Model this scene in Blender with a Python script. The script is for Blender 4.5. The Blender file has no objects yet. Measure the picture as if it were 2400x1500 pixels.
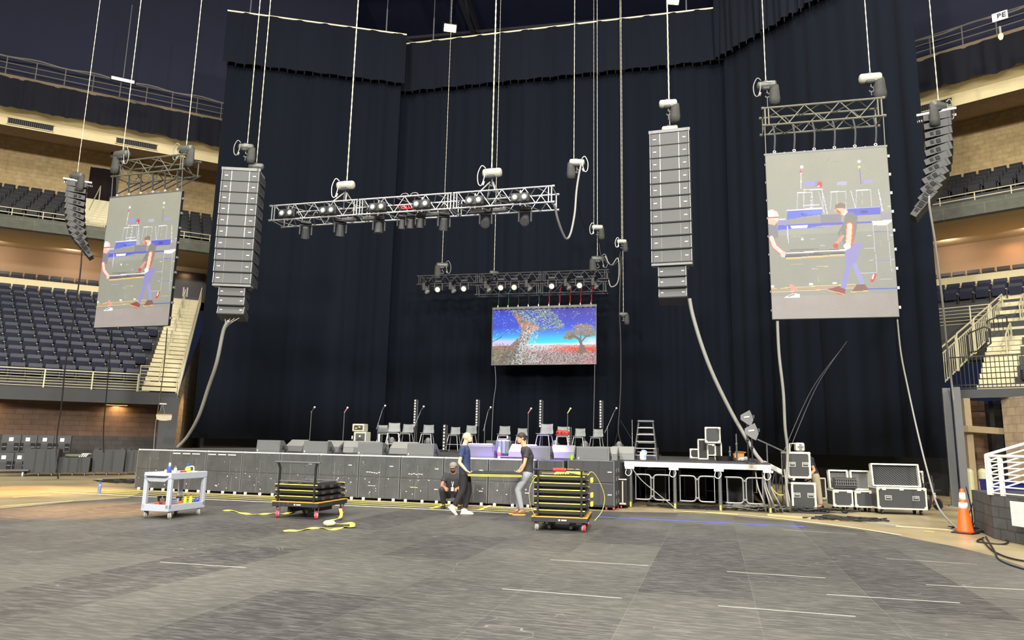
import bpy, bmesh, math, random
import numpy as np
from math import sin, cos, pi, radians, hypot, sqrt, atan2
from mathutils import Vector, Matrix
random.seed(7)
RNG = np.random.default_rng(5)
SC = bpy.context.scene
COL = SC.collection

# ---------------------------------------------------------------- camera
FOC = 1650.0
EYE = 1.6
_u = Vector((190.0, -9519.0, FOC)); _Z = _u.normalized()
_w = Vector((0, 0, 1)); _Y = (_w - _Z * _w.dot(_Z)).normalized(); _X = _Y.cross(_Z)
if _X[0] < 0: _X = -_X
cam_d = bpy.data.cameras.new('camera'); cam = bpy.data.objects.new('camera', cam_d); COL.objects.link(cam)
cam_d.sensor_fit = 'HORIZONTAL'; cam_d.sensor_width = 36.0; cam_d.lens = 36.0 * FOC / 2400.0
cam_d.clip_start = 0.05; cam_d.clip_end = 300
# image axes (right, down, forward) expressed in world
right = Vector((_X[0], _Y[0], _Z[0])); down = Vector((_X[1], _Y[1], _Z[1])); fwd = Vector((_X[2], _Y[2], _Z[2]))
cam.matrix_world = Matrix(((right.x, -down.x, -fwd.x, 0), (right.y, -down.y, -fwd.y, 0), (right.z, -down.z, -fwd.z, EYE), (0, 0, 0, 1)))
SC.camera = cam
SC.view_settings.view_transform = 'Standard'; SC.view_settings.look = 'None'
SC.view_settings.gamma = 1.0; SC.view_settings.use_curve_mapping = False
SC.view_settings.exposure = 0.0

def ray(px, py):
    v = Vector((px - 1200.0, py - 750.0, FOC)); return Vector((v.dot(_X), v.dot(_Y), v.dot(_Z)))
def atz(px, py, z=0.0):
    r = ray(px, py); t = (z - EYE) / r.z; return Vector((r.x * t, r.y * t, z))
def aty(px, py, y):
    r = ray(px, py); t = y / r.y; return Vector((r.x * t, y, EYE + r.z * t))
def hit(px, py, A, ang, u):
    d = (cos(ang), sin(ang)); n = (-d[1], d[0]); r = ray(px, py)
    t = (A[0] * n[0] + A[1] * n[1] + u) / (r.x * n[0] + r.y * n[1])
    p = Vector((r.x * t, r.y * t, EYE + r.z * t))
    return (p.x - A[0]) * d[0] + (p.y - A[1]) * d[1], p.z, p

# ---------------------------------------------------------------- world, house lights, added amber spots
W = bpy.data.worlds.new('hall_air'); SC.world = W; W.use_nodes = True
W.node_tree.nodes['Background'].inputs[0].default_value = (0.10, 0.13, 0.30, 1)
W.node_tree.nodes['Background'].inputs[1].default_value = 0.12

def area(name, loc, size, power, color, target=None, spread=None):
    l = bpy.data.lights.new(name, 'AREA'); l.shape = 'SQUARE'; l.size = size; l.energy = power; l.color = color
    if spread: l.spread = spread
    o = bpy.data.objects.new(name, l); COL.objects.link(o); o.location = loc
    if target is not None:
        o.rotation_euler = (Vector(target) - Vector(loc)).to_track_quat('-Z', 'Y').to_euler()
    return o
def spot(name, loc, target, power, color, ang=40, blend=0.5, size=0.15):
    l = bpy.data.lights.new(name, 'SPOT'); l.energy = power; l.color = color; l.spot_size = radians(ang); l.spot_blend = blend; l.shadow_soft_size = size
    o = bpy.data.objects.new(name, l); COL.objects.link(o); o.location = loc
    o.rotation_euler = (Vector(target) - Vector(loc)).to_track_quat('-Z', 'Y').to_euler(); return o
WARM = (1.0, 0.94, 0.83)
for x, e in ((-16, 1.0), (0, 1.0), (16, 1.0)): area('catwalk_light', (x, -13, 16.3), 1.6, 8200 * e, WARM, target=(x * .4, 24, 7))
for i, (x, y, e) in enumerate([(-10, -4, .9), (2, -5, .7), (14, -4, .45), (-14, 9, 1.0), (0, 8, .7), (14, 9, .5), (-11, 19, .5), (1, 18, .5), (10, 19, .35)]):
    area('house_light', (x, y, 25), 2.2, 3300 * e, WARM, target=(x * .9, y + 7, 0))
spot('added_amber_spot', (-12, 13, 19), (-8.9, 15.3, 0), 60000, (1, .50, .16), 13, .9, .3)  # amber spots added to give the warm patch on the left floor
spot('added_amber_spot', (-15, 18, 19), (-13.3, 20.0, 0), 50000, (1, .55, .2), 16, .9, .3)
# ---------------------------------------------------------------- materials
MATS = {}
def lin(c):
    c = [v / 255.0 for v in c]
    return tuple((v / 12.92 if v <= 0.04045 else ((v + 0.055) / 1.055) ** 2.4) for v in c)
def mat(name, rgb, rough=0.6, metal=0.0, var=0.12, scale=6.0, emit=None, estr=1.0, bump=0.0, spec=None, alpha=None):
    if name in MATS: return MATS[name]
    m = bpy.data.materials.new(name); m.use_nodes = True; nt = m.node_tree; b = nt.nodes['Principled BSDF']
    c = lin(rgb); b.inputs['Roughness'].default_value = rough; b.inputs['Metallic'].default_value = metal
    if spec is not None: b.inputs['Specular IOR Level'].default_value = spec
    if var > 0:
        tc = nt.nodes.new('ShaderNodeTexCoord'); nz = nt.nodes.new('ShaderNodeTexNoise'); nz.inputs['Scale'].default_value = scale; nz.inputs['Detail'].default_value = 4
        mx = nt.nodes.new('ShaderNodeMix'); mx.data_type = 'RGBA'
        mx.inputs[6].default_value = (*[v * (1 - var) for v in c], 1); mx.inputs[7].default_value = (*[min(1, v * (1 + var)) for v in c], 1)
        nt.links.new(tc.outputs['Object'], nz.inputs['Vector']); nt.links.new(nz.outputs['Fac'], mx.inputs[0]); nt.links.new(mx.outputs[2], b.inputs['Base Color'])
        if bump:
            bp = nt.nodes.new('ShaderNodeBump'); bp.inputs['Strength'].default_value = bump; nt.links.new(nz.outputs['Fac'], bp.inputs['Height']); nt.links.new(bp.outputs['Normal'], b.inputs['Normal'])
    else: b.inputs['Base Color'].default_value = (*c, 1)
    if emit: b.inputs['Emission Color'].default_value = (*lin(emit), 1); b.inputs['Emission Strength'].default_value = estr
    if alpha is not None: b.inputs['Alpha'].default_value = alpha
    MATS[name] = m; return m
def N(nt, t, **k):
    n = nt.nodes.new(t)
    for a, v in k.items():
        if a.startswith('i_'):
            key = a[2:]; key = int(key) if key.isdigit() else key.replace('_', ' ')
            n.inputs[key].default_value = v
        else: setattr(n, a, v)
    return n
def mixc(nt, fac, a, b, links=True):
    m = nt.nodes.new('ShaderNodeMix'); m.data_type = 'RGBA'
    for s, v in ((0, fac), (6, a), (7, b)):
        if hasattr(v, 'links') or isinstance(v, bpy.types.NodeSocket): nt.links.new(v, m.inputs[s])
        else: m.inputs[s].default_value = v if s == 0 else (*v, 1)
    return m.outputs[2]
def ramp(nt, sock, p0, p1, c0=(0, 0, 0), c1=(1, 1, 1)):
    r = nt.nodes.new('ShaderNodeValToRGB'); r.color_ramp.elements[0].position = p0; r.color_ramp.elements[1].position = p1
    r.color_ramp.elements[0].color = (*c0, 1); r.color_ramp.elements[1].color = (*c1, 1); nt.links.new(sock, r.inputs[0]); return r.outputs[0]
def newmat(name, rough=0.6):
    m = bpy.data.materials.new(name); m.use_nodes = True; b = m.node_tree.nodes['Principled BSDF']; b.inputs['Roughness'].default_value = rough
    MATS[name] = m; return m, m.node_tree, b
# panelled matting of the arena floor
def mat_matting():
    m, nt, b = newmat('black_matting', 0.5)
    tc = N(nt, 'ShaderNodeTexCoord'); mp = N(nt, 'ShaderNodeMapping'); mp.inputs['Rotation'].default_value = (0, 0, radians(90)); mp.inputs['Location'].default_value = (0.4, 0.15, 0)
    nt.links.new(tc.outputs['Object'], mp.inputs['Vector'])
    br = N(nt, 'ShaderNodeTexBrick', offset=0.5, squash=1.0); br.inputs['Scale'].default_value = 1.0
    br.inputs['Brick Width'].default_value = 2.44; br.inputs['Row Height'].default_value = 1.22; br.inputs['Mortar Size'].default_value = 0.004; br.inputs['Mortar Smooth'].default_value = 0.3
    br.inputs['Bias'].default_value = -0.1
    br.inputs['Color1'].default_value = (0.040, 0.039, 0.042, 1); br.inputs['Color2'].default_value = (0.092, 0.092, 0.083, 1); br.inputs['Mortar'].default_value = (0.11, 0.11, 0.10, 1)
    nt.links.new(mp.outputs[0], br.inputs['Vector'])
    m2 = N(nt, 'ShaderNodeMapping'); m2.inputs['Scale'].default_value = (1.6, 9, 1); m2.inputs['Rotation'].default_value = (0, 0, radians(8)); nt.links.new(tc.outputs['Object'], m2.inputs['Vector'])
    n1 = N(nt, 'ShaderNodeTexNoise'); n1.inputs['Scale'].default_value = 2.2; n1.inputs['Detail'].default_value = 10; n1.inputs['Roughness'].default_value = 0.72; nt.links.new(m2.outputs[0], n1.inputs['Vector'])
    scuff = ramp(nt, n1.outputs['Fac'], 0.46, 0.80)
    c = mixc(nt, scuff, br.outputs['Color'], (0.19, 0.187, 0.176))
    n2 = N(nt, 'ShaderNodeTexNoise'); n2.inputs['Scale'].default_value = 0.35; n2.inputs['Detail'].default_value = 3; nt.links.new(tc.outputs['Object'], n2.inputs['Vector'])
    w2 = ramp(nt, n2.outputs['Fac'], 0.35, 0.7, (0.82, 0.82, 0.82), (1.18, 1.18, 1.16))
    mm = N(nt, 'ShaderNodeMix', data_type='RGBA', blend_type='MULTIPLY'); mm.inputs[0].default_value = 1; nt.links.new(c, mm.inputs[6]); nt.links.new(w2, mm.inputs[7])
    # long pale scratches and specks
    vo = N(nt, 'ShaderNodeTexVoronoi'); vo.feature = 'F1'; vo.inputs['Scale'].default_value = 1.4; nt.links.new(tc.outputs['Object'], vo.inputs['Vector'])
    sp = ramp(nt, vo.outputs['Distance'], 0.006, 0.010, (1, 1, 1), (0, 0, 0))
    c3 = mixc(nt, sp, mm.outputs[2], (0.5, 0.5, 0.47))
    wv = N(nt, 'ShaderNodeTexNoise'); wv.inputs['Scale'].default_value = 0.9; wv.inputs['Detail'].default_value = 1.5; wv.inputs['Distortion'].default_value = 1.5; nt.links.new(tc.outputs['Object'], wv.inputs['Vector'])
    s1 = ramp(nt, wv.outputs['Fac'], 0.4985, 0.5, (0, 0, 0), (1, 1, 1)); s2 = ramp(nt, wv.outputs['Fac'], 0.5, 0.5015, (1, 1, 1), (0, 0, 0))
    ml = N(nt, 'ShaderNodeMix', data_type='RGBA', blend_type='MULTIPLY'); ml.inputs[0].default_value = 1; nt.links.new(s1, ml.inputs[6]); nt.links.new(s2, ml.inputs[7])
    n3 = N(nt, 'ShaderNodeTexNoise'); n3.inputs['Scale'].default_value = 1.3; nt.links.new(tc.outputs['Object'], n3.inputs['Vector'])
    g = ramp(nt, n3.outputs['Fac'], 0.56, 0.66); mk = N(nt, 'ShaderNodeMix', data_type='RGBA', blend_type='MULTIPLY'); mk.inputs[0].default_value = 1; nt.links.new(ml.outputs[2], mk.inputs[6]); nt.links.new(g, mk.inputs[7])
    c4 = mixc(nt, mk.outputs[2], c3, (0.26, 0.26, 0.25))
    nt.links.new(c4, b.inputs['Base Color'])
    rr = ramp(nt, n1.outputs['Fac'], 0.3, 0.8, (0.44, 0.44, 0.44), (0.62, 0.62, 0.62)); nt.links.new(rr, b.inputs['Roughness'])
    bp = N(nt, 'ShaderNodeBump'); bp.inputs['Strength'].default_value = 0.12; bp.inputs['Distance'].default_value = 0.01; nt.links.new(n1.outputs['Fac'], bp.inputs['Height']); nt.links.new(bp.outputs[0], b.inputs['Normal'])
    return m
def mat_concrete_floor():
    m, nt, b = newmat('olive_concrete', 0.42)
    tc = N(nt, 'ShaderNodeTexCoord'); n1 = N(nt, 'ShaderNodeTexNoise'); n1.inputs['Scale'].default_value = 0.6; n1.inputs['Detail'].default_value = 9; nt.links.new(tc.outputs['Object'], n1.inputs['Vector'])
    c = mixc(nt, ramp(nt, n1.outputs['Fac'], 0.3, 0.7), lin((128, 116, 88)), lin((168, 155, 122)))
    nt.links.new(c, b.inputs['Base Color']); return m
def mat_blocks(name, c1, c2, mortar, w=0.40, h=0.20, rot=0.0, rough=0.8):
    """masonry on vertical walls: UVs carry metres along / metres up"""
    m, nt, b = newmat(name, rough)
    uv = N(nt, 'ShaderNodeUVMap'); br = N(nt, 'ShaderNodeTexBrick', offset=0.5)
    br.inputs['Scale'].default_value = 1.0; br.inputs['Brick Width'].default_value = w; br.inputs['Row Height'].default_value = h; br.inputs['Mortar Size'].default_value = 0.012
    br.inputs['Color1'].default_value = (*lin(c1), 1); br.inputs['Color2'].default_value = (*lin(c2), 1); br.inputs['Mortar'].default_value = (*lin(mortar), 1)
    nt.links.new(uv.outputs[0], br.inputs['Vector']); n = N(nt, 'ShaderNodeTexNoise'); n.inputs['Scale'].default_value = 3; nt.links.new(uv.outputs[0], n.inputs['Vector'])
    mm = N(nt, 'ShaderNodeMix', data_type='RGBA', blend_type='MULTIPLY'); mm.inputs[0].default_value = 1
    nt.links.new(br.outputs['Color'], mm.inputs[6]); nt.links.new(ramp(nt, n.outputs['Fac'], 0.3, 0.7, (0.85, 0.85, 0.85), (1.1, 1.1, 1.1)), mm.inputs[7])
    nt.links.new(mm.outputs[2], b.inputs['Base Color'])
    bp = N(nt, 'ShaderNodeBump'); bp.inputs['Strength'].default_value = 0.4; bp.inputs['Distance'].default_value = 0.01; bp.invert = True; nt.links.new(br.outputs['Fac'], bp.inputs['Height']); nt.links.new(bp.outputs[0], b.inputs['Normal'])
    return m
def mat_scuffed(name, base, amount=0.66, chip=(0.6, 0.6, 0.56)):
    """black painted ply with chipped paint, scratches and odd bits of yellow tape"""
    m, nt, b = newmat(name, 0.55)
    tc = N(nt, 'ShaderNodeTexCoord'); oi = N(nt, 'ShaderNodeObjectInfo')
    ad = N(nt, 'ShaderNodeVectorMath', operation='ADD'); nt.links.new(tc.outputs['Object'], ad.inputs[0])
    sc = N(nt, 'ShaderNodeVectorMath', operation='SCALE'); sc.inputs[0].default_value = (17, 9, 23); nt.links.new(oi.outputs['Random'], sc.inputs['Scale']); nt.links.new(sc.outputs[0], ad.inputs[1])
    n0 = N(nt, 'ShaderNodeTexNoise'); n0.inputs['Scale'].default_value = 3; n0.inputs['Detail'].default_value = 6; nt.links.new(ad.outputs[0], n0.inputs['Vector'])
    c = mixc(nt, n0.outputs['Fac'], [v * 0.55 for v in lin(base)], [v * 1.5 for v in lin(base)])
    n1 = N(nt, 'ShaderNodeTexNoise'); n1.inputs['Scale'].default_value = 14; n1.inputs['Detail'].default_value = 3; n1.inputs['Roughness'].default_value = 0.6; nt.links.new(ad.outputs[0], n1.inputs['Vector'])
    c = mixc(nt, ramp(nt, n1.outputs['Fac'], amount, amount + 0.03), c, chip)
    mp = N(nt, 'ShaderNodeMapping'); mp.inputs['Scale'].default_value = (22, 22, 1.2); mp.inputs['Rotation'].default_value = (0.2, 0.15, 0); nt.links.new(ad.outputs[0], mp.inputs['Vector'])
    n2 = N(nt, 'ShaderNodeTexNoise'); n2.inputs['Scale'].default_value = 1.5; n2.inputs['Detail'].default_value = 4; nt.links.new(mp.outputs[0], n2.inputs['Vector'])
    c = mixc(nt, ramp(nt, n2.outputs['Fac'], 0.66, 0.76), c, (0.22, 0.22, 0.22))
    n3 = N(nt, 'ShaderNodeTexNoise'); n3.inputs['Scale'].default_value = 5; nt.links.new(sc.outputs[0], n3.inputs['Vector']); 
    ad2 = N(nt, 'ShaderNodeVectorMath', operation='ADD'); ad2.inputs[1].default_value = (40, 3, 7); nt.links.new(ad.outputs[0], ad2.inputs[0])
    n4 = N(nt, 'ShaderNodeTexNoise'); n4.inputs['Scale'].default_value = 7; n4.inputs['Detail'].default_value = 1; nt.links.new(ad2.outputs[0], n4.inputs['Vector'])
    nt.links.new(c, b.inputs['Base Color']); return m
def mat_drape(name, c0, c1, rough=0.95):
    m, nt, b = newmat(name, rough)
    tc = N(nt, 'ShaderNodeTexCoord'); mp = N(nt, 'ShaderNodeMapping'); mp.inputs['Scale'].default_value = (1, 1, 0.08); nt.links.new(tc.outputs['Object'], mp.inputs['Vector'])
    n = N(nt, 'ShaderNodeTexNoise'); n.inputs['Scale'].default_value = 0.7; n.inputs['Detail'].default_value = 5; nt.links.new(mp.outputs[0], n.inputs['Vector'])
    nt.links.new(mixc(nt, n.outputs['Fac'], c0, c1), b.inputs['Base Color'])
    b.inputs['Sheen Weight'].default_value = 0.02; b.inputs['Specular IOR Level'].default_value = 0.1
    return m
M_MAT = mat_matting(); M_CONC = mat_concrete_floor()
M_TANBLK = mat_blocks('tan_block', (188, 166, 122), (178, 156, 114), (164, 142, 102), 0.5, 0.25)
M_DARKBLK = mat_blocks('charcoal_block', (62, 62, 62), (54, 54, 55), (46, 46, 46), 0.45, 0.22)
M_BRNBLK = mat_blocks('brown_block', (112, 88, 66), (98, 76, 58), (84, 66, 50), 0.45, 0.22)
M_PINKBLK = mat_blocks('beige_block', (172, 152, 126), (158, 140, 116), (140, 124, 102), 0.42, 0.28)
M_GREYTILE = mat_blocks('grey_fascia_panels', (92, 94, 84), (86, 88, 80), (112, 114, 104), 1.6, 0.7)
M_SCUFF = mat_scuffed('scuffed_black', (74, 76, 78), 0.72)
M_SCUFF2 = mat_scuffed('worn_black_deck', (42, 42, 44), 0.74)
M_CURT = mat_drape('black_velour', (0.0030, 0.0046, 0.0088), (0.0062, 0.0088, 0.0150))
M_VAL = mat_drape('black_valance', (0.0052, 0.0066, 0.0115), (0.0085, 0.0105, 0.0175))
M_DRAPE = mat_drape('navy_drape', (0.010, 0.011, 0.017), (0.022, 0.023, 0.032))
CREAM = mat('cream_paint', (222, 208, 164), 0.6, var=.05)
SOFF = mat('beige_soffit', (176, 158, 128), 0.8, var=.06, scale=1)
RAILC = mat('cream_rail', (206, 200, 168), 0.45, var=.05)
RAILW = mat('white_rail', (232, 232, 228), 0.4, var=.03)
BLACK = mat('black_satin', (26, 26, 28), 0.5); BLACKM = mat('black_matt', (20, 20, 22), 0.8)
DGREY = mat('dark_grey', (58, 60, 62), 0.6); MGREY = mat('mid_grey', (112, 114, 116), 0.5)
ALU = mat('aluminium', (200, 202, 204), 0.38, 0.75, var=.06); ALUD = mat('dull_aluminium', (150, 152, 156), 0.45, 0.6, var=.08)
BTRUSS = mat('black_truss_paint', (52, 52, 55), 0.42, 0.1); CHAIN = mat('zinc_chain', (188, 184, 166), 0.45, 0.25)
STEEL = mat('grey_steel', (96, 98, 100), 0.5, .3); GRILL = mat('speaker_grille', (82, 84, 86), 0.7, var=.1, scale=40)
GRILLD = mat('dark_grille', (58, 59, 62), 0.75, var=.1, scale=40); WHITE = mat('white_paint', (235, 235, 232), 0.5, var=.03)
YEL = mat('yellow_paint', (226, 208, 70), 0.55, var=.08); YSTRAP = mat('yellow_webbing', (232, 216, 92), 0.8, var=.1, scale=30)
WOODY = mat('yellow_ply_edge', (206, 160, 70), 0.6, var=.2, scale=14); ORANGE = mat('orange_vinyl', (246, 92, 20), 0.45, var=.05)
RED = mat('red_plastic', (214, 40, 36), 0.45, var=.05); BLUE = mat('blue_plastic', (34, 84, 190), 0.45, var=.05)
NAVY = mat('navy_fabric', (34, 38, 58), 0.85, var=.15, scale=9); SEATB = mat('seat_back_plastic', (33, 36, 52), 0.55, var=.12)
SEATU = mat('seat_upper_navy', (27, 29, 35), 0.6, var=.12); CAP = mat('pale_cap', (215, 215, 210), 0.4)
CASEB = mat('flight_case_laminate', (58, 60, 62), 0.45, var=.08); CASEE = mat('case_edge_aluminium', (226, 224, 210), 0.35, 0.35, var=.04)
CABLE = mat('grey_cable', (132, 132, 128), 0.6); CABLEB = mat('black_cable', (30, 30, 31), 0.5)
BAG = mat('chain_bag_canvas', (56, 57, 56), 0.8, var=.35, scale=12, bump=.4); LENSW = mat('frosted_lens', (225, 225, 218), 0.25, var=.02)
MOTOR = mat('hoist_shell', (80, 84, 81), 0.35, var=.08); MOTORL = mat('pale_hoist_shell', (172, 174, 162), 0.35, var=.08)
PURPLEROPE = mat('red_sling', (170, 36, 40), 0.7); GREENSL = mat('green_sling', (60, 110, 88), 0.7); GREYSL = mat('grey_sling', (62, 62, 66), 0.8)
CARTG = mat('pale_grey_plastic', (172, 179, 192), 0.45, var=.05); WHEELG = mat('grey_rubber', (150, 150, 145), 0.6); WHEELR = mat('red_urethane', (196, 60, 74), 0.5)
TERR = mat('terrace_concrete', (70, 70, 70), 0.85, var=.1, scale=2); BOLL = mat('bollard_paint', (176, 172, 138), 0.6, var=.12)

# ---------------------------------------------------------------- mesh builder
class G:
    def __init__(s): s.v = []; s.f = []; s.mi = []; s.M = Matrix(); s.uv = None; s.k = 0
    def at(s, loc=(0, 0, 0), rz=0.0, rx=0.0, ry=0.0):
        s.M = Matrix.Translation(Vector(loc)) @ Matrix.Rotation(rz, 4, 'Z') @ Matrix.Rotation(ry, 4, 'Y') @ Matrix.Rotation(rx, 4, 'X'); return s
    def add(s, vs, fs):
        n = len(s.v); M = s.M
        for p in vs: s.v.append(tuple(M @ Vector(p)))
        for f in fs: s.f.append(tuple(i + n for i in f)); s.mi.append(s.k)
        return s
    def box(s, c, d, b=0.0):
        x, y, z = c; a, e, h = d[0] / 2, d[1] / 2, d[2] / 2
        if b <= 0:
            vs = [(x + i * a, y + j * e, z + k * h) for k in (-1, 1) for j in (-1, 1) for i in (-1, 1)]
            return s.add(vs, [(0, 2, 3, 1), (4, 5, 7, 6), (0, 1, 5, 4), (2, 6, 7, 3), (0, 4, 6, 2), (1, 3, 7, 5)])
        b = min(b, a * .9, e * .9, h * .9); vs = []; ix = {}
        for i in (-1, 1):
            for j in (-1, 1):
                for k in (-1, 1):
                    for ax in range(3):
                        p = [i * a, j * e, k * h]
                        for q in range(3):
                            if q != ax: p[q] -= (i, j, k)[q] * b
                        ix[(i, j, k, ax)] = len(vs); vs.append((x + p[0], y + p[1], z + p[2]))
        fs = []
        for ax in range(3):
            o = [q for q in range(3) if q != ax]
            for sg in (-1, 1):
                q4 = []
                for (p, q) in ((-1, -1), (1, -1), (1, 1), (-1, 1)):
                    t = [0, 0, 0]; t[ax] = sg; t[o[0]] = p; t[o[1]] = q; q4.append(ix[(*t, ax)])
                fs.append(tuple(q4))
            for p in (-1, 1):
                for q in (-1, 1):
                    t0 = [0, 0, 0]; t0[ax] = -1; t0[o[0]] = p; t0[o[1]] = q; t1 = list(t0); t1[ax] = 1
                    fs.append((ix[(*t0, o[0])], ix[(*t1, o[0])], ix[(*t1, o[1])], ix[(*t0, o[1])]))
        for i in (-1, 1):
            for j in (-1, 1):
                for k in (-1, 1): fs.append((ix[(i, j, k, 0)], ix[(i, j, k, 1)], ix[(i, j, k, 2)]))
        return s.add(vs, fs)
    def tube(s, pts, r, n=8, cap=True, flat=None):
        pts = [Vector(p) for p in pts]; m = len(pts); rs = r if isinstance(r, (list, tuple)) else [r] * m
        T = [(pts[min(i + 1, m - 1)] - pts[max(i - 1, 0)]).normalized() for i in range(m)]
        a = Vector((0, 0, 1)) if abs(T[0].z) < .9 else Vector((1, 0, 0)); nrm = (a - T[0] * a.dot(T[0])).normalized(); vs = []
        for i in range(m):
            nrm = (nrm - T[i] * nrm.dot(T[i]))
            nrm = nrm.normalized() if nrm.length > 1e-6 else T[i].orthogonal().normalized()
            bn = T[i].cross(nrm)
            for k in range(n):
                t = 2 * pi * k / n + (pi / 4 if n == 4 else 0); vs.append(pts[i] + (nrm * cos(t) + bn * sin(t)) * rs[i])
        fs = [(i * n + k, i * n + (k + 1) % n, (i + 1) * n + (k + 1) % n, (i + 1) * n + k) for i in range(m - 1) for k in range(n)]
        if cap: fs += [tuple(range(n - 1, -1, -1)), tuple((m - 1) * n + k for k in range(n))]
        return s.add(vs, fs)
    def cyl(s, p0, p1, r, n=12, r1=None): return s.tube([p0, p1], [r, r if r1 is None else r1], n)
    def ball(s, c, r, n=10, m=7, sc=(1, 1, 1)):
        c = Vector(c); vs = [(c.x, c.y, c.z - r * sc[2])]
        for j in range(1, m):
            t = pi * j / m
            for k in range(n): p = 2 * pi * k / n; vs.append((c.x + r * sc[0] * sin(t) * cos(p), c.y + r * sc[1] * sin(t) * sin(p), c.z - r * sc[2] * cos(t)))
        vs.append((c.x, c.y, c.z + r * sc[2])); L = len(vs) - 1
        fs = [(0, 1 + (k + 1) % n, 1 + k) for k in range(n)]
        for j in range(m - 2): fs += [(1 + j * n + k, 1 + j * n + (k + 1) % n, 1 + (j + 1) * n + (k + 1) % n, 1 + (j + 1) * n + k) for k in range(n)]
        fs += [(L, 1 + (m - 2) * n + k, 1 + (m - 2) * n + (k + 1) % n) for k in range(n)]
        return s.add(vs, fs)
    def lathe(s, prof, n=16, c=(0, 0, 0)):
        vs = [(c[0] + r * cos(2 * pi * k / n), c[1] + r * sin(2 * pi * k / n), c[2] + z) for r, z in prof for k in range(n)]
        fs = [(i * n + k, i * n + (k + 1) % n, (i + 1) * n + (k + 1) % n, (i + 1) * n + k) for i in range(len(prof) - 1) for k in range(n)]
        fs += [tuple(range(n - 1, -1, -1)), tuple((len(prof) - 1) * n + k for k in range(n))]
        return s.add(vs, fs)
    def prism(s, poly, a0, a1, axis='x'):
        """poly of (p,q) extruded along axis; x: (y,z), y: (x,z), z: (x,y)"""
        n = len(poly)
        f = {'x': lambda a, p, q: (a, p, q), 'y': lambda a, p, q: (p, a, q), 'z': lambda a, p, q: (p, q, a)}[axis]
        vs = [f(a0, *p) for p in poly] + [f(a1, *p) for p in poly]
        fs = [tuple(range(n)), tuple(range(2 * n - 1, n - 1, -1))] + [(i, (i + 1) % n, n + (i + 1) % n, n + i) for i in range(n)]
        return s.add(vs, fs)
    def strap(s, pts, w, side=(0, 1, 0), t=0.004):
        """flat webbing following pts; side = width direction or list"""
        m = len(pts); vs = []
        for i, p in enumerate(pts):
            p = Vector(p); sd = Vector(side[i] if isinstance(side[0], (tuple, list, Vector)) else side).normalized() * w / 2
            T = (Vector(pts[min(i + 1, m - 1)]) - Vector(pts[max(i - 1, 0)])).normalized(); up = T.cross(sd).normalized() * t / 2
            vs += [p - sd - up, p + sd - up, p + sd + up, p - sd + up]
        fs = [(i * 4 + k, i * 4 + (k + 1) % 4, (i + 1) * 4 + (k + 1) % 4, (i + 1) * 4 + k) for i in range(m - 1) for k in range(4)] + [(3, 2, 1, 0), tuple((m - 1) * 4 + k for k in range(4))]
        return s.add(vs, fs)
    def quad(s, a, b, c, d): return s.add([a, b, c, d], [(0, 1, 2, 3)])

def link(o, parent=None):
    COL.objects.link(o)
    if parent is not None: o.parent = parent
    return o
def obj(name, g, m, parent=None, smooth=False, label=None, uvs=None):
    me = bpy.data.meshes.new(name); me.from_pydata(g.v, [], g.f)
    ms = m if isinstance(m, (list, tuple)) else [m]
    for q in ms: me.materials.append(q)
    if len(ms) > 1: me.polygons.foreach_set('material_index', g.mi)
    if uvs is not None:
        l = me.uv_layers.new(name='UVMap'); vi = np.zeros(len(me.loops), dtype=np.int32); me.loops.foreach_get('vertex_index', vi)
        l.data.foreach_set('uv', np.array(uvs, dtype=np.float32)[vi].ravel())
    bm = bmesh.new(); bm.from_mesh(me); bmesh.ops.recalc_face_normals(bm, faces=bm.faces); bm.to_mesh(me); bm.free()
    if smooth: me.polygons.foreach_set('use_smooth', [True] * len(me.polygons))
    me.update(); o = bpy.data.objects.new(name, me)
    if label: o['label'] = label
    return link(o, parent)
def tag(o, label, cat, group=None):
    o['label'] = label; o['category'] = cat
    if group: o['group'] = group
    return o
def thing(name, label, cat, loc=(0, 0, 0), rz=0.0, group=None):
    o = bpy.data.objects.new(name, None); o.empty_display_size = .2; link(o); o.location = loc; o.rotation_euler = (0, 0, rz); return tag(o, label, cat, group)
def struct(name, g, m, uvs=None, smooth=False):
    o = obj(name, g, m, None, smooth, None, uvs); o['kind'] = 'structure'; return o
def dup(root, loc, rz=None, label=None, group=None):
    r = root.copy(); link(r); r.location = loc
    if rz is not None: r.rotation_euler = (0, 0, rz)
    if label: r['label'] = label
    if group: r['group'] = group
    for ch in list(root.children):
        c = ch.copy(); link(c, r)
        for g2 in list(ch.children): link(g2.copy(), c)
    return r
def catm(P, n=8):
    """smooth curve through points"""
    P = [Vector(p) for p in P]; out = []
    for i in range(len(P) - 1):
        p0, p1, p2, p3 = P[max(i - 1, 0)], P[i], P[i + 1], P[min(i + 2, len(P) - 1)]
        for k in range(n):
            t = k / n; out.append(0.5 * ((2 * p1) + (p2 - p0) * t + (2 * p0 - 5 * p1 + 4 * p2 - p3) * t * t + (3 * p1 - p0 - 3 * p2 + p3) * t ** 3))
    return out + [P[-1]]

# stage frame: a runs along the stage front, b upstage
SA = radians(-16); SO = Vector((-11.1, 21.41, 0))
def S(a, b, z=0.0): return Vector((SO.x + a * cos(SA) - b * sin(SA), SO.y + a * sin(SA) + b * cos(SA), z))
def Sinv(p): x, y = p[0] - SO.x, p[1] - SO.y; return x * cos(SA) + y * sin(SA), -x * sin(SA) + y * cos(SA)
ST = 1.2
ORD = ['front', 'second', 'third', 'fourth', 'fifth', 'sixth', 'seventh', 'eighth', 'ninth', 'tenth', 'eleventh', 'top']
# ================================================================ SETTING
g = G(); g.quad((-60, -25, 0), (60, -25, 0), (60, 70, 0), (-60, 70, 0)); struct('floor', g, M_CONC)
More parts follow.
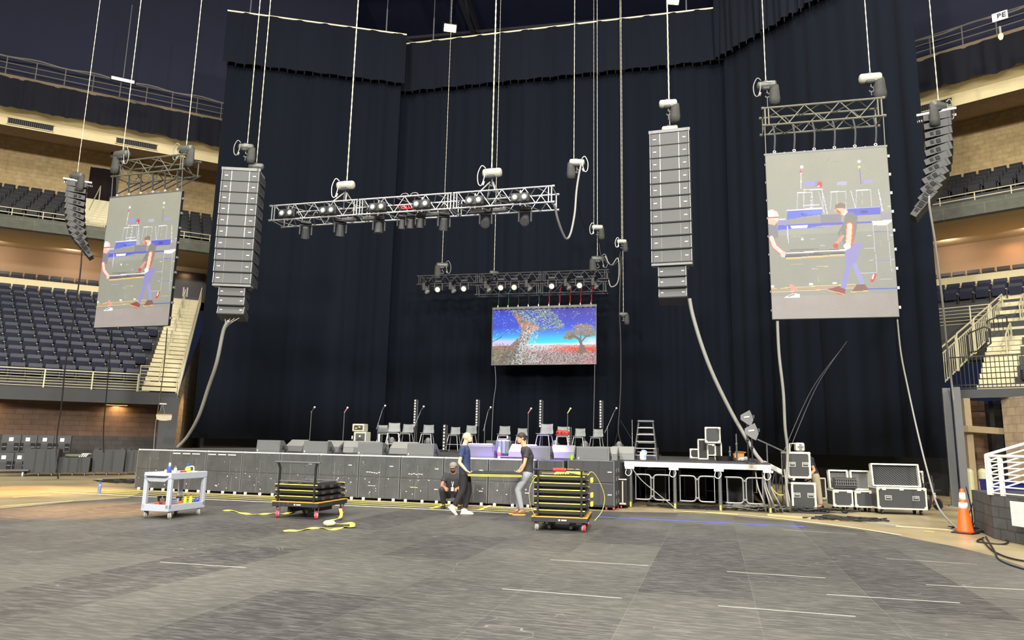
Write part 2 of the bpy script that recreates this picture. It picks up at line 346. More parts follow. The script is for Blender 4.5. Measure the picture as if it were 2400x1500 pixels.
# matting laid over the concrete: outline in world coords from its visible edge
edge = [atz(0, 1190), atz(200, 1168), atz(330, 1166)]
out = [S(-.6, -1.9), S(1.0, -.75), S(4, -.45), S(8, -.4), S(12.6, -.35)] + [atz(p, q) for p, q in ((1480, 1201), (1600, 1203), (1700, 1208), (1850, 1222), (1980, 1238), (2100, 1256), (2240, 1283), (2330, 1305), (2400, 1330))]
poly = [atz(0, 1193), atz(170, 1177), atz(300, 1168)] + out[1:] + [Vector((8.2, 6, 0)), Vector((8.6, -12, 0)), Vector((-14, -12, 0)), Vector((-13, 12, 0))]
g = G(); n = len(poly)
Rm = Matrix.Rotation(-SA, 3, 'Z')
pl = [Rm @ (p - SO) for p in poly]
g.add([(p.x, p.y, 0.012) for p in pl] + [(p.x, p.y, 0.0) for p in pl], [tuple(range(n))] + [(i, (i + 1) % n, n + (i + 1) % n, n + i) for i in range(n)])
fc = obj('floor_covering', g, M_MAT); fc.location = SO; fc.rotation_euler = (0, 0, SA); fc['kind'] = 'structure'
# taped seams, all running parallel with the stage front
tp = mat('faded_tape', (165, 165, 158), 0.7, var=.2, scale=20)
def tape(name, p0, p1, w, m, z=0.0125, t=0.0015):
    p0 = Vector(p0); p1 = Vector(p1); d = (p1 - p0).normalized(); s_ = Vector((-d.y, d.x, 0)) * w / 2
    g = G(); vs = []
    for zz in (z, z + t):
        for q in (p0 - s_, p1 - s_, p1 + s_, p0 + s_): vs.append((q.x, q.y, zz))
    g.add(vs, [(0, 1, 2, 3), (4, 5, 6, 7), (0, 1, 5, 4), (1, 2, 6, 5), (2, 3, 7, 6), (3, 0, 4, 7)]); return g
for i, (a_, b_, c_, d_, lb) in enumerate([(375, 1320, 577, 1333, 'in front of the utility cart'), (1177, 1383, 1457, 1405, 'closest to the picture bottom centre'), (1290, 1314, 1520, 1328, 'between the taller trolley and the camera'),
        (1704, 1342, 1935, 1357, 'right of the picture middle, midway up'), (1683, 1423, 2005, 1448, 'lowest of those on the right'), (1937, 1396, 2250, 1416, 'right, above the lowest one'), (2170, 1373, 2420, 1386, 'running off the right side'), (1835, 1243, 2008, 1254, 'near the curved matting edge'), (2076, 1311, 2290, 1325, 'below the orange cones')]):
    w = 0.022 if i < 7 else 0.012
    o = obj('floor_tape', tape('t', atz(a_, b_), atz(c_, d_), w, tp), tp); tag(o, 'thin pale seam tape on the dark matting, ' + lb, 'tape', 'seam tapes on the matting')
# white painted line along the curved edge and the yellow lines in front of the stage
wl = [atz(p, q, 0.0) for p, q in ((1600, 1200), (1720, 1206), (1860, 1221), (1990, 1237), (2110, 1256))]
g = G(); cc = catm(wl, 6)
g.strap([(p.x, p.y, 0.016) for p in cc], 0.07, [Vector((-(cc[min(i + 1, len(cc) - 1)] - cc[max(i - 1, 0)]).y, (cc[min(i + 1, len(cc) - 1)] - cc[max(i - 1, 0)]).x, 0)) for i in range(len(cc))], 0.003)
tag(obj('edge_tape', g, mat('cream_tape', (228, 220, 180), .6)), 'cream tape line along the curved edge of the matting', 'tape')
for b_, m_, lb in ((-2.05, WHITE, 'outermost'), (-1.5, YEL, 'second from outside'), (-1.0, YEL, 'middle'), (-.55, YEL, 'nearest the boxes')):
    p0, p1 = S(-.2, b_), S(12.4, b_ * .8)
    o = obj('floor_line', tape('l', p0, p1, 0.075, m_, 0.0135), m_)
    tag(o, ('white' if m_ is WHITE else 'yellow') + ' tape line along the foot of the stage boxes, ' + lb, 'tape', None)
for px0, py0, px1, py1, lb in ((1010, 1193, 1046, 1183, 'left of the bald walker'), (1122, 1197, 1150, 1186, 'between the two walkers'), (560, 1157, 600, 1152, 'behind the utility cart'), (1318, 1199, 1350, 1189, 'left of the taller trolley')):
    o = obj('floor_chevron', tape('c', atz(px0, py0), atz(px1, py1), 0.10, YEL, 0.0155), YEL); tag(o, 'short diagonal yellow tape strip on the floor lines, ' + lb, 'tape', 'diagonal yellow strips')
for k, (a_, b_, c_, d_) in enumerate([(1580, 1199, 1632, 1202), (1655, 1203, 1730, 1208)]):
    o = obj('yellow_mark', tape('y', atz(a_, b_), atz(c_, d_), 0.09, YEL, 0.0145), YEL); tag(o, 'worn yellow tape patch on the floor before the railed platform, ' + ('left one' if k == 0 else 'right one'), 'tape')
bstripe = mat('painted_blue_light', (84, 100, 240), 0.35, var=.1)
tag(obj('blue_light_stripe', tape('b', atz(1402, 1213), atz(1885, 1236), 0.11, bstripe, 0.0135), bstripe), 'long painted stripe of blue light across the matting before the railed platform', 'tape')  # stripe of blue light on the floor, laid as a coloured strip
# ceiling and roof steel
g = G(); g.box((0, 20, 34), (120, 110, .3)); struct('ceiling', g, mat('roof_deck', (34, 42, 76), .9, var=.2, scale=.3))
beamm = mat('roof_steel', (64, 62, 68), .7)
for k, (x0, y0, x1, y1, z) in enumerate([(-45, 44, 30, 30, 31), (-45, 58, 45, 41, 31.5), (-30, 28, 40, 14, 31), (-26, 20, -20, 70, 32), (-8, 20, 0, 70, 32), (12, 20, 18, 70, 32), (-40, 30, -22, 70, 32), (28, 20, 34, 66, 32)]):
    g = G(); d = Vector((x1 - x0, y1 - y0, 0)); L = d.length; g.at((x0, y0, z), atan2(d.y, d.x))
    for zz in (0, 1.4): g.box((L / 2, 0, zz), (L, .28, .22))
    q = int(L / 3)
    for i in range(q): g.cyl((L * i / q, 0, 0 if i % 2 else 1.4), (L * (i + 1) / q, 0, 1.4 if i % 2 else 0), .08, 6)
    struct('ceiling_beam', g, beamm)
# ---- black drapes behind the stage
def curtain(name, P, z0, z1, m, amp=.16, wl=.62, seed=0, dx=.07, zsteps=10, scal=None):
    rg = np.random.default_rng(seed); P = [Vector(p) for p in P]; tot = sum((P[i + 1] - P[i]).length for i in range(len(P) - 1)); n = int(tot / dx)
    ph = np.cumsum(rg.uniform(.5, 1.6, n)) * (2 * pi * dx / wl) / 1.05; am = np.interp(np.arange(n), np.arange(0, n + 12, 12), rg.uniform(.15, 1.0, len(np.arange(0, n + 12, 12))))
    vs = []
    for j in range(zsteps + 1):
        t = j / zsteps
        for i in range(n):
            s_ = i / (n - 1) * tot; k = 0
            while k < len(P) - 2 and s_ > (P[k + 1] - P[k]).length: s_ -= (P[k + 1] - P[k]).length; k += 1
            d = (P[k + 1] - P[k]).normalized(); p = P[k] + d * s_; nn = Vector((d.y, -d.x, 0))
            za = z0(i / (n - 1)) if callable(z0) else z0
            off = amp * am[i] * sin(ph[i]) * (1 - .55 * t) + .05 * sin(ph[i] * .31 + 3 * t)
            vs.append((p.x + nn.x * off, p.y + nn.y * off, za + (z1 - za) * t))
    g = G(); g.add(vs, [(j * n + i, j * n + i + 1, (j + 1) * n + i + 1, (j + 1) * n + i) for j in range(zsteps) for i in range(n - 1)]); return g
CP = [Vector((-14.8, 33.3, 0)), Vector((-6.2, 35.1, 0)), Vector((-6.4, 36.1, 0)), Vector((10.45, 32.1, 0)), Vector((10.15, 31.75, 0)), Vector((14.75, 24.0, 0))]
CH = 23.0
for k, (P, z0, lb) in enumerate([((CP[0], CP[1]), 1.5, 'tall black drape on the left, behind the left speaker tower'), ((CP[2], CP[3]), 1.3, 'tall black drape across the back of the stage, behind the picture wall'), ((CP[4], CP[5]), 1.35, 'tall black drape on the right, behind the right video screen')]):
    g = curtain('c', P, z0, CH, M_CURT, seed=11 + k, amp=.13 if k != 2 else .12, wl=.8)
    cc_ = obj('stage_drape', g, M_CURT, smooth=True); tag(cc_, lb, 'curtain', 'black drapes around the stage'); so = cc_.modifiers.new('s', 'SOLIDIFY'); so.thickness = .01
    # valance hung in front of the head of the drape
    d = (P[1] - P[0]).normalized(); nn = Vector((d.y, -d.x, 0)) * .45
    P2 = [P[0] + nn - d * .15, P[1] + nn + d * .15]
    hz = 2.75
    g = curtain('v', P2, CH - hz, CH + (.05 if k < 2 else 1.2), M_VAL, amp=.03 if k < 2 else .10, wl=.4, seed=30 + k, zsteps=4)
    L = (P2[1] - P2[0]).length
    for i in range(int(L / .42)):                      # little ties along its lower hem
        q = P2[0] + d * (.2 + .42 * i); g.box((q.x, q.y, CH - hz - .1), (.05, .03, .22))
    v = obj('valance', g, M_VAL, cc_, smooth=True)
    if k < 2:
        g = G(); g.tube([P2[0] + Vector((0, 0, CH + .06)), P2[1] + Vector((0, 0, CH + .06))], .045, 8); obj('pipe', g, mat('pale_pipe', (222, 214, 180), .4, .2), cc_)
    for q in ((.12, .88) if k < 2 else ()):
        p = P2[0].lerp(P2[1], q); g = G(); g.tube([(p.x, p.y, CH), (p.x, p.y, CH + 9.5)], .02, 6); g.tube([(p.x, p.y, CH + .1), (p.x, p.y, CH + 1.4)], .04, 6); obj('hanging_wire', g, STEEL, cc_)
# added dark masking sheets behind the drapes' foot, so the gap under them reads black
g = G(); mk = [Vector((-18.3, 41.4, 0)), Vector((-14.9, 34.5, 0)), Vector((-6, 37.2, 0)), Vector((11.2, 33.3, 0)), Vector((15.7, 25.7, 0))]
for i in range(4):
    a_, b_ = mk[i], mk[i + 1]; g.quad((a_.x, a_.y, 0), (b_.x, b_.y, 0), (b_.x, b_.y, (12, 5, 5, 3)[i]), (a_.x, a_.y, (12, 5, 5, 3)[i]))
struct('mask_sheet_back', g, BLACKM)

# ================================================================ SEATING BOWL
AL = aty(0, 1000, 29.5); AL.z = 0; TL = radians(27)
AR = aty(2225, 1000, 25.0); AR.z = 0; TR = radians(-42)
def B(side, s, u, z=0.0):
    A, t = (AL, TL) if side == 'L' else (AR, TR)
    return Vector((A.x + s * cos(t) - u * sin(t), A.y + s * sin(t) + u * cos(t), z))
def sweep(side, prof, s0, s1, closed=False):
    """profile [(u,z)] swept from s0 to s1, with metre UVs"""
    g = G(); uv = []; L = 0; Ls = [0]
    for i in range(1, len(prof)): L += hypot(prof[i][0] - prof[i - 1][0], prof[i][1] - prof[i - 1][1]); Ls.append(L)
    for (u, z), l in zip(prof, Ls): 
        for s in (s0, s1): g.v.append(tuple(B(side, s, u, z))); uv.append((s, l))
    for i in range(len(prof) - 1): g.f.append((2 * i, 2 * i + 1, 2 * i + 3, 2 * i + 2)); g.mi.append(0)
    return g, uv
def wallface(side, u, z0, z1, s0, s1, name, m): g, uv = sweep(side, [(u, z0), (u, z1)], s0, s1); return struct(name, g, m, uv)
def bx(side, s0, s1, u0, u1, z0, z1, g=None):
    g = g or G(); c = [B(side, s, u, z) for z in (z0, z1) for u in (u0, u1) for s in (s0, s1)]
    g.M = Matrix(); return g.add([tuple(p) for p in c], [(0, 2, 3, 1), (4, 5, 7, 6), (0, 1, 5, 4), (2, 6, 7, 3), (0, 4, 6, 2), (1, 3, 7, 5)])
for side in 'LR':
    nm = 'wall_left' if side == 'L' else 'wall_right'; s0, s1 = (-14, 16) if side == 'L' else (-9, 12)
    lo0, lo1 = (-14, 6.5) if side == 'L' else (0.3, 12)
    # lower fascia / platform edge
    g = bx(side, lo0, lo1, 0, .35, 2.95 if side == 'L' else 3.42, 3.5 if side == 'L' else 3.72); struct('trim_1', g, mat('charcoal_fascia', (64, 66, 68), .8))
    if side == 'L': wallface(side, 1.2, 0, 1.5, lo0, 6.3, nm, M_DARKBLK); wallface(side, 1.2, 1.5, 3.0, lo0, 6.3, nm, mat_blocks('dark_brown_block', (92, 72, 58), (82, 64, 52), (70, 54, 44), .6, .22))  # brown over charcoal: warm light and shadow edge put into the wall colours
    g, uv = sweep(side, [(0.35, 3.0), (1.2, 3.0)], lo0, 6.3); struct('ceiling', g, mat('dark_soffit', (60, 52, 44), .9), uv)
    # terraces
    g = G(); n = 12
    for i in range(n):
        bx(side, s0 if side == 'L' else (1.9 if i < 6 else -9), s1 if side == 'R' else 5.0 + .1 * i, .4 + .8 * i, 1.2 + .8 * i, 3.2 if side == 'L' else 3.5 + .3 * i, 3.75 + .45 * i, g)
    struct('floor_terrace', g, TERR)
    # ledge, box row, brown rear wall with soffit
    g = bx(side, s0, 4.2 if side == 'L' else s1, 10.3, 12.0, 9.0, 9.95); struct('trim_2', g, CREAM)
    g, uv = sweep(side, [(12.0, 9.9), (13.6, 9.9)], s0, s1); struct('floor_box_row', g, TERR, uv)
    wallface(side, 13.6, 9.9, 12.4, s0, 4.3 if side == 'L' else s1, nm, M_BRNPL if 'M_BRNPL' in globals() else mat('brown_panel_wall', (128, 104, 80), .75, var=.05, scale=1))
    g, uv = sweep(side, [(7.2, 11.9), (8.4, 12.1), (14.2, 12.4)], s0, s1); struct('ceiling', g, SOFF, uv)
    g, uv = sweep(side, [(7.2, 11.9), (7.0, 11.95), (7.0, 12.62), (7.2, 12.62), (7.2, 12.5), (8.0, 12.5)], s0, s1); struct('trim_3', g, M_GREYTILE, uv)
    g = G()
    for i in range(6): bx(side, s0, s1, 7.4 + .95 * i, 8.35 + .95 * i, 12.4, 12.6 + .5 * i, g)
    struct('floor_terrace', g, TERR)
    wallface(side, 13.6, 14.6, 19.4, s0, s1, nm, M_TANBLK)
    g = bx(side, s0, s1, 13.4, 13.6, 15.35, 15.5); struct('trim_4', g, mat('brown_trim', (96, 78, 60), .7))
    g, uv = sweep(side, [(9.0, 18.1), (13.6, 19.15)], s0, s1); struct('ceiling', g, mat_blocks('soffit_tiles_' + side, (186, 160, 138), (180, 156, 134), (160, 138, 118), 1.5, 1.4) if side == 'L' else MATS['soffit_tiles_L'], uv)
    g, uv = sweep(side, [(9.0, 18.1), (9.0, 18.72), (8.4, 18.95), (8.4, 20.4)], s0, s1); struct('trim_5', g, CREAM, uv)
    # catwalk: slab, masking behind
    g = bx(side, s0, s1, 8, 10.2, 20.42, 20.62); struct('floor_catwalk', g, mat('catwalk_edge', (120, 106, 84), .8))
    wallface(side, 10.4, 20.3, 34, s0, s1, nm, mat('black_upper_wall', (33, 37, 58), .9, var=.15, scale=.5))
    # drape swagged under the catwalk
    P = [B(side, s0, 7.95), B(side, s1, 7.95)]; rg = random.Random(3 + (side == 'R'))
    wav = [rg.uniform(0, .16) for _ in range(60)]
    g = curtain('d', P, lambda t: 18.82 - .10 * abs(sin(t * 46)) + wav[int(t * 59)] * .4, 20.45, M_DRAPE, amp=.09, wl=.55, seed=41 + ord(side), zsteps=5)
    o = obj('catwalk_drape', g, M_DRAPE, smooth=True); tag(o, 'dark drape with a scalloped hem hung under the %s catwalk' % ('left' if side == 'L' else 'right'), 'curtain')
    # catwalk railing
    t = thing('catwalk_railing', 'grey pipe railing on the %s catwalk high above the seats' % ('left' if side == 'L' else 'right'), 'railing', B(side, 0, 8.05, 20.62), TL if side == 'L' else TR)
    rm = mat('catwalk_pipe', (104, 100, 92), .6); g = G()
    for z in (.33, .66, 1.0): g.tube([(s0, 0, z), (s1, 0, z)], .028, 6)
    obj('rails', g, rm, t)
    i = s0
    while i < s1: g = G(); g.tube([(i, 0, 0), (i, 0, 1.0)], .032, 6); obj('post', g, rm, t); i += 1.35
    g = G(); pts = [B(side, s, 9.6, 22.4 + .06 * sin(s * 2.2)) for s in np.arange(s0, s1, .5)]; g.tube(pts, .045, 6)
    tag(obj('cable_run', g, mat('pale_cable', (120, 118, 110), .6)), 'pale cable strand looping along behind the %s catwalk' % ('left' if side == 'L' else 'right'), 'cable')
    # upper tier front rail
    t = thing('balcony_railing', 'cream two-bar railing on the %s upper balcony front' % ('left' if side == 'L' else 'right'), 'railing', B(side, 0, 7.1, 12.6), TL if side == 'L' else TR); g = G()
    for z in (.18, .42): g.tube([(s0, 0, z), (s1, 0, z)], .024, 6)
    obj('rails', g, RAILC, t); i = s0
    while i < s1: g = G(); g.tube([(i, 0, 0), (i, 0, .42)], .024, 6); obj('post', g, RAILC, t); i += 1.35
    # vents in the cream band
    for sv in ((-1.9, 3.3) if side == 'L' else (-1.4,)):
        t = thing('vent_grille', 'long dark louvred vent in the cream band, ' + ('further left one' if sv < 0 and side == 'L' else 'one beside the left hoists' if side == 'L' else 'one by the right drape'), 'vent', B(side, sv, 8.97, 18.22), TL if side == 'L' else TR)
        g = G(); g.box((0, 0, .16), (2.1, .04, .34)); obj('recess', g, BLACKM, t); g = G()
        for k in range(22): g.box((-1.0 + k * .095, -.03, .16), (.025, .03, .28))
        obj('louvres', g, mat('vent_slat', (84, 84, 88), .6), t); g = G(); g.box((0, -.04, .34), (2.2, .05, .04)); g.box((0, -.04, -.02), (2.2, .05, .04)); obj('frame', g, CREAM, t)
# left lower railing (seven bars)
t = thing('front_railing', 'cream seven-bar railing in front of the lower left seats', 'railing', B('L', 0, .2, 3.5), TL)
g = G()
for k in range(7): g.tube([(-14, 0, .08 + k * .118), (4.85, 0, .08 + k * .118)], .013 if k < 6 else .026, 6)
obj('rails', g, RAILC, t)
for k in range(11): g = G(); g.box((4.85 - k * 1.78, 0, .4), (.05, .04, .8)); obj('post', g, RAILC, t)
# ---- seats
NTH = ['first', 'second', 'third', 'fourth', 'fifth', 'sixth', 'seventh', 'eighth', 'ninth', 'tenth', 'eleventh', 'twelfth', 'thirteenth', 'fourteenth', 'fifteenth', 'sixteenth', 'seventeenth']
def seat_parts(t, up=False):
    bm_, sm_ = (SEATU, SEATU) if up else (SEATB, NAVY)
    g = G(); g.at((0, .16, .62), 0, radians(-12)); g.box((0, 0, 0), (.55, .05, .50), .02); obj('backrest', g, bm_, t)
    g = G(); g.at((0, -.02, .50), 0, radians(14)); g.box((0, 0, 0), (.50, .07, .36), .02); obj('seat_pan', g, sm_, t)
    g = G(); g.box((.31, .05, .28), (.045, .07, .56)); obj('arm_post', g, BLACK, t)
    g = G(); g.box((.31, -.04, .585), (.055, .2, .03), .01); obj('arm_cap', g, CAP if not up else DGREY, t)
seat0 = thing('arena_seat', 'x', 'seat', (0, 0, 0)); seat_parts(seat0); seat1 = thing('arena_seat', 'x', 'seat', (0, 0, 0)); seat_parts(seat1, True)
used = set()
def put_seat(proto, loc, rz, label, group):
    if proto.name not in used: used.add(proto.name); proto.location = loc; proto.rotation_euler = (0, 0, rz); proto['label'] = label; proto['group'] = group; return proto
    return dup(proto, loc, rz, label, group)
for i in range(12):
    u = 1.0 + .8 * i; e = 4.9 + .1 * i; s = e - .33 - (0.3 if i % 2 else 0); nme = ORD[i] + ' row'
    k = 0
    while s > -1.1 - .2 * u:
        put_seat(seat0, B('L', s, u, 3.75 + .45 * i), TL, 'navy folding seat, %s of the lower left stand, %s from the stairs' % (nme, NTH[k]), 'lower left stand, ' + nme); s -= .63; k += 1
s = 3.6; k = 0
while s > -4.5: put_seat(seat1, B('L', s, 12.7, 9.9), TL, 'dark folding seat above the left cream ledge, %s from the doors' % NTH[k], 'left ledge row'); s -= .64; k += 1
for i in range(6):
    for (a_, b_) in ((-4.3 - .2 * i, 0.2), (4.9, 8.2)):
        s = b_; k = 0
        while s > a_: put_seat(seat1, B('L', s, 7.9 + .95 * i, 12.6 + .5 * i), TL, 'charcoal seat, %s row of the left balcony, %s seat from the %s' % (('front', 'second', 'third', 'fourth', 'fifth', 'back')[i], NTH[k], 'balcony stairs' if b_ < 1 else 'black drape'), 'left balcony row %s %s' % (ORD[i], 'outer' if b_ < 1 else 'inner')); s -= .66; k += 1
for i in range(4):
    s = -1.9 + .05 * i; k = 0
    while s < 2.4: put_seat(seat1, B('R', s, 8.9 + .95 * (i + 1), 13.1 + .5 * (i + 1)), TR, 'charcoal seat in the right balcony, %s row, %s from the drape' % (('lowest', 'second', 'third', 'back')[i], NTH[k]), 'right balcony row ' + ORD[i]); s += .66; k += 1
s = -2.6; k = 0
while s < 1.6: put_seat(seat1, B('R', s, 12.7, 9.9), TR, 'dark folding seat above the right cream ledge, %s from the drape' % NTH[k], 'right ledge row'); s += .64; k += 1
for i in (10, 11):
    s = -2.4; k = 0
    while s < 1.6: put_seat(seat0, B('R', s, 1.0 + .8 * i, 3.75 + .45 * i), TR, 'navy seat, %s row of the right lower stand, %s from the drape' % ('top' if i == 11 else 'last but one', NTH[k]), 'right stand row ' + ORD[i]); s += .63; k += 1
for i in range(5):
    s = 2.35 + .25 * i; k = 0
    while s < 3.4 + .3 * i: put_seat(seat0, B('R', s, 1.0 + .8 * i, 3.75 + .45 * i), TR, 'navy seat right of the right stairs, %s row, %s from the stairs' % (ORD[i], NTH[k]), 'right stairs block row ' + ORD[i]); s += .63; k += 1
# ---- left stair beside the seats
CSTEP = mat('cream_steps', (214, 206, 170), .6, var=.06); NOSE = mat('step_shadow_gap', (40, 38, 34), .8)
def stair(side, sa, sb, u0, u1, z0, z1, n, name, label, ch=.0, gap=.3):
    A, tt = (AL, TL) if side == 'L' else (AR, TR)
    t = thing(name, label, 'stairs', B(side, 0, 0, 0), tt)
    g = G(); g2 = G()
    for i in range(n):
        f = i / n; ua = u0 + (u1 - u0) * f; ub = u0 + (u1 - u0) * (i + 1) / n; z = z0 + (z1 - z0) * (i + 1) / n; sh = ch * ua; r_ = (z1 - z0) / n
        k_ = 1 - gap; g.box(((sa + sb) / 2 + sh, (ua + ub) / 2, z - r_ * k_ / 2), (sb - sa, ub - ua + .06, r_ * k_)); g2.box(((sa + sb) / 2 + sh, (ua + ub) / 2 + .06, z - r_ * (1 - gap / 2)), (sb - sa - .02, ub - ua, r_ * gap))
    obj('steps', g, CSTEP, t); obj('risers', g2, NOSE, t); return t
stl = stair('L', 5.0, 6.45, .3, 11.0, 3.5, 9.75, 24, 'aisle_stairs', 'cream stairs climbing beside the lower left seats to the dark doors', .105)
for k in range(7):   # centre handrails
    u = 1.1 + k * 1.42; z = 3.5 + (u - .3) / 10.7 * 6.25; s = 5.6 + .105 * u; g = G()
    g.tube([(s, u, z), (s, u, z + .85), (s + .02, u + .1, z + .95), (s + .1, u + 1.0, z + 1.42), (s + .1, u + 1.05, z + 1.35), (s + .1, u + 1.05, z + .55)], .024, 6); obj('handrail', g, RAILC, stl)
t = thing('picket_railing', 'cream picket railing along the outer side of the left stairs', 'railing', B('L', 0, 0, 0), TL); g = G(); g2 = G()
for k in range(46):
    u = .1 + k * .235; z = 3.3 + (u - .3) / 10.7 * 6.25; s = 6.5 + .105 * u; g.box((s, u, z + .5), (.03, .03, 1.0))
g2.tube([(6.5, .05, 4.25), (6.5 + .105 * 10.8, 10.8, 10.6)], .032, 6); g2.tube([(6.5, .05, 3.4), (6.5 + .105 * 10.8, 10.8, 9.6)], .04, 6)
obj('pickets', g, RAILC, t); obj('rails', g2, RAILC, t)
t = thing('landing_railing', 'short cream seven-bar railing at the foot of the left stairs', 'railing', B('L', 4.9, .2, 3.5), TL); g = G()
for k in range(8): g.tube([(0, .1, .05 + k * .155), (.45 - .05 * k * 0, .1, .05 + k * .155)], .013, 6)
g.tube([(0, .1, 0), (0, .1, 1.2), (1.55, .1, 1.2), (1.55, .1, 0)], .026, 6); obj('rails', g, RAILC, t)
# doors and walls at the head of the left stairs
g, uv = sweep('L', [(11.4, 9.6), (13.4, 9.6)], 4.2, 12); struct('floor_landing', g, TERR, uv)
wallface('L', 13.4, 9.6, 12.4, 4.2, 12, 'wall_left', mat('beige_paint', (176, 156, 124), .75, var=.04, scale=2))
d0 = struct('door_1', bx('L', 5.75, 7.75, 13.05, 13.2, 9.6, 11.85), mat('dark_door', (24, 26, 36), .35))
g = bx('L', 5.6, 7.9, 13.1, 13.3, 9.6, 12.0); struct('trim_6', g, mat('door_frame_dark', (44, 36, 34), .5))
g = G()
for s in (6.62, 6.84): bx('L', s, s + .09, 13.0, 13.04, 10.35, 10.95, g)
o = obj('door_pull_plates', g, ALUD); o['kind'] = 'structure'; o.name = 'door_pull_plates'
# corner pier and the brick return wall right of it
g = G(); bx('L', 5.85, 6.6, -.1, .9, 0, 3.3, g); struct('wall_pier', g, mat('pier_grey', (72, 74, 76), .85, var=.06))
pA, pB = B('L', 6.55, .1), aty(470, 1000, 41.0); g = G(); L_ = (pB - pA).length; g.v = [(pA.x, pA.y, 0), (pB.x, pB.y, 0), (pB.x, pB.y, 9.2), (pA.x, pA.y, 3.6)]; g.f = [(0, 1, 2, 3)]; g.mi = [0]
struct('wall_left', g, M_PINKBLK, [(0, 0), (L_, 0), (L_, 9.2), (0, 3.6)])
# upper left: dark doorway drape, cream stair of the balcony
g = curtain('dd', [B('L', .75, 13.3), B('L', 2.3, 13.3)], 14.6, 18.0, M_DRAPE, amp=.06, wl=.3, seed=5); tag(obj('doorway_drape', g, mat_drape('maroon_black_drape', (.012, .010, .012), (.03, .018, .02)), smooth=True), 'dark drape closing the tall opening in the tan upper wall', 'curtain')
stair('L', .55, 2.35, 7.3, 12.6, 12.55, 15.6, 12, 'balcony_stairs', 'cream slatted balcony stairs below the dark doorway drape', 0, .5)
g = G(); p = B('L', 1.45, 7.6, 12.7); q = B('L', 1.5, 12.2, 15.6); g.tube([p, p + Vector((0, 0, .9)), q + Vector((0, 0, .9)), q], .03, 6); tag(obj('balcony_handrail', g, RAILC), 'cream handrail running up the middle of the balcony stairs', 'railing')
t = thing('ceiling_fitting', 'small dark ceiling fitting with pale cap under the soffit left of the hoists', 'fitting', B('L', 1.9, 12.6, 18.85), TL); g = G(); g.lathe([(.10, -.1), (.12, .1)], 10); obj('body', g, mat('brown_fitting', (90, 30, 20), .5), t); g = G(); g.lathe([(.02, -.3), (.14, -.22), (.1, -.12)], 10); obj('cap', g, WHITE, t)
# ---- right stand specifics
g = bx('R', -2.6, 2.6, 6.2, 6.4, 6.0, 6.75); struct('trim_7', g, CREAM)
t = thing('upper_railing', 'cream horizontal bar railing below the top seats of the right stand', 'railing', B('R', 0, 6.3, 6.75), TR); g = G()
for k in range(7): g.tube([(-2.2, 0, .1 + .15 * k), (.75, 0, .1 + .15 * k)], .014 if k < 6 else .024, 6)
for s in (-1.3, .0, .75): g.box((s, 0, .5), (.05, .04, 1.0))
obj('rails', g, RAILC, t)
stair('R', .75, 2.3, 1.2, 9.6, 3.7, 8.6, 20, 'aisle_stairs', 'cream stairs beside the right-hand seats, behind the long picket railing')
# sloping picket railing, following the photographed line
P0, P1 = B('R', -.19, 0, 5.1), B('R', 1.0, 8.0, 8.45)
t = thing('picket_railing', 'long cream picket railing sloping up the near edge of the right stand', 'railing', (0, 0, 0)); g = G(); g2 = G(); g3 = G()
for sec in range(4):
    a_ = P0.lerp(P1, sec / 4 + .005); b_ = P0.lerp(P1, (sec + 1) / 4 - .01)
    a2 = a_ + Vector((0, 0, -1.35)); b2 = b_ + Vector((0, 0, -1.35)); dn = Vector((0, 0, -.22))
    g2.tube([a2, a_ - Vector((0, 0, .06)), a_.lerp(b_, .04) + Vector((0, 0, .02)), b_, b_ + Vector((0, 0, -.1)), b2], .034, 6)
    g2.tube([a_ + dn, b_ + dn], .028, 6); g2.tube([a2 + Vector((0, 0, .1)), b2 + Vector((0, 0, .1))], .028, 6)
    for k in range(9): q = a_.lerp(b_, (k + .5) / 9); g.box((q.x, q.y, q.z - .75), (.025, .025, 1.1))
obj('rails', g2, RAILC, t); obj('pickets', g, RAILC, t)
g = G(); g.tube([P0 + Vector((0, 0, -.06)), P0 + Vector((.02, 0, -1.95))], .034, 6); obj('end_post', g, RAILC, t)
for k, (u, s) in enumerate(((3.4, 1.5), (6.2, 1.75))):
    z = 3.7 + (u - 1.2) / 8.4 * 4.9; t = thing('stair_handrail', 'cream looped handrail in the middle of the right stairs, %s one' % ('lower' if k == 0 else 'upper'), 'railing', B('R', s, u, z), TR)
    g = G(); g.tube(catm([(0, 0, 0), (0, 0, .9), (.02, .2, 1.15), (.05, 1.1, 1.6), (.05, 1.25, 1.5), (.05, 1.25, .6)], 3), .03, 6); g.tube([(0, 0, .55), (.05, 1.25, 1.25)], .022, 6); g.tube([(.02, .6, .3), (.03, .6, 1.35)], .022, 6); obj('rail', g, RAILC, t)
# black railing at platform front, with the two little gates
t = thing('black_railing', 'black vertical-bar railing on the front of the right seating platform', 'railing', B('R', 0, .1, 3.72), TR); g = G(); g2 = G()
for z in (.05, .16, 1.15): g.box((3.0, 0, z), (5.7, .035, .04))
obj('rails', g, BLACK, t)
for k in range(44): g2.box((.2 + k * .13, 0, .6), (.022, .022, 1.1))
obj('bars', g2, BLACK, t)
for k, (px, py, d_) in enumerate(((2288, 795, 26.5), (2330, 765, 28.5))):
    p = aty(px, py, d_); t = thing('stair_gate', 'small black looped gate frame at the stair foot, %s one' % ('lower' if k == 0 else 'upper'), 'gate', p, TR)
    g = G(); g.tube([(-.3, 0, -.9), (-.3, 0, .1), (-.22, 0, .25), (.3, 0, .45), (.45, 0, .35), (.45, 0, -.2), (.1, 0, -.45), (-.3, 0, -.5)], .028, 6)
    for q in range(4): g.tube([(-.15 + q * .15, 0, -.45), (-.15 + q * .15, 0, .35)], .012, 5)
    obj('frame', g, BLACK, t)
